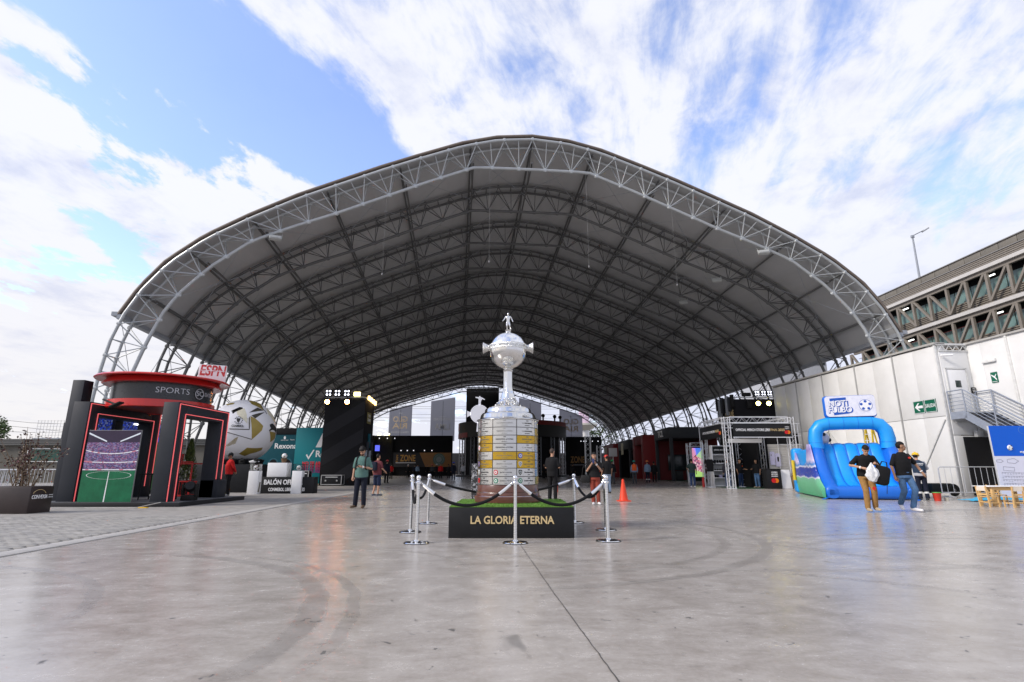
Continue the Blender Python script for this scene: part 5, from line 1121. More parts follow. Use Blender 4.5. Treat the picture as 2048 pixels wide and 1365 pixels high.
for z, n_, hh, lb in ((1.47, 6, .20, 'black'), (1.02, 7, .10, 'dark'), (.57, 4, .2, 'mixed')):
    for i in range(n_):
        x = .16 + i * (1.0 / n_); w_ = .75 / n_; q = MB(); q.ball((0, 0, hh / 2), w_ / 2, .12, hh / 2, n=10) if lb != 'mixed' else q.bbox(-w_ / 2, w_ / 2, -.12, .12, 0, hh * rr.uniform(.6, 1), .02)
        o = q.build('cap' if lb != 'mixed' else 'folded_shirt', [black_fab, rubber, mat('shirt_lilac', (.45, .42, .6), .8)][0 if lb != 'mixed' else 2 * (i % 2)]); o.location = (MX + .12 + x + w_ / 2, MY + 3.22, .012 + z)
        tag(o, '%s %s from the left on the %s shelf of the merch store unit' % (('black cap' if lb == 'black' else 'dark low cap') if lb != 'mixed' else 'folded shirt', 'first second third fourth fifth sixth seventh'.split()[i], {'black': 'upper', 'dark': 'middle', 'mixed': 'lower'}[lb]), 'cap' if lb != 'mixed' else 'shirt', 'caps on the %s shelf' % ('third' if lb == 'black' else 'fourth') if lb != 'mixed' else 'folded shirts on the lower shelf')
CN = T('store_counter', 'black counter with overlapping red and orange circles at the merch store', 'counter', (15.05, 31.95, 0)); q = MB(); q.bbox(-.42, .40, -.3, .3, 0, 1.08, .008); q.build('body', black_matt, CN); q = MB(); q.bbox(-.44, .42, -.32, .32, 1.08, 1.12, .006); q.build('counter_top', rubber, CN)
circles(CN, FACE(.02, -.304, .46), .13)
for i, t_ in enumerate(('CONMEBOL', 'LIBERTADORES', 'MUNDO')): text(t_, .09, white_print, CN, FACE(.02, -.304, .92 - i * .11), width=.36, bold=.03)
q = MB(); q.bbox(-.29, .29, -.02, .02, 0, 1.06, .006, M=Matrix.Rotation(R(-9), 4, 'X')); o = q.build('white_board', [white_paint, mat('board_lilac', (.55, .54, .68), .5)]); o.location = (15.78, 31.75, .01); tag(o, 'white board leaning beside the black store counter', 'board')
card = mat('cardboard', (.22, .135, .07), .8, var=.15, vscale=4)
for i, (x, y, w_, h_, lb) in enumerate(((16.35, 32.0, .42, .72, 'brown carton right of the leaning white board, nearest it'), (16.78, 32.2, .40, .80, 'brown carton at the right end of the carton row'), (16.45, 32.7, .5, .86, 'brown carton standing behind the other cartons'))):
    t = T('cardboard_box', lb, 'box', (x, y, 0), rr.uniform(-.1, .1), 'cartons by the store'); q = MB(); q.bbox(-w_ / 2, w_ / 2, -.2, .2, 0, h_, .006); q.build('carton', card, t); q = MB(); q.box(-.03, .03, -.203, -.2005, 0, h_); q.build('tape', mat('packing_tape', (.3, .2, .1), .3), t)
HT = T('hand_truck', 'small red trolley with a dark box on it by the cartons', 'trolley', (17.05, 30.2, 0)); q = MB(); q.bbox(-.3, .3, -.2, .2, .10, .16, .01); q.build('deck', red_paint, HT)
for x in (-.22, .22): q = MB(); q.rod((x, -.22, .06), (x, -.18, .06), .06, n=12); q.build('wheel', rubber, HT)
q = MB(); q.bbox(-.24, .24, -.17, .17, .17, .5, .02); q.build('green_box', mat('green_box', (.09, .16, .05), .6), HT); q = MB(); q.bbox(-.26, .26, -.18, .18, .505, .86, .02); q.build('dark_box', mat('dark_box', (.03, .02, .018), .6), HT)
SW = T('slat_wall', 'beige slatted display wall with two pale shirts in a scaffold frame', 'display wall', (15.75, 33.6, 0))
for k in range(15): q = MB(); q.bbox(0, 1.95, -.02, .02, 1.02 + k * .105, 1.115 + k * .105, .004); q.build('slat', mat('slat_beige', (.58, .56, .52), .5, var=.05), SW)
q = MB(); q.bbox(0, 1.95, -.02, .02, .0, .95, .004); q.build('lower_panel', mat('panel_lilac', (.55, .54, .60), .5), SW); q = MB(); q.bbox(0, 1.95, -.03, .03, 2.62, 3.25, .004); q.build('header', black_fab, SW)
q = MB()
for x in (.62, 1.35, 1.95): q.rod((x, -.08, 0), (x, -.08, 3.9), .022)
for z in (.98, 2.55, 3.1, 3.85): q.rod((.5, -.08, z), (2.1, -.08, z), .02)
q.build('scaffold', alu, SW)
for i, x in enumerate((.05, .38)):
    t = T('shirt', ['pale lilac shirt hung on the slat wall, left one', 'pale lilac shirt with a dark print hung on the slat wall'][i], 'shirt', (15.75 + x, 33.54, 1.35 - i * .1), 0, 'shirts on the slat wall'); q = MB(); q.prism([(0, 0), (.30, 0), (.30, .75), (.2, .8), (.1, .8), (0, .75)], .03, FR((0, 0, 0), XF, ZU)); q.build('body', mat('shirt_pale', (.60, .58, .78), .8), t)
    q = MB(); q.prism([(.11, .3), (.19, .3), (.21, .55), (.16, .6), (.09, .55)] if i else [(.06, .55), (.1, .55), (.1, .62), (.06, .62)], .004, FR((0, -.032, 0), XF, ZU)); q.build('print', black_print, t)
LS = T('led_screen', 'upright colourful led screen in a truss frame left of the merch store', 'screen', (13.15, 40.0, 0)); q = MB()
for x in (-.2, .95): box_truss(q, (x, 0, 0), (x, 0, 2.95), .26, .02)
box_truss(q, (-.1, 0, 2.85), (.85, 0, 2.85), .26, .02); q.build('truss_frame', alu, LS)
q = MB(); q.bbox(0, .75, -.06, .06, .55, 2.62, .01); pn = q.build('screen_panel', rubber, LS)
def em(name, c, s=.55): return mat(name, c, .4, em=c, es=s)
q = MB()
for k, (poly) in enumerate((((0, 1.3), (.3, 1.6), (.25, 2.05), (0, 2.05)), ((.1, 2.05), (.3, 1.5), (.72, 1.95), (.72, 2.05)), ((.3, 1.5), (.72, 1.2), (.72, 1.95)), ((0, .5), (.72, .3), (.72, 1.2), (.3, 1.5), (0, 1.3)), ((0, 0), (.72, 0), (.72, .3), (0, .5)))): q.mat(k).prism(poly, .003, FACE(.015, -.062, .56))
q.build('picture', [em('led_pink', (.75, .30, .45)), em('led_blue', (.08, .22, .8)), em('led_lime', (.45, .7, .35)), speckle('led_crowd', [(.75, .3, .4), (.5, .1, .15), (.8, .6, .6), (.3, .1, .2)], 8, .5), em('led_green', (.45, .75, .2))], pn, 0)
RK = T('clothes_rack', 'black jersey on a hanger rail at the left of the merch store', 'clothes rack', (MX - .25, MY + 2.5, 0)); q = MB(); q.rod((0, 0, 0), (0, 0, 1.8), .015); q.rod((0, -.2, 1.8), (0, .2, 1.8), .015); q.bbox(-.2, .2, -.2, .2, 0, .04, .01); q.build('stand', alu, RK); q = MB(); q.prism([(-.2, 0), (.2, 0), (.22, .55), (.34, .45), (.36, .6), (.12, .75), (-.12, .75), (-.36, .6), (-.34, .45), (-.22, .55)], .06, FACE(0, .03, .95)); q.build('jersey', black_fab, RK)
q = MB(); q.lathe([(.08, 0), (.08, .5), (.04, .56), (.03, .62)], 14); q.rod((.03, 0, .6), (.1, 0, .5), .02); o = tag(q.build('fire_extinguisher', red_paint, loc=(12.25, 35.4, 0)), 'red fire extinguisher at the left foot of the merch store', 'extinguisher')
# right tower
RT = T('stage_tower', 'black cloth tower with yellow lamps above the merch store', 'tower', (17.35, 38, 0))
q = MB(); q.bbox(-1.5, 1.55, 0, 3.4, 0, 5.95, .02); q.build('cloth_wall', black_fab, RT)
q = MB(); q.rod((-1.5, -.1, 6.05), (1.5, -.1, 6.05), .03); q.rod((-1.5, -.1, 6.05), (-1.5, 3.4, 6.05), .03); q.build('lamp_bar', galv, RT)
for x in (.05, .52, .95): quad_lamp(RT, x, -.12, 6.35, (.85, .88, 1.0), .17)
for x in (.05, .80): par(RT, x, -.22, 5.62, (1.0, .88, .35), .17, 8, (-.35, -1, -.1))
for k in range(7): q = MB(); q.bbox(-1.72, -1.50, .1 + k * .46, .36 + k * .46, 5.4 - .25 * (k % 3), 6.3 - .12 * (k % 2), .03); q.build('moving_head', [rubber, dark_panel, steel_grey][k % 3], RT)
q = MB(); q.bbox(-.75, -.45, -.3, -.1, 5.3, 5.8, .03); q.bbox(-.95, -.35, -.12, .1, 6.15, 6.4, .02); q.build('speaker', rubber, RT)
q = MB(); q.box(-1.53, -1.505, .3, 2.0, 4.55, 5.35); sg_ = q.build('zone_sign', black_matt, RT); text('FAN', .36, gold_print, sg_, FR((-1.535, 1.55, 4.98), (0, -1, 0), ZU), bold=.03, width=.5); text('ZONE', .62, gold_print, sg_, FR((-1.535, .8, 4.98), (0, -1, 0), ZU), bold=.02, width=.95); q = MB(); q.box(-1.536, -1.53, .4, 1.9, 4.6, 4.64); q.build('underline', white_print, sg_)
# stands along the right side of the hall
dred = mat('stand_red', (.20, .012, .014), .5); dred2 = mat('stand_red_dark', (.10, .010, .012), .6)
def stand(name, label, loc, w, d, h, fas, fm, wallm, posts_, cat='stand', portal_=None):
    t = T(name, label, cat, loc)
    q = MB(); q.bbox(0, w, 0, d, h - fas, h, .01); q.build('fascia', fm, t); q = MB(); q.box(.15, w, d - .12, d - .02, 0, h - fas); q.box(w - .12, w - .02, .1, d, 0, h - fas); q.build('back_wall', wallm, t)
    for x, y in posts_: q = MB(); q.bbox(x, x + .28, y, y + .28, 0, h - fas - .002, .01); q.build('post', fm, t)
    return t
S1 = stand('television_stand', 'charcoal exhibition stand with TCL on its roof band', (15.1, 52, 0), 4.6, 5.6, 5.06, 1.05, mat('stand_charcoal', (.022, .025, .03), .5), dred2, ((.02, .02), (.02, 5.28)))
text('TCL', .85, white_print, S1, FR((-.02, 3.1, 4.53), (0, -1, 0), ZU), bold=.03, ext=.02, width=1.9)
for i, (x, y) in enumerate(((.8, 1.4), (1.9, 1.2), (3.0, 1.6))): q = MB(); q.bbox(x, x + .7, y, y + .5, .02, .95 + .2 * (i % 2), .02); q.build('display_desk', [black_matt, steel_grey, black_matt][i], S1)
q = MB(); q.bbox(1.2, 3.6, 5.2, 5.3, 1.0, 2.6, .02); q.build('television', mat('tv_screen', (.02, .03, .035), .15), S1); q = MB(); q.box(.2, 4.4, .1, 5.4, .002, .012); q.build('floor_mat', MATS['carpet_green'], S1)
S2 = T('red_portal', 'red gateway stand with a dark doorway between two charcoal stands', 'stand', (14.95, 62, 0)); q = MB(); q.bbox(0, 3.0, 0, 1.1, 0, 4.95, .01); q.build('pillar', dred, S2); q = MB(); q.bbox(0, 3.0, 4.3, 5.5, 0, 4.95, .01); q.build('pillar', dred, S2); q = MB(); q.bbox(.02, 2.98, 1.1, 4.3, 3.9, 4.94, .01); q.build('lintel', mat('stand_red_matt', (.15, .02, .022), .6), S2); q = MB(); q.box(2.0, 2.9, 1.1, 4.3, 0, 3.9); q.build('back_wall', dred2, S2)
S3 = stand('dark_stand', 'charcoal stand with a small bright poster beyond the red gateway', (14.8, 69, 0), 3.2, 7, 4.8, 1.2, MATS['stand_charcoal'], black_fab, ((.02, .02), (.02, 6.7))); q = MB(); q.box(-.02, -.005, 3.5, 5.0, 3.0, 4.5); q.build('poster', mat('poster_cream', (.6, .56, .4), .6, var=.5, vscale=1.5), S3)
S4 = T('red_stand', 'dark red stand with a grey silhouette print near the far arch foot', 'stand', (14.5, 78, 0)); q = MB(); q.bbox(0, 3.2, 0, 8, 0, 4.7, .01); q.build('wall', dred, S4); q = MB(); M = FR((-.006, 6.0, 0), (0, -1, 0), ZU); q.prism([(.2, 1.0), (2.6, .8), (3.8, 2.4), (4.6, 3.9), (4.2, 4.1), (3.0, 2.6), (1.0, 2.4)], .01, M); q.prism([(1.5, .1), (3.6, .1), (3.8, 2.0), (1.2, 2.2)], .012, M); q.build('silhouette_print', mat('print_rose', (.22, .12, .12), .6, var=.3, vscale=.8), S4, 0); q = MB(); q.prism([(-1.2, 3.2), (.4, 3.2), (.4, 4.4), (-1.2, 4.4)], .012, M); q.build('poster', MATS['poster_cream'], S4, 0)
q = MB(); q.bbox(-.5, .5, -.06, .06, 2.6, 3.6, .02); q.rod((0, 0, 0), (0, 0, 2.6), .06); tag(q.build('white_sign', white_paint, loc=(12.2, 66, 0)), 'small white panel on a pole left of the red stand', 'sign')
# ------------------------------------------------------------------ far stage, round bar, banners
FS = T('fan_zone_stage', 'long black stage wall with ZONE lettering and a bronze panel at the far left', 'stage', (-24.8, 96, 0))
q = MB(); q.bbox(0, 14.3, 0, .6, 0, 6.9, .03); q.build('back_wall', black_fab, FS); q = MB(); q.bbox(-.2, .6, -.8, .1, 0, 6.9, .03); q.bbox(3.6, 3.9, -.5, 0, 0, 6.8, .02); q.build('leg_drape', black_fab, FS)
bronze = mat('bronze_print', (.30, .15, .055), .6, var=.08)
q = MB(); q.bbox(3.9, 14.2, -.35, -.05, 1.5, 3.95, .02); fr = q.build('front_board', mat('stage_charcoal', (.03, .03, .033), .6), FS); q = MB(); q.prism([(8.6, 3.93), (14.15, 3.93), (14.15, 1.52), (9.7, 1.52)], .012, FACE(0, -.352, 0)); q.build('bronze_panel', bronze, fr, 0)
text('ZONE', 1.5, mat('zone_gold', (.50, .27, .07), .5), fr, FACE(6.6, -.356, 2.95), width=2.7, bold=.03); text('FAN', .5, MATS['zone_gold'], fr, FR((4.75, -.356, 2.95), (0, 0, 1), (-1, 0, 0)), width=1.2, bold=.03); q = MB(); q.box(4.5, 8.0, -.356, -.352, 2.16, 2.26); q.build('underline', white_print, fr)
q = MB(); M = FACE(12.05, -.37, 2.78); c24 = [(math.cos(t * .2618), math.sin(t * .2618)) for t in range(24)]
for k, r_ in enumerate((1.05, .82, .72, .5)): q.mat(k % 2).prism([(x * r_, y * r_) for x, y in c24], .012 + .006 * k, M)
q.build('club_crest', [mat('crest_green', (.10, .17, .15), .6), mat('crest_grey', (.22, .25, .24), .6)], fr, 0)
for x in (1.2, 2.4, 2.7): q = MB(); q.bbox(x, x + .6, -.9, -.7, 6.95, 7.25, .03); q.build('wash_lamp', MATS['wash_yellow'], FS)
for x in (1.5, 2.9, 4.2, 5.4, 6.5, 7.6, 9.5, 10.8): q = MB(); q.ball((x, -.6, 6.4 if x < 4.5 else 4.3), .1, n=8); q.build('spot_lamp', mat('spot_lit', (.9, .9, 1), .4, em=(.9, .92, 1), es=.8), FS)
q = MB(); q.box(.9, 1.7, -.85, -.82, 4.2, 5.2); q.build('blue_screen', em('blue_lit', (.08, .10, .6), 1.2), FS)
F2 = T('fan_zone_stage', 'long black stage wall with ZONE lettering at the far right behind the woman', 'stage', (9.2, 96, 0)); q = MB(); q.bbox(0, 6.6, 0, .6, 0, 6.7, .03); q.build('back_wall', black_fab, F2); q = MB(); q.bbox(4.0, 4.3, -.5, 0, 0, 6.7, .02); q.build('leg_drape', black_fab, F2); text('ZONE', 1.5, mat('zone_gold_dim', (.28, .15, .05), .5), F2, FACE(2.3, -.02, 2.7), width=2.5, bold=.03); q = MB(); q.box(1.0, 3.6, -.02, -.01, 1.8, 1.9); q.build('underline', steel_grey, F2)
for x in (2.9, 3.4, 3.8, 4.9, 5.9): q = MB(); q.ball((x, -.6, 5.9), .09, n=8); q.build('spot_lamp', MATS['spot_lit'], F2)
BC = T('round_bar', 'large round black bar with a red edged canopy ring behind the trophy', 'bar', (.05, 86, 0)); RB = 8.5
q = MB(); q.lathe([(RB - .4, 5.75), (RB, 5.75), (RB, 8.05), (RB - .4, 8.05)], 64); q.build('canopy_ring', mat('canopy_black', (.028, .029, .026), .6), BC)
def arc_band(r, a0, a1, z0, z1, m_, par_, name, t=.03): curved(None, a0, a1, z0, z1, r, t, 16).build(name, m_, par_, 30)
arc_band(RB + .005, R(20), R(100), 7.45, 8.1, dred2 if 0 else mat('canopy_red', (.20, .018, .015), .5), BC, 'red_edge'); arc_band(RB + .005, R(-88), R(-52), 5.72, 6.45, MATS['canopy_red'], BC, 'red_edge'); arc_band(RB + .005, R(-95), R(-72), 6.9, 8.0, MATS['canopy_red'], BC, 'red_edge')
for k in range(10):
    a = R(-85 + k * 19); q = MB(); x, y = (RB - .45) * math.sin(a), -(RB - .45) * math.cos(a); box_truss(q, (x, y, 0), (x, y, 5.75), .5, .04, .5); q.build('truss_column', alu if k in (0, 1, 8, 9) else steel_grey, BC)
q = MB(); q.lathe([(RB - .9, .0), (RB - .9, 5.74)], 48); q.build('drape', black_fab, BC); q = MB(); q.lathe([(RB + .3, 0), (RB + .3, .25), (RB - 1.0, .26)], 48); q.build('step', black_matt, BC)
for k, a in enumerate((32, 48, 58)): q = MB(); x, y = RB * math.sin(R(a)), -RB * math.cos(R(a)); q.rod((x, y, 8.1), (x, y, 8.5), .12); q.ball((x, y, 8.75), .28, n=10); q.build('moving_head', rubber, BC)
CO = T('trophy_cutout', 'white cut out of a trophy on the roof of the round bar', 'cutout', (-4.75, 78.5, 6.4)); q = MB(); w = 1.35; dpth = .25
disc = [(w * math.cos(t * .1963), 2.55 + w * math.sin(t * .1963)) for t in range(32)]; Mc = FR((0, 0, 0), XF, ZU)
q.prism(disc, dpth, Mc); q.prism([(-.4, 0), (.4, 0), (.3, 1.4), (-.3, 1.4)], dpth, Mc)
for sx in (-1, 1): q.prism([(sx * 1.25, 2.4), (sx * 1.8, 2.1), (sx * 1.8, 3.0), (sx * 1.25, 2.75)][::sx], dpth, Mc)
q.prism([(-.15, 3.85), (.2, 3.85), (.15, 4.3), (.35, 4.75), (.75, 4.6), (.75, 4.72), (.35, 4.95), (.15, 5.0), (.1, 5.15), (-.05, 5.15), (-.1, 5.0), (-.6, 5.05), (-.6, 4.93), (-.15, 4.8)], dpth, Mc); q.build('silhouette', mat('cutout_white', (.80, .80, .85), .6, em=(.72, .72, .82), es=.55), CO, 0)  # emission stands in for backlight coming through the white cut out
cloth_g = mat('banner_grey', (.17, .17, .18), .85, var=.12, vscale=.3)
def see_through(m_, c, f):      # thin printed mesh cloth: part of the light behind comes through
    nt = m_.node_tree; o_ = nt.nodes['Material Output']; tl = nt.nodes.new('ShaderNodeBsdfTranslucent'); tl.inputs[0].default_value = c + (1,); mx = nt.nodes.new('ShaderNodeMixShader'); mx.inputs[0].default_value = f
    nt.links.new(nt.nodes['Principled BSDF'].outputs[0], mx.inputs[1]); nt.links.new(tl.outputs[0], mx.inputs[2]); nt.links.new(mx.outputs[0], o_.inputs[0])
see_through(cloth_g, (.62, .62, .65), .72); ink = mat('banner_ink_pale', (.62, .63, .66), .8); ink2 = mat('banner_ink_gold', (.60, .48, .34), .8)
def banner(label, x0, x1, z0, zl, zr, m_, rows):
    t = T('hanging_banner', label, 'banner', ((x0 + x1) / 2, 106.5, 0), 0, 'banners across the far end'); h = (x1 - x0) / 2
    q = MB(); q.prism([(-h, z0), (h, z0), (h, zr), (-h, zl)], .06, FR((0, .03, 0), XF, ZU)); q.build('cloth', m_, t, 0)
    for tx, z, sz, w_, ink_ in rows: text(tx, sz, ink_, t, FACE(0, -.04, z), mirror=True, width=w_, bold=.02)
    q = MB(); q.box(-.03, .03, -.045, -.035, z0, min(zl, zr)); q.build('seam', black_fab, t)
banner('grey banner with mirrored LA GLORIA ETERNA at the far left', -24.3, -19.8, 6.5, 12.6, 13.7, cloth_g, (('LA', 11.9, .5, .6, ink), ('GLO', 10.7, 1.5, 2.9, ink2), ('RIA', 9.4, 1.5, 2.9, ink2), ('ETERNA AQUÍ EN LIMA', 8.2, .4, 3.6, ink)))
banner('grey banner with mirrored LIBERTADORES LIMA left of the black one', -16.1, -11.3, 6.5, 14.3, 15.1, cloth_g, (('CONMEBOL', 11.2, .3, 1.4, ink), ('LIBERTADORES', 10.7, .6, 3.6, ink), ('LIMA', 9.2, 1.8, 3.0, ink)))
banner('tall black banner at the middle of the far end', -9.1, -2.6, 6.5, 16.9, 16.9, black_fab, ())
banner('grey banner half hidden behind the trophy shoulder', 1.4, 5.8, 6.5, 15.0, 13.9, cloth_g, (('LIBERTADORES', 10.7, .6, 3.4, ink), ('LIMA', 9.2, 1.8, 3.0, ink)))
banner('grey banner with mirrored LA GLORIA ETERNA at the far right', 9.4, 13.9, 6.5, 12.9, 11.4, cloth_g, (('LA', 11.3, .5, .6, ink), ('GLO', 10.2, 1.5, 2.9, ink2), ('RIA', 8.8, 1.5, 2.9, ink2), ('ETERNA AQUÍ EN LIMA', 7.4, .4, 3.6, ink)))
# ------------------------------------------------------------------ inflatable slide
blue_l = mat('inflatable_light_blue', (.010, .30, .76), .38, var=.06, vscale=1.2, bump=.08, bscale=5); blue_d = mat('inflatable_blue', (.006, .13, .58), .38, var=.08, vscale=1.2, bump=.08, bscale=5)
IS = T('inflatable_slide', 'light blue inflatable slide with an arch and a sign reading NOTI FULBO', 'inflatable', (11.75, 20.85, 0), R(-18)); IW = 3.15
q = MB(); n = 14
prof_s = [(.35, .46), (.7, .50), (1.05, .62), (1.4, .88), (1.7, 1.25), (1.95, 1.70), (2.1, 2.02), (2.3, 2.10)]
for ln in range(5):
    x0 = .50 + ln * (IW - 1.0) / 5; x1 = .50 + (ln + 1) * (IW - 1.0) / 5; qq = MB(); rings = []
    for k, (y, z) in enumerate(prof_s):
        a = Vector((0, prof_s[min(k + 1, 7)][0] - prof_s[max(k - 1, 0)][0], prof_s[min(k + 1, 7)][1] - prof_s[max(k - 1, 0)][1])).normalized(); nn_ = V(0, -a.z, a.y)
        rings.append([V(x0 + (x1 - x0) * i / 8, y, z) + nn_ * (.055 * math.sin(math.pi * i / 8) ** .6) for i in range(9)] + [V(x0 + (x1 - x0) * (8 - i) / 8, y, z) - nn_ * .12 for i in range(9)])
    qq.loft(rings); qq.build('slide_lane', blue_l, IS, 50)
q = MB(); q.bbox(.03, IW - .03, .0, .62, .02, .47, .13); q.build('front_cushion', blue_d, IS, 60)
q = MB(); q.bbox(.45, IW - .45, 1.75, 5.6, .03, 1.0, .1); q.build('body_core', blue_d, IS, 60)
for sx, xc in ((0, .27), (1, IW - .27)):
    rings = []
    for y, zt_, r_ in ((.0, .42, .20), (.12, .52, .25), (.6, .72, .27), (1.05, 1.1, .27), (1.4, 1.62, .27), (1.65, 2.05, .28), (2.1, 2.15, .28), (2.35, 2.0, .22)):
        ring = []
        for i in range(16):
            t = 2 * math.pi * i / 16; cxx = math.cos(t); szz = math.sin(t); ring.append(V(xc + r_ * cxx, y, .03 + (zt_ - .03) * (.5 + .5 * math.copysign(abs(szz) ** .55, szz))))
        rings.append(ring)
    q = MB(); q.loft(rings); q.build('side_bolster', blue_d, IS, 60)
pts = [(.30, 1.85, 1.9), (.28, 1.85, 2.3), (.33, 1.85, 2.62), (.5, 1.85, 2.84), (.8, 1.85, 2.92), (IW / 2, 1.85, 2.93), (IW - .8, 1.85, 2.92), (IW - .5, 1.85, 2.84), (IW - .33, 1.85, 2.62), (IW - .28, 1.85, 2.3), (IW - .30, 1.85, 1.9)]
q = MB(); q.tube(pts, .26, 20); q.build('arch_tube', blue_l, IS, 60)
for k, (p, a) in enumerate((((.80, 1.85, 2.92), 0), ((1.33, 1.85, 2.93), 0), ((1.85, 1.85, 2.93), 0), ((2.35, 1.85, 2.92), 0), ((.29, 1.85, 2.15), 1), ((IW - .29, 1.85, 2.15), 1))):
    q = MB(); q.tube([V(*p) + (V(0, .262 * math.cos(t * .3142), .262 * math.sin(t * .3142)) if a == 0 else V(.262 * math.cos(t * .3142), .262 * math.sin(t * .3142), 0)) for t in range(20)], .007, 5, closed=True); q.build('seam', blue_d, IS)
for ln in range(1, 5):
    x = .50 + ln * (IW - 1.0) / 5; q = MB(); q.tube([(x, y - .01, z + .012) for y, z in prof_s], .022, 6); q.build('lane_seam', blue_d, IS)
q = MB(); q.tube([(x, y + .25, z) for x, y, z in pts], .24, 16); q.build('arch_back', blue_d, IS, 60)
q = MB(); q.bbox(.1, IW - .1, 2.3, 5.6, .03, .9, .1); q.bbox(.05, .55, 2.2, 5.7, .03, 1.95, .16); q.bbox(IW - .55, IW - .05, 2.2, 5.7, .03, 1.95, .16); q.build('rear_walls', blue_l, IS, 60)
def side_print_mat():
    m_ = bpy.data.materials.new('stadium_side_print'); m_.use_nodes = True; nt = m_.node_tree; b = nt.nodes['Principled BSDF']; b.inputs['Roughness'].default_value = .4
    tc = nt.nodes.new('ShaderNodeTexCoord'); sp = nt.nodes.new('ShaderNodeSeparateXYZ'); nt.links.new(tc.outputs['Object'], sp.inputs[0])
    r = nt.nodes.new('ShaderNodeValToRGB'); mr = nt.nodes.new('ShaderNodeMapRange'); mr.inputs[2].default_value = 2.2
    nz = nt.nodes.new('ShaderNodeTexNoise'); nz.inputs['Scale'].default_value = 1.6; nt.links.new(tc.outputs['Object'], nz.inputs['Vector'])
    ad = nt.nodes.new('ShaderNodeMath'); ad.operation = 'MULTIPLY_ADD'; ad.inputs[1].default_value = .25; nt.links.new(nz.outputs[0], ad.inputs[0]); nt.links.new(sp.outputs[2], ad.inputs[2]); nt.links.new(ad.outputs[0], mr.inputs[0]); nt.links.new(mr.outputs[0], r.inputs[0])
    els = [(0, (.03, .32, .14)), (.30, (.16, .50, .28)), (.39, (.20, .50, .34)), (.40, (.70, .72, .80)), (.43, (.03, .07, .40)), (.58, (.02, .05, .35)), (.60, (.65, .66, .78)), (.64, (.03, .20, .55)), (.72, (.62, .55, .75)), (.9, (.30, .24, .55)), (1, (.50, .45, .70))]
    for i, (p, c) in enumerate(els):
        e = r.color_ramp.elements[i] if i < 2 else r.color_ramp.elements.new(p); e.position = p; e.color = c + (1,)
    vo = nt.nodes.new('ShaderNodeTexVoronoi'); vo.inputs['Scale'].default_value = 14; nt.links.new(tc.outputs['Object'], vo.inputs['Vector'])
    lt = nt.nodes.new('ShaderNodeMath'); lt.operation = 'LESS_THAN'; lt.inputs[1].default_value = .2; nt.links.new(vo.outputs['Distance'], lt.inputs[0])
    g1 = nt.nodes.new('ShaderNodeMath'); g1.operation = 'COMPARE'; g1.inputs[1].default_value = .505; g1.inputs[2].default_value = .075; nt.links.new(mr.outputs[0], g1.inputs[0])
    mu = nt.nodes.new('ShaderNodeMath'); mu.operation = 'MULTIPLY'; nt.links.new(lt.outputs[0], mu.inputs[0]); nt.links.new(g1.outputs[0], mu.inputs[1])
    mx = nt.nodes.new('ShaderNodeMix'); mx.data_type = 'RGBA'; nt.links.new(mu.outputs[0], mx.inputs[0]); nt.links.new(r.outputs[0], mx.inputs[6]); nt.links.new(vo.outputs['Color'], mx.inputs[7]); nt.links.new(mx.outputs[2], b.inputs['Base Color'])
    return m_
spm = side_print_mat()
rings = []
for y, zt_ in ((.06, .40), (.6, .66), (1.05, 1.05), (1.4, 1.56), (1.7, 2.08), (2.3, 2.12), (2.6, 1.4), (3.4, 1.25), (4.4, 1.28), (5.1, 1.85), (5.7, 2.05)):
    rings.append([V(-.02 - .07 * math.sin(math.pi * i / 8), y, .05 + (zt_ - .05) * i / 8) for i in range(9)] + [V(.03, y, .05 + (zt_ - .05) * (8 - i) / 8) for i in range(9)])
q = MB(); q.loft(rings); q.build('side_panel', spm, IS, 60)
q = MB(); q.bbox(-.12, .35, 5.1, 5.75, .03, 2.05, .12); q.build('corner_post', blue_l, IS, 60); q = MB(); q.tube([(-.16, 5.0, .6), (-.16, 5.0, 1.5)], .07, 8); q.build('yellow_tube', mat('inflatable_yellow', (.62, .46, .02), .4), IS)
q = MB(); q.bbox(.72, 2.62, 1.74, 2.04, 3.15, 4.06, .12); sb = q.build('sign_block', blue_d, IS, 60)
def rrect(x0, x1, y0, y1, r): return [(cx_ + r * math.cos(R(a)), cy_ + r * math.sin(R(a))) for cx_, cy_, a0 in ((x1 - r, y1 - r, 0), (x0 + r, y1 - r, 90), (x0 + r, y0 + r, 180), (x1 - r, y0 + r, 270)) for a in range(a0, a0 + 91, 18)]
Ms = FACE(1.67, 1.715, 3.61); q = MB(); q.prism(rrect(-.90, .90, -.42, .42, .13), .02, Ms); q.build('sign_face', mat('sign_face_white', (.70, .71, .80), .4), sb, 30)
sblue = mat('sign_blue', (.005, .08, .42), .4); q = MB(); M_ = FACE(1.67, 1.692, 3.61); q.prism([(-.72, .22), (-.12, .26), (-.12, .36), (-.72, .33)], .004, M_); q.prism([(-.62, -.36), (-.05, -.30), (-.03, -.21), (-.62, -.26)], .004, M_); q.build('blue_bar', sblue, sb, 0)
for dx, m_, bo, e_ in ((.02, sblue, .04, .003), (0, white_print, .006, .006)):
    text('NOTi', .33, m_, sb, FACE(1.24 + dx, 1.69 - e_, 3.72 - dx), bold=bo, width=.66 + (dx > 0) * .05, ext=e_); text('FULBO', .33, m_, sb, FACE(1.29 + dx, 1.69 - e_, 3.46 - dx), bold=bo, width=.84 + (dx > 0) * .05, ext=e_)
q = MB(); M_ = FACE(2.22, 1.69, 3.62); c20 = [(math.cos(t * .3142), math.sin(t * .3142)) for t in range(20)]; q.mat(0).prism([(x * .24, y * .24) for x, y in c20], .004, M_)
q.mat(1).prism([(x * .225, y * .225) for x, y in c20], .006, M_)
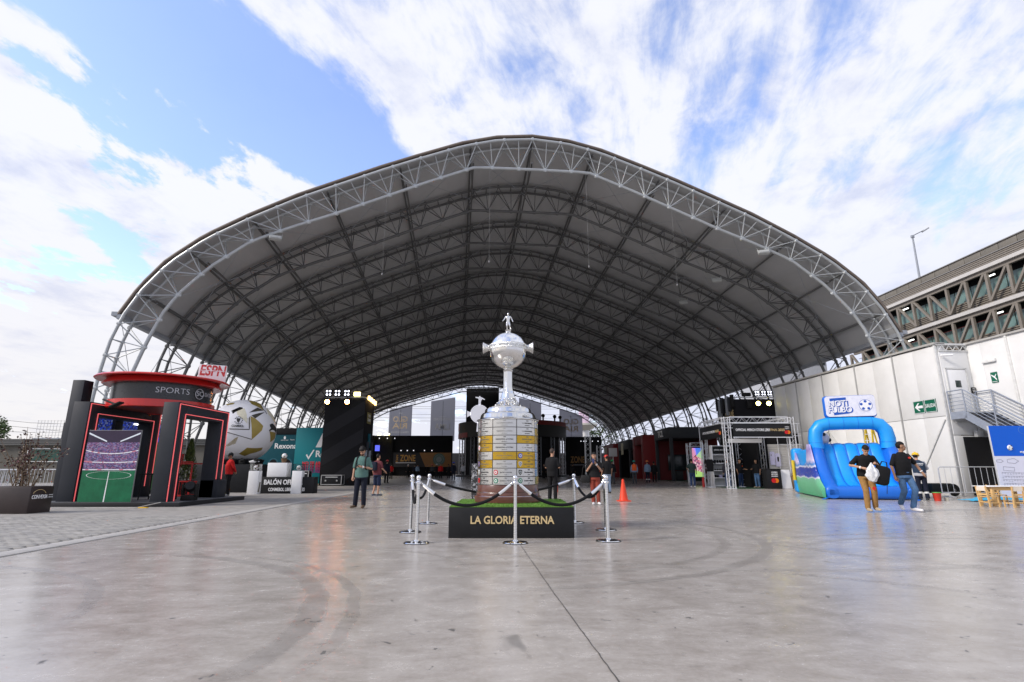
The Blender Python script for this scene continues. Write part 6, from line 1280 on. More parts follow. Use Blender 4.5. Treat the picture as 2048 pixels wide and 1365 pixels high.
for a in range(5): q.mat(0).prism([(.16 * math.sin(a * 1.2566) + .06 * math.cos(b_ * 1.2566), .16 * math.cos(a * 1.2566) + .06 * math.sin(b_ * 1.2566)) for b_ in range(5)], .008, M_)
q.build('plain_ball_print', [sblue, white_print], sb, 0)
q = MB(); q.ball((.72, 2.65, 2.36), .27, n=24); o = q.build('ball_ornament', wb, IS, 60); q = MB()
for a, b_ in ((-.23, 2.33), (.21, 2.30), (0, 2.52)): q = MB(); q.ball((.72 + a, 2.65 - .10 - .1 * (a == 0), b_), .085, n=10); q.build('black_spot', black_print, o)
q = MB(); q.tube([(.72, 2.65, 2.6), (.69, 2.65, 2.75), (.58, 2.65, 3.05)], .05, 8, rs=[.03, .06, .1]); q.tube([(.72, 2.65, 2.6), (.75, 2.65, 2.75), (.86, 2.65, 3.05)], .05, 8, rs=[.03, .06, .1]); q.build('flare_ornament', mat('flare_cream', (.66, .60, .42), .4), IS, 60)
for x in (.1, IW - .1): q = MB(); q.bar((x, .05, .06), (x - .25, -.35, .015), .12, .012); q.build('tie_strap', blue_d, IS)
YL = T('stepladder', 'yellow stepladder standing behind the inflatable slide by the white wall', 'ladder', (17.35, 26.3, 0), R(-70)); lad = mat('ladder_yellow', (.62, .44, .02), .45)
for sx in (-1, 1): q = MB(); q.bar((sx * .28, -.45, 0), (sx * .16, 0, 3.05), .05, .08, V(0, 1, 0)); q.build('stile', lad, YL); q = MB(); q.bar((sx * .3, .5, 0), (sx * .18, .04, 3.0), .045, .06, V(0, 1, 0)); q.build('rear_leg', lad, YL)
for k in range(9): f = (k + 1) / 10; q = MB(); q.bar((-.28 + .12 * f, -.45 * (1 - f), 3.05 * f), (.28 - .12 * f, -.45 * (1 - f), 3.05 * f), .08, .03); q.build('tread', alu, YL)
# ------------------------------------------------------------------ right corner: colouring wall, children's furniture, cone and small things
CWL = T('colouring_wall', 'blue panel above a white sheet with outline drawings at the right edge', 'panel', (17.72, 20.1, 0)); q = MB(); q.bbox(0, 3.2, 0, .08, .05, 2.66, .006); q.build('frame', mat('cw_edge', (.5, .5, .5), .6), CWL)
q = MB(); q.box(.0, 3.2, -.006, -.001, 1.56, 2.66); bp_ = q.build('blue_panel', mat('panel_blue', (.0, .105, .60), .45, var=.02), CWL); q = MB(); q.box(.0, 3.2, -.006, -.001, .05, 1.555); wp = q.build('white_sheet', mat('sheet_white', (.68, .68, .78), .6, var=.02), CWL)
small = MB(); small.ball((.62, -.02, 1.86), .10, .03, .10, n=16); o = small.build('printed_ball', wb, bp_); q = MB()
for a, b_ in ((-.03, .02), (.06, -.03), (.04, .07), (-.06, -.05)): q.ball((.62 + a, -.042, 1.86 + b_), .022, .012, .022, n=8)
q.build('printed_spot', black_print, o)
text('MI JUGADA', .09, white_print, bp_, FACE(1.2, -.009, 1.70), bold=.03); q = MB(); q.tube([(1.3 + .22 * math.cos(t * .3142), -.008, 2.5 + .15 * math.sin(t * .3142)) for t in range(20)], .006, 4, closed=True); q.build('ring_print', mat('ring_pale', (.1, .25, .6), .5), bp_)
lm = mat('pencil_line', (.12, .12, .15), .7)
def cloud_line(x, z, s):
    q = MB(); P = []
    for k in range(28): t = k / 28 * 2 * math.pi; r_ = 1 + .12 * math.cos(5 * t); P.append((x + s * r_ * math.cos(t), -.008, z + s * .42 * r_ * math.sin(t)))
    q.tube(P, .005, 4, closed=True); q.build('outline', lm, wp)
cloud_line(.15, 1.38, .12); cloud_line(.62, 1.38, .2)
q = MB(); q.tube([(.22, -.008, 1.05), (.62, -.008, 1.02), (.64, -.008, 1.15), (.24, -.008, 1.18)], .005, 4, closed=True); q.build('outline', lm, wp)
for k in range(5):
    q = MB(); q.tube([(.14, -.008, .98 - k * .13), (.9, -.008, .96 - k * .12), (3.0, -.008, .93 - k * .10)], .004, 4); q.build('outline', lm, wp)
    q = MB(); rq = random.Random(k)
    for i in range(26): x = .16 + i * .1; z = .93 - k * .125 + rq.uniform(-.02, .02); q.tube([(x + .025 * math.cos(t), -.008, z + .025 * math.sin(t)) for t in (0, 1.3, 2.6, 3.9, 5.2)], .003, 3, closed=True)
    q.build('scribble', lm, wp)
KT = T('kids_table', 'low pine table with a white top at the right picture edge', 'table', (15.7, 17.1, 0)); q = MB(); q.bbox(-1.25, 1.4, -.32, .32, .565, .59, .006); q.build('table_top', white_paint, KT); q = MB()
q.bbox(-1.15, 1.3, -.27, -.24, .46, .56, .005); q.bbox(-1.15, 1.3, .24, .27, .46, .56, .005); q.build('apron', wood_light, KT)
for x in (-1.12, .0, 1.25):
    for y in (-.24, .24): q = MB(); q.bbox(x - .04, x + .04, y - .035, y + .035, 0, .56, .005); q.build('leg', wood_light, KT)
def chair(label, loc, rz):
    t = T('kids_chair', label, 'chair', loc, rz, 'small pine chairs at the low table'); q = MB(); q.bbox(-.16, .16, -.16, .15, .28, .305, .006); q.build('seat', wood_light, t)
    for sx in (-1, 1): q = MB(); q.bar((sx * .15, -.15, 0), (sx * .15, -.145, .285), .032, .032, V(0, 1, 0)); q.build('leg', wood_light, t); q = MB(); q.bar((sx * .15, .15, 0), (sx * .15, .2, .60), .032, .036, V(0, 1, 0)); q.build('leg', wood_light, t)
    q = MB(); q.bar((-.15, .195, .52), (.15, .195, .52), .02, .12); q.build('backrest', mat('pine_pale', (.68, .60, .50), .5), t); q = MB(); q.bar((-.15, .17, .36), (.15, .17, .36), .018, .05); q.bar((-.15, -.15, .12), (-.15, .16, .12), .02, .03); q.bar((.15, -.15, .12), (.15, .16, .12), .02, .03); q.bar((-.15, .155, .14), (.15, .155, .14), .018, .03); q.build('stretcher', wood_light, t)
for i, (x, y, r_, lb) in enumerate(((14.25, 16.65, 96, 'small pine chair at the left end of the low table'), (14.72, 16.35, 178, 'small pine chair pulled out in front of the low table'), (15.5, 17.75, -8, 'small pine chair on the far side of the low table'), (15.55, 16.5, 172, 'small pine chair at the front cut by the picture edge'))): chair(lb, (x, y, 0), R(r_))
q = MB(); o_ = [(-1.1, 0), (-.75, .12), (-.35, .05), (.1, .16), (.6, .10), (1.2, .2), (1.4, -.1), (.9, -.35), (.2, -.42), (-.4, -.3), (-.9, -.22)]
bm = bmesh.new(); gx = 26; gv = {}
for i in range(gx):
    for j in range(12):
        x = -1.15 + i * .1; y = -.45 + j * .065; e = max(0, 1 - (x / 1.25) ** 2) * max(0, 1 - ((y + .1) / .42) ** 2)
        if e > .02: gv[(i, j)] = bm.verts.new((x, y, .01 + .22 * e ** .6 * (.35 + .65 * abs(mnoise.noise(V(x * 2.6, y * 4, .3)))) + .03 * mnoise.noise(V(x * 7, y * 9, 2))))
for (i, j) in gv:
    k4 = [(i, j), (i + 1, j), (i + 1, j + 1), (i, j + 1)]
    if all(k in gv for k in k4): bm.faces.new([gv[k] for k in k4])
me = bpy.data.meshes.new('tarp'); bm.to_mesh(me); bm.free(); me.materials.append(mat('tarp_cyan', (.01, .33, .55), .35)); me.polygons.foreach_set('use_smooth', [True] * len(me.polygons))
o = tag(link('tarp', me), 'crumpled bright blue tarpaulin on the floor behind the low table', 'tarpaulin'); o.location = (17.0, 19.6, 0); sm = o.modifiers.new('s', 'SUBSURF'); sm.levels = 1; sm.render_levels = 2; so = o.modifiers.new('t', 'SOLIDIFY'); so.thickness = .008
q = MB(); q.lathe([(.10, 0), (.135, .27), (.14, .28)], 20); q.build('bucket', mat('bucket_red', (.55, .04, .02), .4)); bu = tag(bpy.data.objects['bucket'], 'red bucket with a green rim beside the worker in the yellow helmet', 'bucket'); bu.location = (15.05, 19.7, 0); q = MB(); q.lathe([(.138, .27), (.148, .275), (.148, .295), (.0001, .295)], 20); q.build('lid', mat('lid_green', (.12, .40, .06), .4), bu)
q = MB(); q.lathe([(.06, 0), (.075, .11), (.07, .11), (.0001, .08)], 16); tag(q.build('paper_cup', mat('cup_cream', (.65, .62, .5), .5), loc=(15.4, 19.75, 0)), 'small cream tub on the floor right of the red bucket', 'tub')
WT = T('wheeled_generator', 'low dark machine with a spoked wheel behind the worker', 'machine', (18.1, 23.3, 0), .1); q = MB(); q.bbox(-.75, .25, -.3, .3, .12, .52, .08); q.build('body', mat('machine_dark', (.02, .025, .025), .5), WT)
q = MB(); q.lathe([(.16, -.05), (.23, -.05), (.25, -.02), (.25, .02), (.23, .05), (.16, .05)], 24, M=Matrix.Translation((.15, -.36, .25)) @ Matrix.Rotation(R(90), 4, 'X')); wh = q.build('wheel', rubber, WT); q = MB(); q.lathe([(.0001, .03), (.05, .03), (.15, .0), (.16, .02), (.165, -.02)], 24, M=Matrix.Translation((.15, -.38, .25)) @ Matrix.Rotation(R(90), 4, 'X')); q.build('rim', alu, wh)
TC = T('traffic_cone', 'orange traffic cone on the floor right of the woman with the phone', 'cone', (3.91, 19.5, 0)); orange = mat('cone_orange', (.72, .055, .018), .45, var=.05)
q = MB(); q.lathe([(.165, .03), (.15, .06), (.035, .74), (.025, .75), (.0001, .75)], 28); q.build('cone_body', orange, TC); q = MB(); q.bbox(-.22, .22, -.22, .22, 0, .032, .01); q.build('base', orange, TC)
q = MB(); q.lathe([(.08, 0), (.09, .3), (.05, .42), (.0001, .43)], 14); tag(q.build('traffic_cone', orange, loc=(2.15, 27.0, 0)), 'small orange cone on the floor behind the man in black', 'cone')
PS = T('patterned_pillar', 'narrow black and white patterned totem left of the trophy base', 'totem', (-1.22, 19.0, 0), .05); q = MB(); q.bbox(-.17, .12, -.1, .1, 0, 1.28, .01); q.build('column', speckle('totem_pattern', [(.02, .02, .02), (.35, .35, .36), (.03, .03, .03), (.12, .12, .13)], 22), PS)
for x, y, h, lb in ((8.9, 64, 4.9, 'silver truss mast left of the woman'), (14.3, 90, 4.9, 'short silver truss mast by the far right stage')):
    t = T('truss_mast', lb, 'truss', (x, y, 0), 0, 'standing truss masts'); box_truss(MB(), (0, 0, 0), (0, 0, h), .6, .05, .6).build('truss_column', alu, t); q = MB(); q.bbox(-.5, .5, -.5, .5, 0, .05, .01); q.build('base_plate', alu, t)

# ------------------------------------------------------------------ people
SP = {}
def spine(J, t):
    a, b_, c = V(*J['pel']), V(*J['che']), V(*J['nek'])
    return a.lerp(b_, t / .5) if t < .5 else b_.lerp(c, (t - .5) / .5)
def torso(q, J, g, t0, fat, n=18, female=False, turn=0.0):
    prof = [(-.22, .150, .115), (-.1, .172, .125), (.05, .170, .122), (.25, .150 + .03 * fat, .112 + .05 * fat), (.5, .165 + .02 * fat, .122 + .04 * fat), (.72, .188, .118 + .01 * fat), (.86, .180, .095), (.95, .105, .075), (1.02, .062, .062)]
    if female: prof = [(-.22, .155, .118), (-.1, .178, .128), (.05, .172, .12), (.25, .140, .105), (.5, .148, .118), (.66, .160, .128), (.86, .155, .088), (.95, .09, .068), (1.02, .055, .055)]
    rings = []
    for t, rx, ry in prof:
        if t < t0 - 1e-6: continue
        c = spine(J, max(0, t)) + V(0, 0, min(0, t) * .45)
        k = g if t < .9 else g * .5
        rings.append([c + V((rx + k) * math.cos(i / n * 2 * math.pi), (ry + k) * math.sin(i / n * 2 * math.pi), 0) for i in range(n)])
    q.loft(rings)
def fuse(q, name, m_, parent, vox, smooth=2):
    me = q.mesh(name, m_, 0); o = bpy.data.objects.new(name, me); COL.objects.link(o)
    md = o.modifiers.new('r', 'REMESH'); md.mode = 'VOXEL'; md.voxel_size = vox; md.use_smooth_shade = True
    sm_ = o.modifiers.new('s', 'SMOOTH'); sm_.factor = .5; sm_.iterations = smooth
    bpy.context.view_layer.update(); dg = bpy.context.evaluated_depsgraph_get()
    me2 = bpy.data.meshes.new_from_object(o.evaluated_get(dg)); me2.name = name
    o.modifiers.clear(); o.data = me2; bpy.data.meshes.remove(me); me2.materials.clear(); me2.materials.append(m_); me2.polygons.foreach_set('use_smooth', [True] * len(me2.polygons)); o.parent = parent
    return o
BASE = dict(pel=(0, 0, .95), che=(0, 0, 1.22), nek=(0, .005, 1.47), hed=(0, -.025, 1.625), sL=(.185, 0, 1.405), eL=(.245, .03, 1.13), wL=(.255, -.05, .88), sR=(-.185, 0, 1.405), eR=(-.245, .03, 1.13), wR=(-.255, -.05, .88),
            hL=(.09, 0, .92), kL=(.10, -.02, .50), aL=(.105, .02, .085), hR=(-.09, 0, .92), kR=(-.10, -.02, .50), aR=(-.105, .02, .085), tL=(.13, -.20, .03), tR=(-.13, -.20, .03), hy=0.0, hp=0.0)
FAB = {}
def fab(name, col, v=.18): return mat('cloth_' + name, col, .85, var=v, vscale=9, bump=.35, bscale=14)
def person(label, loc, rz, h=1.72, pose=None, top=None, legs=None, skin=0, sleeve='short', shorts=False, fat=.3, female=False, shoes=None, hairm=None, hair='short', near=True, group=None, cat='person', cap=None, vest=None, beard=False, strips=None):
    J = dict(BASE); J.update(pose or {}); t = T('person', label, cat, loc, rz, group); t.scale = (h / 1.75,) * 3
    sk = skin_m[skin]; vox = .013 if near else .022; J = {k: (V(*v) if isinstance(v, tuple) else v) for k, v in J.items()}
    HR = Matrix.Translation(J['hed']) @ Matrix.Rotation(J['hy'], 4, 'Z') @ Matrix.Rotation(J['hp'], 4, 'X')
    q = MB(); torso(q, J, -.012, -.22, fat, female=female)
    q.rod(J['nek'] - V(0, 0, .06), J['hed'] - V(0, -.01, .05), .056, .052, 12)
    def HB(c, r, n=16): q.ball(HR @ V(*c), r[0], r[1], r[2], n, M=(HR.to_3x3().to_4x4()))
    HB((0, .012, .022), (.074, .092, .095)); HB((0, -.022, -.045), (.058, .068, .068)); HB((0, -.068, -.078), (.028, .022, .026)); HB((0, -.096, -.018), (.013, .019, .022), 8); HB((.076, .006, -.012), (.012, .02, .032), 8); HB((-.076, .006, -.012), (.012, .02, .032), 8)
    for s_ in 'LR':
        limb(q, [J['s' + s_] - V(J['s' + s_].x * .10, 0, .036), J['e' + s_], J['w' + s_]], [.042, .039, .027], 10)
        limb(q, [J['h' + s_], J['k' + s_], J['a' + s_]], [.080, .054, .038], 10)
        d = (J['w' + s_] - J['e' + s_]).normalized(); q.rod(J['w' + s_], J['w' + s_] + d * .08, .030, .034, 10); q.ball(J['w' + s_] + d * .075, .036, .036, .036, 8)
    b = fuse(q, 'body', sk, t, vox)
    if near:     # fingers and thumb, rooted in the palm
        bm = bmesh.new(); bm.from_mesh(b.data); f = MB()
        for s_, sg in (('L', 1), ('R', -1)):
            d = (J['w' + s_] - J['e' + s_]).normalized(); side = d.cross(V(0, 0, 1)); side = side.normalized() if side.length > .2 else V(0, 1, 0); nrm = side.cross(d) * 1.0; curl = V(-sg * .5, -.5, 0) if abs(d.z) > .6 else V(0, 0, -.8)
            p0 = J['w' + s_] + d * .07
            for k in range(4):
                r0 = p0 + side * (-.026 + .0175 * k); L_ = (.066, .078, .074, .056)[k]; p1 = r0 + (d * .9 + curl * .25).normalized() * L_ * .55; p2 = p1 + (d * .5 + curl * .8).normalized() * L_ * .5
                limb(f, [r0, p1, p2], [.0095, .0085, .007], 6)
            r0 = J['w' + s_] + d * .03 - side * .026; limb(f, [r0, r0 - side * .022 + d * .03 + curl * .012, r0 - side * .024 + d * .058 + curl * .03], [.012, .010, .008], 6)
        me = f.mesh('f', sk, 60); bm.from_mesh(me); bm.to_mesh(b.data); bm.free(); b.data.polygons.foreach_set('use_smooth', [True] * len(b.data.polygons))
        for sx in (-1, 1):
            e_ = MB(); e_.ball(HR @ V(sx * .030, -.078, .006), .0105, .007, .006, 8); e_.build('eye', mat('eye_dark', (.03, .02, .015), .3), t, 60)
            e_ = MB(); e_.tube([HR @ V(sx * x, -.083 + .02 * abs(x - .03), .024 + z) for x, z in ((.014, -.001), (.030, .003), (.047, -.003))], .0045, 5); e_.build('eyebrow', hair_m, t)
        e_ = MB(); e_.ball(HR @ V(0, -.088, -.055), .021, .008, .006, 8); e_.build('mouth', mat('lips', (.24, .09, .08), .5), t, 60)
    # legs
    lm_ = legs or fab('black', (.0055, .0055, .0065)); q = MB()
    rr_ = [[J['pel'] + V((.168 + .012 + .012 * fat) * math.cos(i / 18 * 6.2832), (.122 + .012 + .02 * fat) * math.sin(i / 18 * 6.2832), z) for i in range(18)] for z in (-.13, -.06, .0, .075)]; q.loft(rr_)
    for s_ in 'LR':
        end = J['k' + s_].lerp(J['a' + s_], .0 if shorts else .93)
        if shorts: limb(q, [J['h' + s_] - V(0, 0, .02), end], [.098, .088], 12)
        else:
            limb(q, [J['h' + s_] - V(0, 0, .02), J['k' + s_], end], [.098, .074, .066], 12)
    fuse(q, 'trousers' if not shorts else 'shorts', lm_, t, vox)
    if strips:
        q = MB()
        for s_ in 'LR': a = J['k' + s_].lerp(J['a' + s_], .45); c = J['k' + s_].lerp(J['a' + s_], .60); q.rod(a, c, .073, .072, 14, False)
        q.build('reflective_strip', mat('reflective', (.6, .6, .58), .4), t)
    # top
    q = MB(); torso(q, J, .026, -.22 if not female else -.1, fat, female=female)
    for s_ in 'LR':
        a, e, w = J['s' + s_], J['e' + s_], J['w' + s_]
        a = a - V(a.x * .06, 0, .022)
        if sleeve == 'short': limb(q, [a, a.lerp(e, .80)], [.063, .063], 12)
        elif sleeve == 'long': limb(q, [a, e, e.lerp(w, .9)], [.061, .054, .045], 12)
        else: q.ball(a, .06)
    fuse(q, 'shirt', top, t, vox)
    if vest is not None:
        q = MB(); torso(q, J, .034, -.05, fat, female=female); fuse(q, 'vest', vest, t, vox)
    # shoes
    sm_ = shoes or mat('shoe_black', (.02, .02, .02), .5)
    for s_ in 'LR':
        a = J['a' + s_]; d = (J['t' + s_] - a); q = MB(); dz = V(d.x, d.y, d.z).normalized()
        limb(q, [a - V(0, 0, .02), a + d * .45 - V(0, 0, .012), a + d * .95 + V(0, 0, .012)], [.046, .046, .036], 12); q.ball(a - dz * .03 - V(0, 0, .03), .042)
        q2 = fuse(q, 'shoe', sm_, t, .012)
        lo = min(v.co.z for v in q2.data.vertices)
        for v in q2.data.vertices:
            if v.co.z < lo + .02: v.co.z = lo + .02
    # hair
    hm = hairm or hair_m; q = MB(); M4 = HR.to_3x3().to_4x4()
    if hair != 'none':
        vol = {'short': 1.0, 'curly': 1.18, 'long': 1.05, 'bun': 1.0}[hair]
        q.ball((0, 0, 0), .083 * vol, .102 * vol, .100 * vol, 26)
        for i, v in enumerate(q.v):
            p = V(*v) + V(0, .018, .034); f = p.y / .1
            if p.z < .055 and p.y < .02: p = V(p.x * .8, max(p.y, -.05), p.z) * .86
            if p.z < -.055: p = V(p.x * .8, p.y * .8, -.055)
            if hair in ('curly', 'short'): p = p * (1 + (.16 if hair == 'curly' else .07) * mnoise.noise(p * 34))
            q.v[i] = tuple(p)
        if hair == 'long': 
            for k in range(5): q.tube([V(-.05 + .025 * k, .085, .02), V(-.06 + .03 * k, .10, -.1), V(-.05 + .025 * k, .09, -.22)], .03, 8, rs=[.035, .034, .012])
        if hair == 'bun': q.ball((0, .10, .06), .045)
        q.v = [tuple(HR @ V(*v)) for v in q.v]; q.build('hair', hm, t, 80)
    if beard:
        q = MB(); q.ball((0, -.045, -.075), .052, .052, .044, 14); q.v = [tuple(HR @ V(*v)) for v in q.v]; q.build('beard', hm, t, 80)
    if cap:
        q = MB(); kind, cm = cap
        if kind == 'helmet':
            q.lathe([(.125, .045), (.125, .055), (.112, .06), (.11, .09), (.085, .135), (.04, .155), (.0001, .158)], 22); q.bbox(-.07, .07, -.17, -.08, .045, .055, .004); q.bbox(-.012, .012, -.10, .10, .12, .165, .01)
        else:
            q.lathe([(.094, .02), (.096, .06), (.085, .105), (.05, .13), (.0001, .135)], 20, (0, .012, 0)); q.bbox(-.065, .065, -.17, -.07, .045, .055, .004)
        q.v = [tuple(HR @ V(*v)) for v in q.v]; q.build('helmet' if kind == 'helmet' else 'cap', cm, t)
    return t
def held(name, q, m_, label, cat, per, loc=(0, 0, 0)):
    """something a person holds or wears loose: a thing of its own, placed in the person's frame"""
    o = q.build(name, m_); bpy.context.view_layer.update(); o.matrix_world = per.matrix_world @ Matrix.Translation(loc); return tag(o, label, cat)
blk = fab('black', (.0055, .0055, .0065)); navy = fab('navy', (.008, .011, .024)); navy2 = fab('navy_trousers', (.007, .009, .019)); tealc = fab('teal', (.085, .165, .145)); maroon = fab('maroon', (.13, .03, .035)); rust = fab('rust', (.24, .045, .028)); khaki = fab('khaki', (.30, .165, .055)); denim = fab('denim', (.07, .14, .26), .3); redc = fab('red', (.50, .012, .012)); jeans_d = fab('dark_denim', (.02, .04, .10)); greyc = fab('grey_blue', (.17, .24, .33)); slate = fab('slate', (.05, .055, .06)); shoe_w = mat('shoe_white', (.72, .70, .70), .5); shoe_b = mat('shoe_brown', (.10, .065, .04), .6); shoe_s = mat('shoe_sand', (.42, .34, .24), .6); vest_o = fab('orange_vest', (.75, .11, .02), .08); band_w = mat('wristband_white', (.75, .75, .75), .5)
def wrist(per, J_w, J_e, m_=band_w):
    w, e = V(*J_w), V(*J_e); a = w.lerp(e, .1); c = w.lerp(e, .2); q = MB(); q.rod(a, c, .035, .036, 12); q.build('wristband', m_, per)
def strap_pack(per, label):
    t = T('backpack', label, 'backpack'); q = MB(); q.bbox(-.15, .15, .15, .28, 1.0, 1.42, .05); q.build('bag', rubber, t); bpy.context.view_layer.update()
    for sx in (-1, 1): q = MB(); q.tube([(sx * .12, .14, 1.40), (sx * .125, .04, 1.475), (sx * .125, -.08, 1.44), (sx * .135, -.15, 1.3), (sx * .15, -.13, 1.12), (sx * .165, .05, 1.02)], .02, 8); q.build('strap', rubber, t)
    t.matrix_world = per.matrix_world.copy(); t.scale = per.scale
# man in teal looking at his phone
P1 = dict(hp=R(32), hed=(0, -.05, 1.61), eL=(.27, .03, 1.12), wL=(.05, -.22, 1.17), eR=(-.24, .04, 1.12), wR=(-.24, -.03, .90), tL=(.14, -.21, .03), tR=(-.20, -.17, .03), kR=(-.11, -.03, .5), aR=(-.14, .0, .085))
m1 = person('man in a teal t-shirt with a backpack looking down at his phone', (-4.35, 15.95, 0), R(-4), 1.73, P1, tealc, navy2, 0, hair='curly', beard=True, shoes=shoe_b, fat=.45)
q = MB(); q.bbox(-.035, .035, -.07, .07, 0, .010, .004, M=Matrix.Rotation(R(20), 4, 'X')); held('phone', q, rubber, 'dark phone held by the man in the teal t-shirt', 'phone', m1, (-.02, -.27, 1.20))
strap_pack(m1, 'dark backpack worn by the man in the teal t-shirt'); wrist(m1, P1['wL'], P1['eL'])
m2 = person('man in a maroon shirt and blue shorts walking behind the teal man', (-5.62, 23.0, 0), R(150), 1.72, dict(aL=(.12, .08, .085), kL=(.11, -.04, .5), tL=(.13, -.12, .03), eR=(-.26, .0, 1.14), wR=(-.24, -.2, 1.02)), maroon, fab('blue_shorts', (.012, .02, .05)), 0, shorts=True, fat=.6, shoes=fab('trainer', (.08, .10, .13)))
q = MB(); q.bbox(-.15, .15, .15, .28, 1.05, 1.42, .05); held('backpack', q, navy, 'dark backpack on the man in the maroon shirt', 'backpack', m2)
# woman taking a photo
PW = dict(eL=(.24, -.06, 1.12), wL=(.05, -.26, 1.37), eR=(-.25, -.05, 1.12), wR=(-.07, -.26, 1.36), hp=R(6), hy=R(6), tL=(.16, -.19, .03), tR=(-.07, -.21, .03), aR=(-.06, .0, .085), kR=(-.075, -.03, .5))
w1 = person('woman in a black top and rust trousers taking a photo with her phone', (2.62, 17.5, 0), R(-10), 1.62, PW, blk, rust, 0, female=True, hair='bun', shoes=shoe_w, fat=.35)
q = MB(); q.bbox(-.038, .038, -.006, .006, -.075, .075, .004); held('phone', q, mat('phone_blue', (.03, .04, .12), .2), 'dark blue phone held up by the woman in rust trousers', 'phone', w1, (-.02, -.36, 1.45)); wrist(w1, PW['wL'], PW['eL'])
hb = T('shoulder_bag', 'black shoulder bag hanging at the side of the woman in rust trousers', 'bag'); q = MB(); q.bbox(-.20, .12, -.09, .07, 0, .26, .05); q.build('bag', rubber, hb); q = MB(); q.tube([(-.16, 0, .22), (-.12, -.03, .5), (.08, -.02, .74), (.12, .1, .7)], .012, 6); q.build('strap', rubber, hb); bpy.context.view_layer.update(); hb.matrix_world = w1.matrix_world @ Matrix.Translation((-.27, -.06, .72))
# man in black from behind
m3 = person('man dressed in black standing with his back turned beside the trophy', (1.42, 19.4, 0), R(150), 1.80, dict(eL=(.25, -.02, 1.12), wL=(.10, -.24, 1.12), eR=(-.25, -.02, 1.12), wR=(-.10, -.24, 1.12), hp=R(18), hy=R(-6)), blk, blk, 0, fat=.7, hairm=mat('hair_brown', (.05, .035, .028), .6))
q = MB(); q.bbox(-.035, .035, -.07, .07, 0, .010, .004); held('phone', q, rubber, 'phone in the hands of the man dressed in black', 'phone', m3, (0, -.28, 1.15))
# two men walking on the right
PA = dict(che=(.02, -.04, 1.20), nek=(.03, -.12, 1.43), hed=(.035, -.21, 1.54), hp=R(38), sL=(.21, -.09, 1.37), sR=(-.16, -.09, 1.37), eR=(-.34, -.12, 1.16), wR=(-.12, -.28, 1.09), eL=(.29, -.12, 1.14), wL=(.20, -.27, 1.19), kL=(.12, -.10, .52), aL=(.13, .03, .10), kR=(-.06, -.10, .51), aR=(-.07, -.08, .085), tR=(-.06, -.30, .03), tL=(.17, -.17, .04))
a1 = person('man in a black t-shirt and khaki trousers looking into a plastic bag', (9.45, 14.75, 0), R(-18), 1.80, PA, blk, khaki, 0, fat=.5, shoes=shoe_s); wrist(a1, PA['wR'], PA['eR'])
q = MB(); bm = bmesh.new(); bmesh.ops.create_icosphere(bm, subdivisions=3, radius=1)
for v in bm.verts:
    c = v.co; k = 1.0 if c.z < .2 else max(.25, 1 - (c.z - .2) * .9); n_ = 1 + .45 * mnoise.noise(c * 2.2) + .22 * mnoise.noise(c * 6); v.co = V(c.x * .14 * k * n_, c.y * .085 * k * n_, c.z * .24 * (1 + .25 * mnoise.noise(c * 3 + V(5, 1, 2))))
bm.verts.index_update(); q.add([v.co.copy() for v in bm.verts], [tuple(v.index for v in f.verts) for f in bm.faces]); bm.free()
held('plastic_bag', q, mat('bag_film', (.62, .63, .64), .25, var=.12, vscale=18, bump=.6, bscale=22), 'pale crumpled plastic bag held by the man in khaki trousers', 'plastic bag', a1, (.07, -.36, .97))
bp2 = T('backpack', 'black backpack hanging from the arm of the man in khaki trousers', 'backpack'); q = MB(); q.bbox(-.17, .17, -.12, .12, -.26, .22, .09); q.build('bag', blk, bp2); q = MB(); q.tube([(-.08, 0, .18), (-.04, 0, .33), (.06, 0, .33), (.1, 0, .18)], .015, 6); q.tube([(.1, -.12, -.2), (.12, -.14, -.45)], .008, 5); q.build('strap', rubber, bp2); bpy.context.view_layer.update(); bp2.matrix_world = a1.matrix_world @ Matrix.Translation((.30, -.26, .92)) @ Matrix.Rotation(R(14), 4, 'Y')
q = MB(); q.prism([(.035 * math.cos(t * .4), .045 * math.sin(t * .4)) for t in range(16)], .006, FR((0, 0, 0), XF, ZU)); held('red_tag', q, red_c, 'round red tag hanging by the leg of the man in khaki trousers', 'tag', a1, (.10, -.19, .58))
PB2 = dict(hy=R(62), nek=(.01, .0, 1.47), hed=(.02, -.03, 1.62), eL=(.33, -.02, 1.18), wL=(.40, -.12, .96), eR=(-.27, .03, 1.12), wR=(-.27, -.03, .87), kL=(.11, -.16, .53), aL=(.02, -.10, .09), tL=(.08, -.32, .03), kR=(-.06, .0, .50), aR=(-.02, .26, .17), tR=(-.03, .17, .02), hL=(.09, -.01, .92), hR=(-.09, .01, .92))
a2 = person('man in a loose black t-shirt and jeans striding and looking aside', (10.52, 14.8, 0), R(2), 1.82, PB2, blk, denim, 1, fat=.75, shoes=shoe_w); wrist(a2, PB2['wL'], PB2['eL']); circles(a2, FR((.085, -.172, 1.33), XF, V(0, .12, 1)), .024)
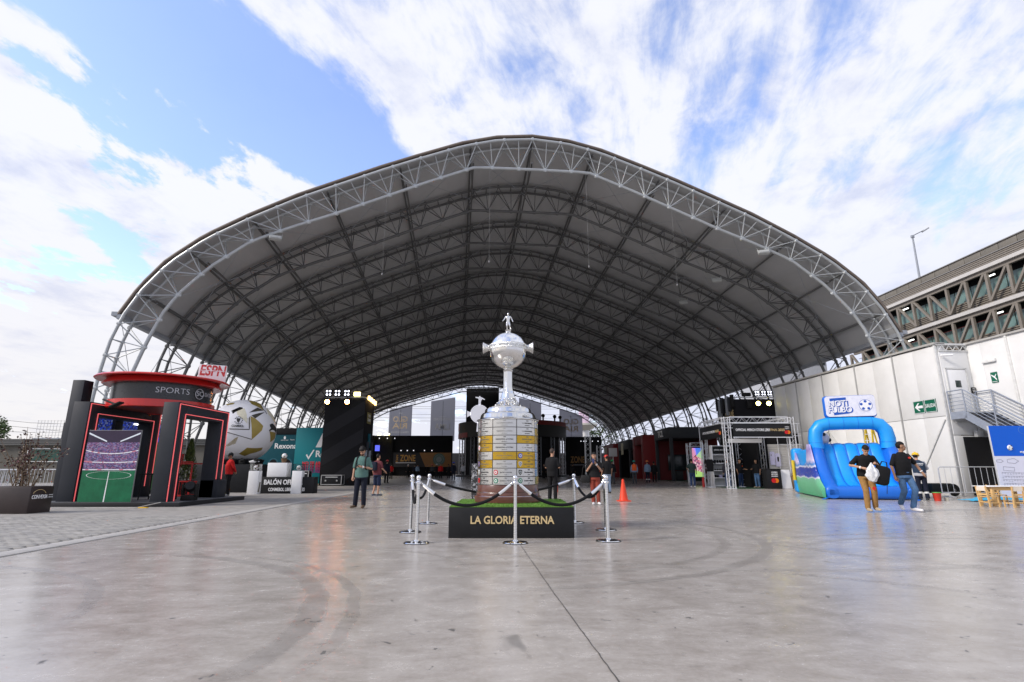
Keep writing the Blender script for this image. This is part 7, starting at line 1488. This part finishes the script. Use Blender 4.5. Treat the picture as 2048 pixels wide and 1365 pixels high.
# worker with yellow helmet, man in red at the kiosk
PC = dict(che=(0, -.05, 1.20), nek=(0, -.13, 1.43), hed=(0, -.19, 1.56), hp=R(14), hy=R(-30), sL=(.185, -.10, 1.37), sR=(-.185, -.10, 1.37), eL=(.28, -.14, 1.14), wL=(.20, -.34, 1.08), eR=(-.28, -.14, 1.14), wR=(-.2, -.34, 1.05))
wk = person('worker with a yellow helmet and navy vest turned away by the slide', (14.62, 19.75, 0), R(158), 1.72, PC, fab('pale_grey', (.38, .38, .40)), navy, 0, 'long', fat=.55, cap=('helmet', mat('helmet_yellow', (.80, .48, .01), .35)), vest=fab('navy_vest', (.018, .035, .065)), strips=True)
text('SEGURIDAD', .055, white_print, wk, FR((0, .125, 1.30), (-1, 0, 0), V(0, -.25, 1)), width=.24, bold=.02); text('INDUSTRIAL', .03, white_print, wk, FR((0, .13, 1.25), (-1, 0, 0), V(0, -.25, 1)), width=.2)
rj = person('man in a bright red jacket and dark cap standing beside the kiosk', (-11.75, 22.9, 0), R(-50), 1.76, dict(eL=(.26, .10, 1.14), wL=(.14, .20, .98), eR=(-.26, .10, 1.14), wR=(-.12, .20, .98), hp=R(14), hy=R(-12)), redc, blk, 1, 'long', fat=.7, cap=('cap', black_matt), shoes=mat('shoe_mixed', (.3, .3, .3), .5))
# people around the store and further in the hall
person('man in a dark green back-printed t-shirt and jeans facing the led screen', (11.25, 34.4, 0), R(165), 1.74, dict(eL=(.30, .06, 1.16), wL=(.20, -.05, .98)), fab('dark_green', (.018, .035, .032)), jeans_d, 1, shoes=shoe_w, fat=.5, near=False)
s1_ = person('store worker in a black shirt with white collar handing something over', (14.0, 33.8, 0), R(25), 1.72, dict(eL=(.26, -.06, 1.13), wL=(.22, -.30, 1.1)), blk, jeans_d, 1, shoes=shoe_w, near=False); circles(s1_, FR((.07, -.15, 1.3), XF, ZU), .03)
person('young man in a black t-shirt and blue jeans at the store counter', (14.75, 33.2, 0), R(-60), 1.70, dict(eR=(-.24, -.08, 1.14), wR=(-.12, -.34, 1.12)), blk, denim, 1, shoes=shoe_s, near=False)
person('shopper in a long black jacket half hidden by the store truss leg', (13.0, 33.2, 0), R(150), 1.76, {}, fab('black_white_hem', (.02, .02, .03)), jeans_d, 0, 'long', shoes=shoe_w, near=False)
gr = 'people far inside the hall'
def far(label, x, y, rz, h, top, legs, **k): return person(label, (x, y, 0), R(rz), h, k.pop('pose', None), top, legs, k.pop('skin', 1), k.pop('sleeve', 'long'), near=False, group=gr, **k)
hg = mat('helmet_green', (.02, .35, .08), .4); hr = mat('helmet_red', (.55, .03, .02), .4); hbm = mat('helmet_blue', (.02, .04, .45), .4); hw = mat('helmet_white', (.7, .7, .7), .4); ht = mat('helmet_teal', (.01, .26, .2), .4); ho = mat('helmet_orange', (.7, .16, .02), .4)
far('worker in an orange vest and teal helmet seen from behind', 9.55, 43, 175, 1.75, greyc, slate, cap=('helmet', ht), vest=vest_o, fat=.5)
far('worker in a pale blue shirt and orange helmet with reflective trouser bands', 11.2, 45.5, 190, 1.78, greyc, navy, cap=('helmet', ho), strips=True)
far('man in black with a green helmet behind the cone', 7.75, 42.5, 150, 1.78, blk, slate, cap=('helmet', hg), fat=.5)
far('man in black walking beside the worker in pale blue', 12.0, 46.5, 170, 1.74, blk, blk)
far('man in a black shirt and pale jeans with a red cap just behind the woman', 4.4, 25.5, 200, 1.74, blk, fab('pale_denim', (.25, .32, .42)), cap=('cap', hr), sleeve='short')
far('person in a red top left of the black stand', 8.8, 54, 160, 1.68, redc, blk)
far('man in black stepping between the woman and the mast', 6.1, 44, 120, 1.78, blk, blk, sleeve='short', pose=dict(aL=(.1, -.22, .09), tL=(.1, -.42, .04), kL=(.1, -.2, .5), aR=(-.1, .25, .12), tR=(-.1, .1, .03)))
far('man in dark clothes with a red helmet left of the rope posts', -9.9, 43.5, 170, 1.80, navy, blk, cap=('helmet', hr), fat=.5)
far('person in a red jacket before the bronze stage panel', -8.3, 64, 10, 1.76, redc, blk)
far('man in black with a blue helmet right of the red jacket', -5.9, 55.5, 175, 1.8, navy, navy, cap=('helmet', hbm))
far('dark figure left of the blue helmet', -7.6, 66, 170, 1.7, blk, blk)
far('person in white overalls beside the round bar', -5.35, 60, 200, 1.74, fab('white_overall', (.5, .5, .52)), slate)
far('person in a red shirt below the ZONE lettering', -13.6, 62, 190, 1.72, redc, blk, sleeve='short')
for i, (x, y, rz, cp, lb) in enumerate(((-13.6, 72, 10, hw, 'figure with a white helmet at the left of the group before the stage'), (-12.9, 73, 200, None, 'dark figure second from left in the group before the stage'), (-12.2, 71, 160, None, 'dark figure with a pale shirt in the group before the stage'), (-11.4, 74, 30, None, 'dark figure in the middle of the group before the stage'), (-10.6, 73, 190, hr, 'dark figure with a red helmet in the group before the stage'), (-9.6, 70, 170, hw, 'figure with a white helmet at the right of the group before the stage'))):
    far(lb, x, y, rz, 1.68 + .03 * (i % 3), [blk, navy, greyc, blk, slate, blk][i], blk, cap=('helmet', cp) if cp else None)
for i, (x, y, rz, tp, lb) in enumerate(((4.6, 62, 180, greyc, 'figure in a pale shirt under the right ZONE lettering'), (3.7, 64, 20, blk, 'dark figure left of the pale shirt under the right ZONE lettering'), (6.4, 58, 140, blk, 'dark figure right of the pale shirt under the right ZONE lettering'))): far(lb, x, y, rz, 1.7, tp, blk)
for ob in list(bpy.data.objects):
    if ob.name.startswith('t.') or ob.name == 't': bpy.data.objects.remove(ob)
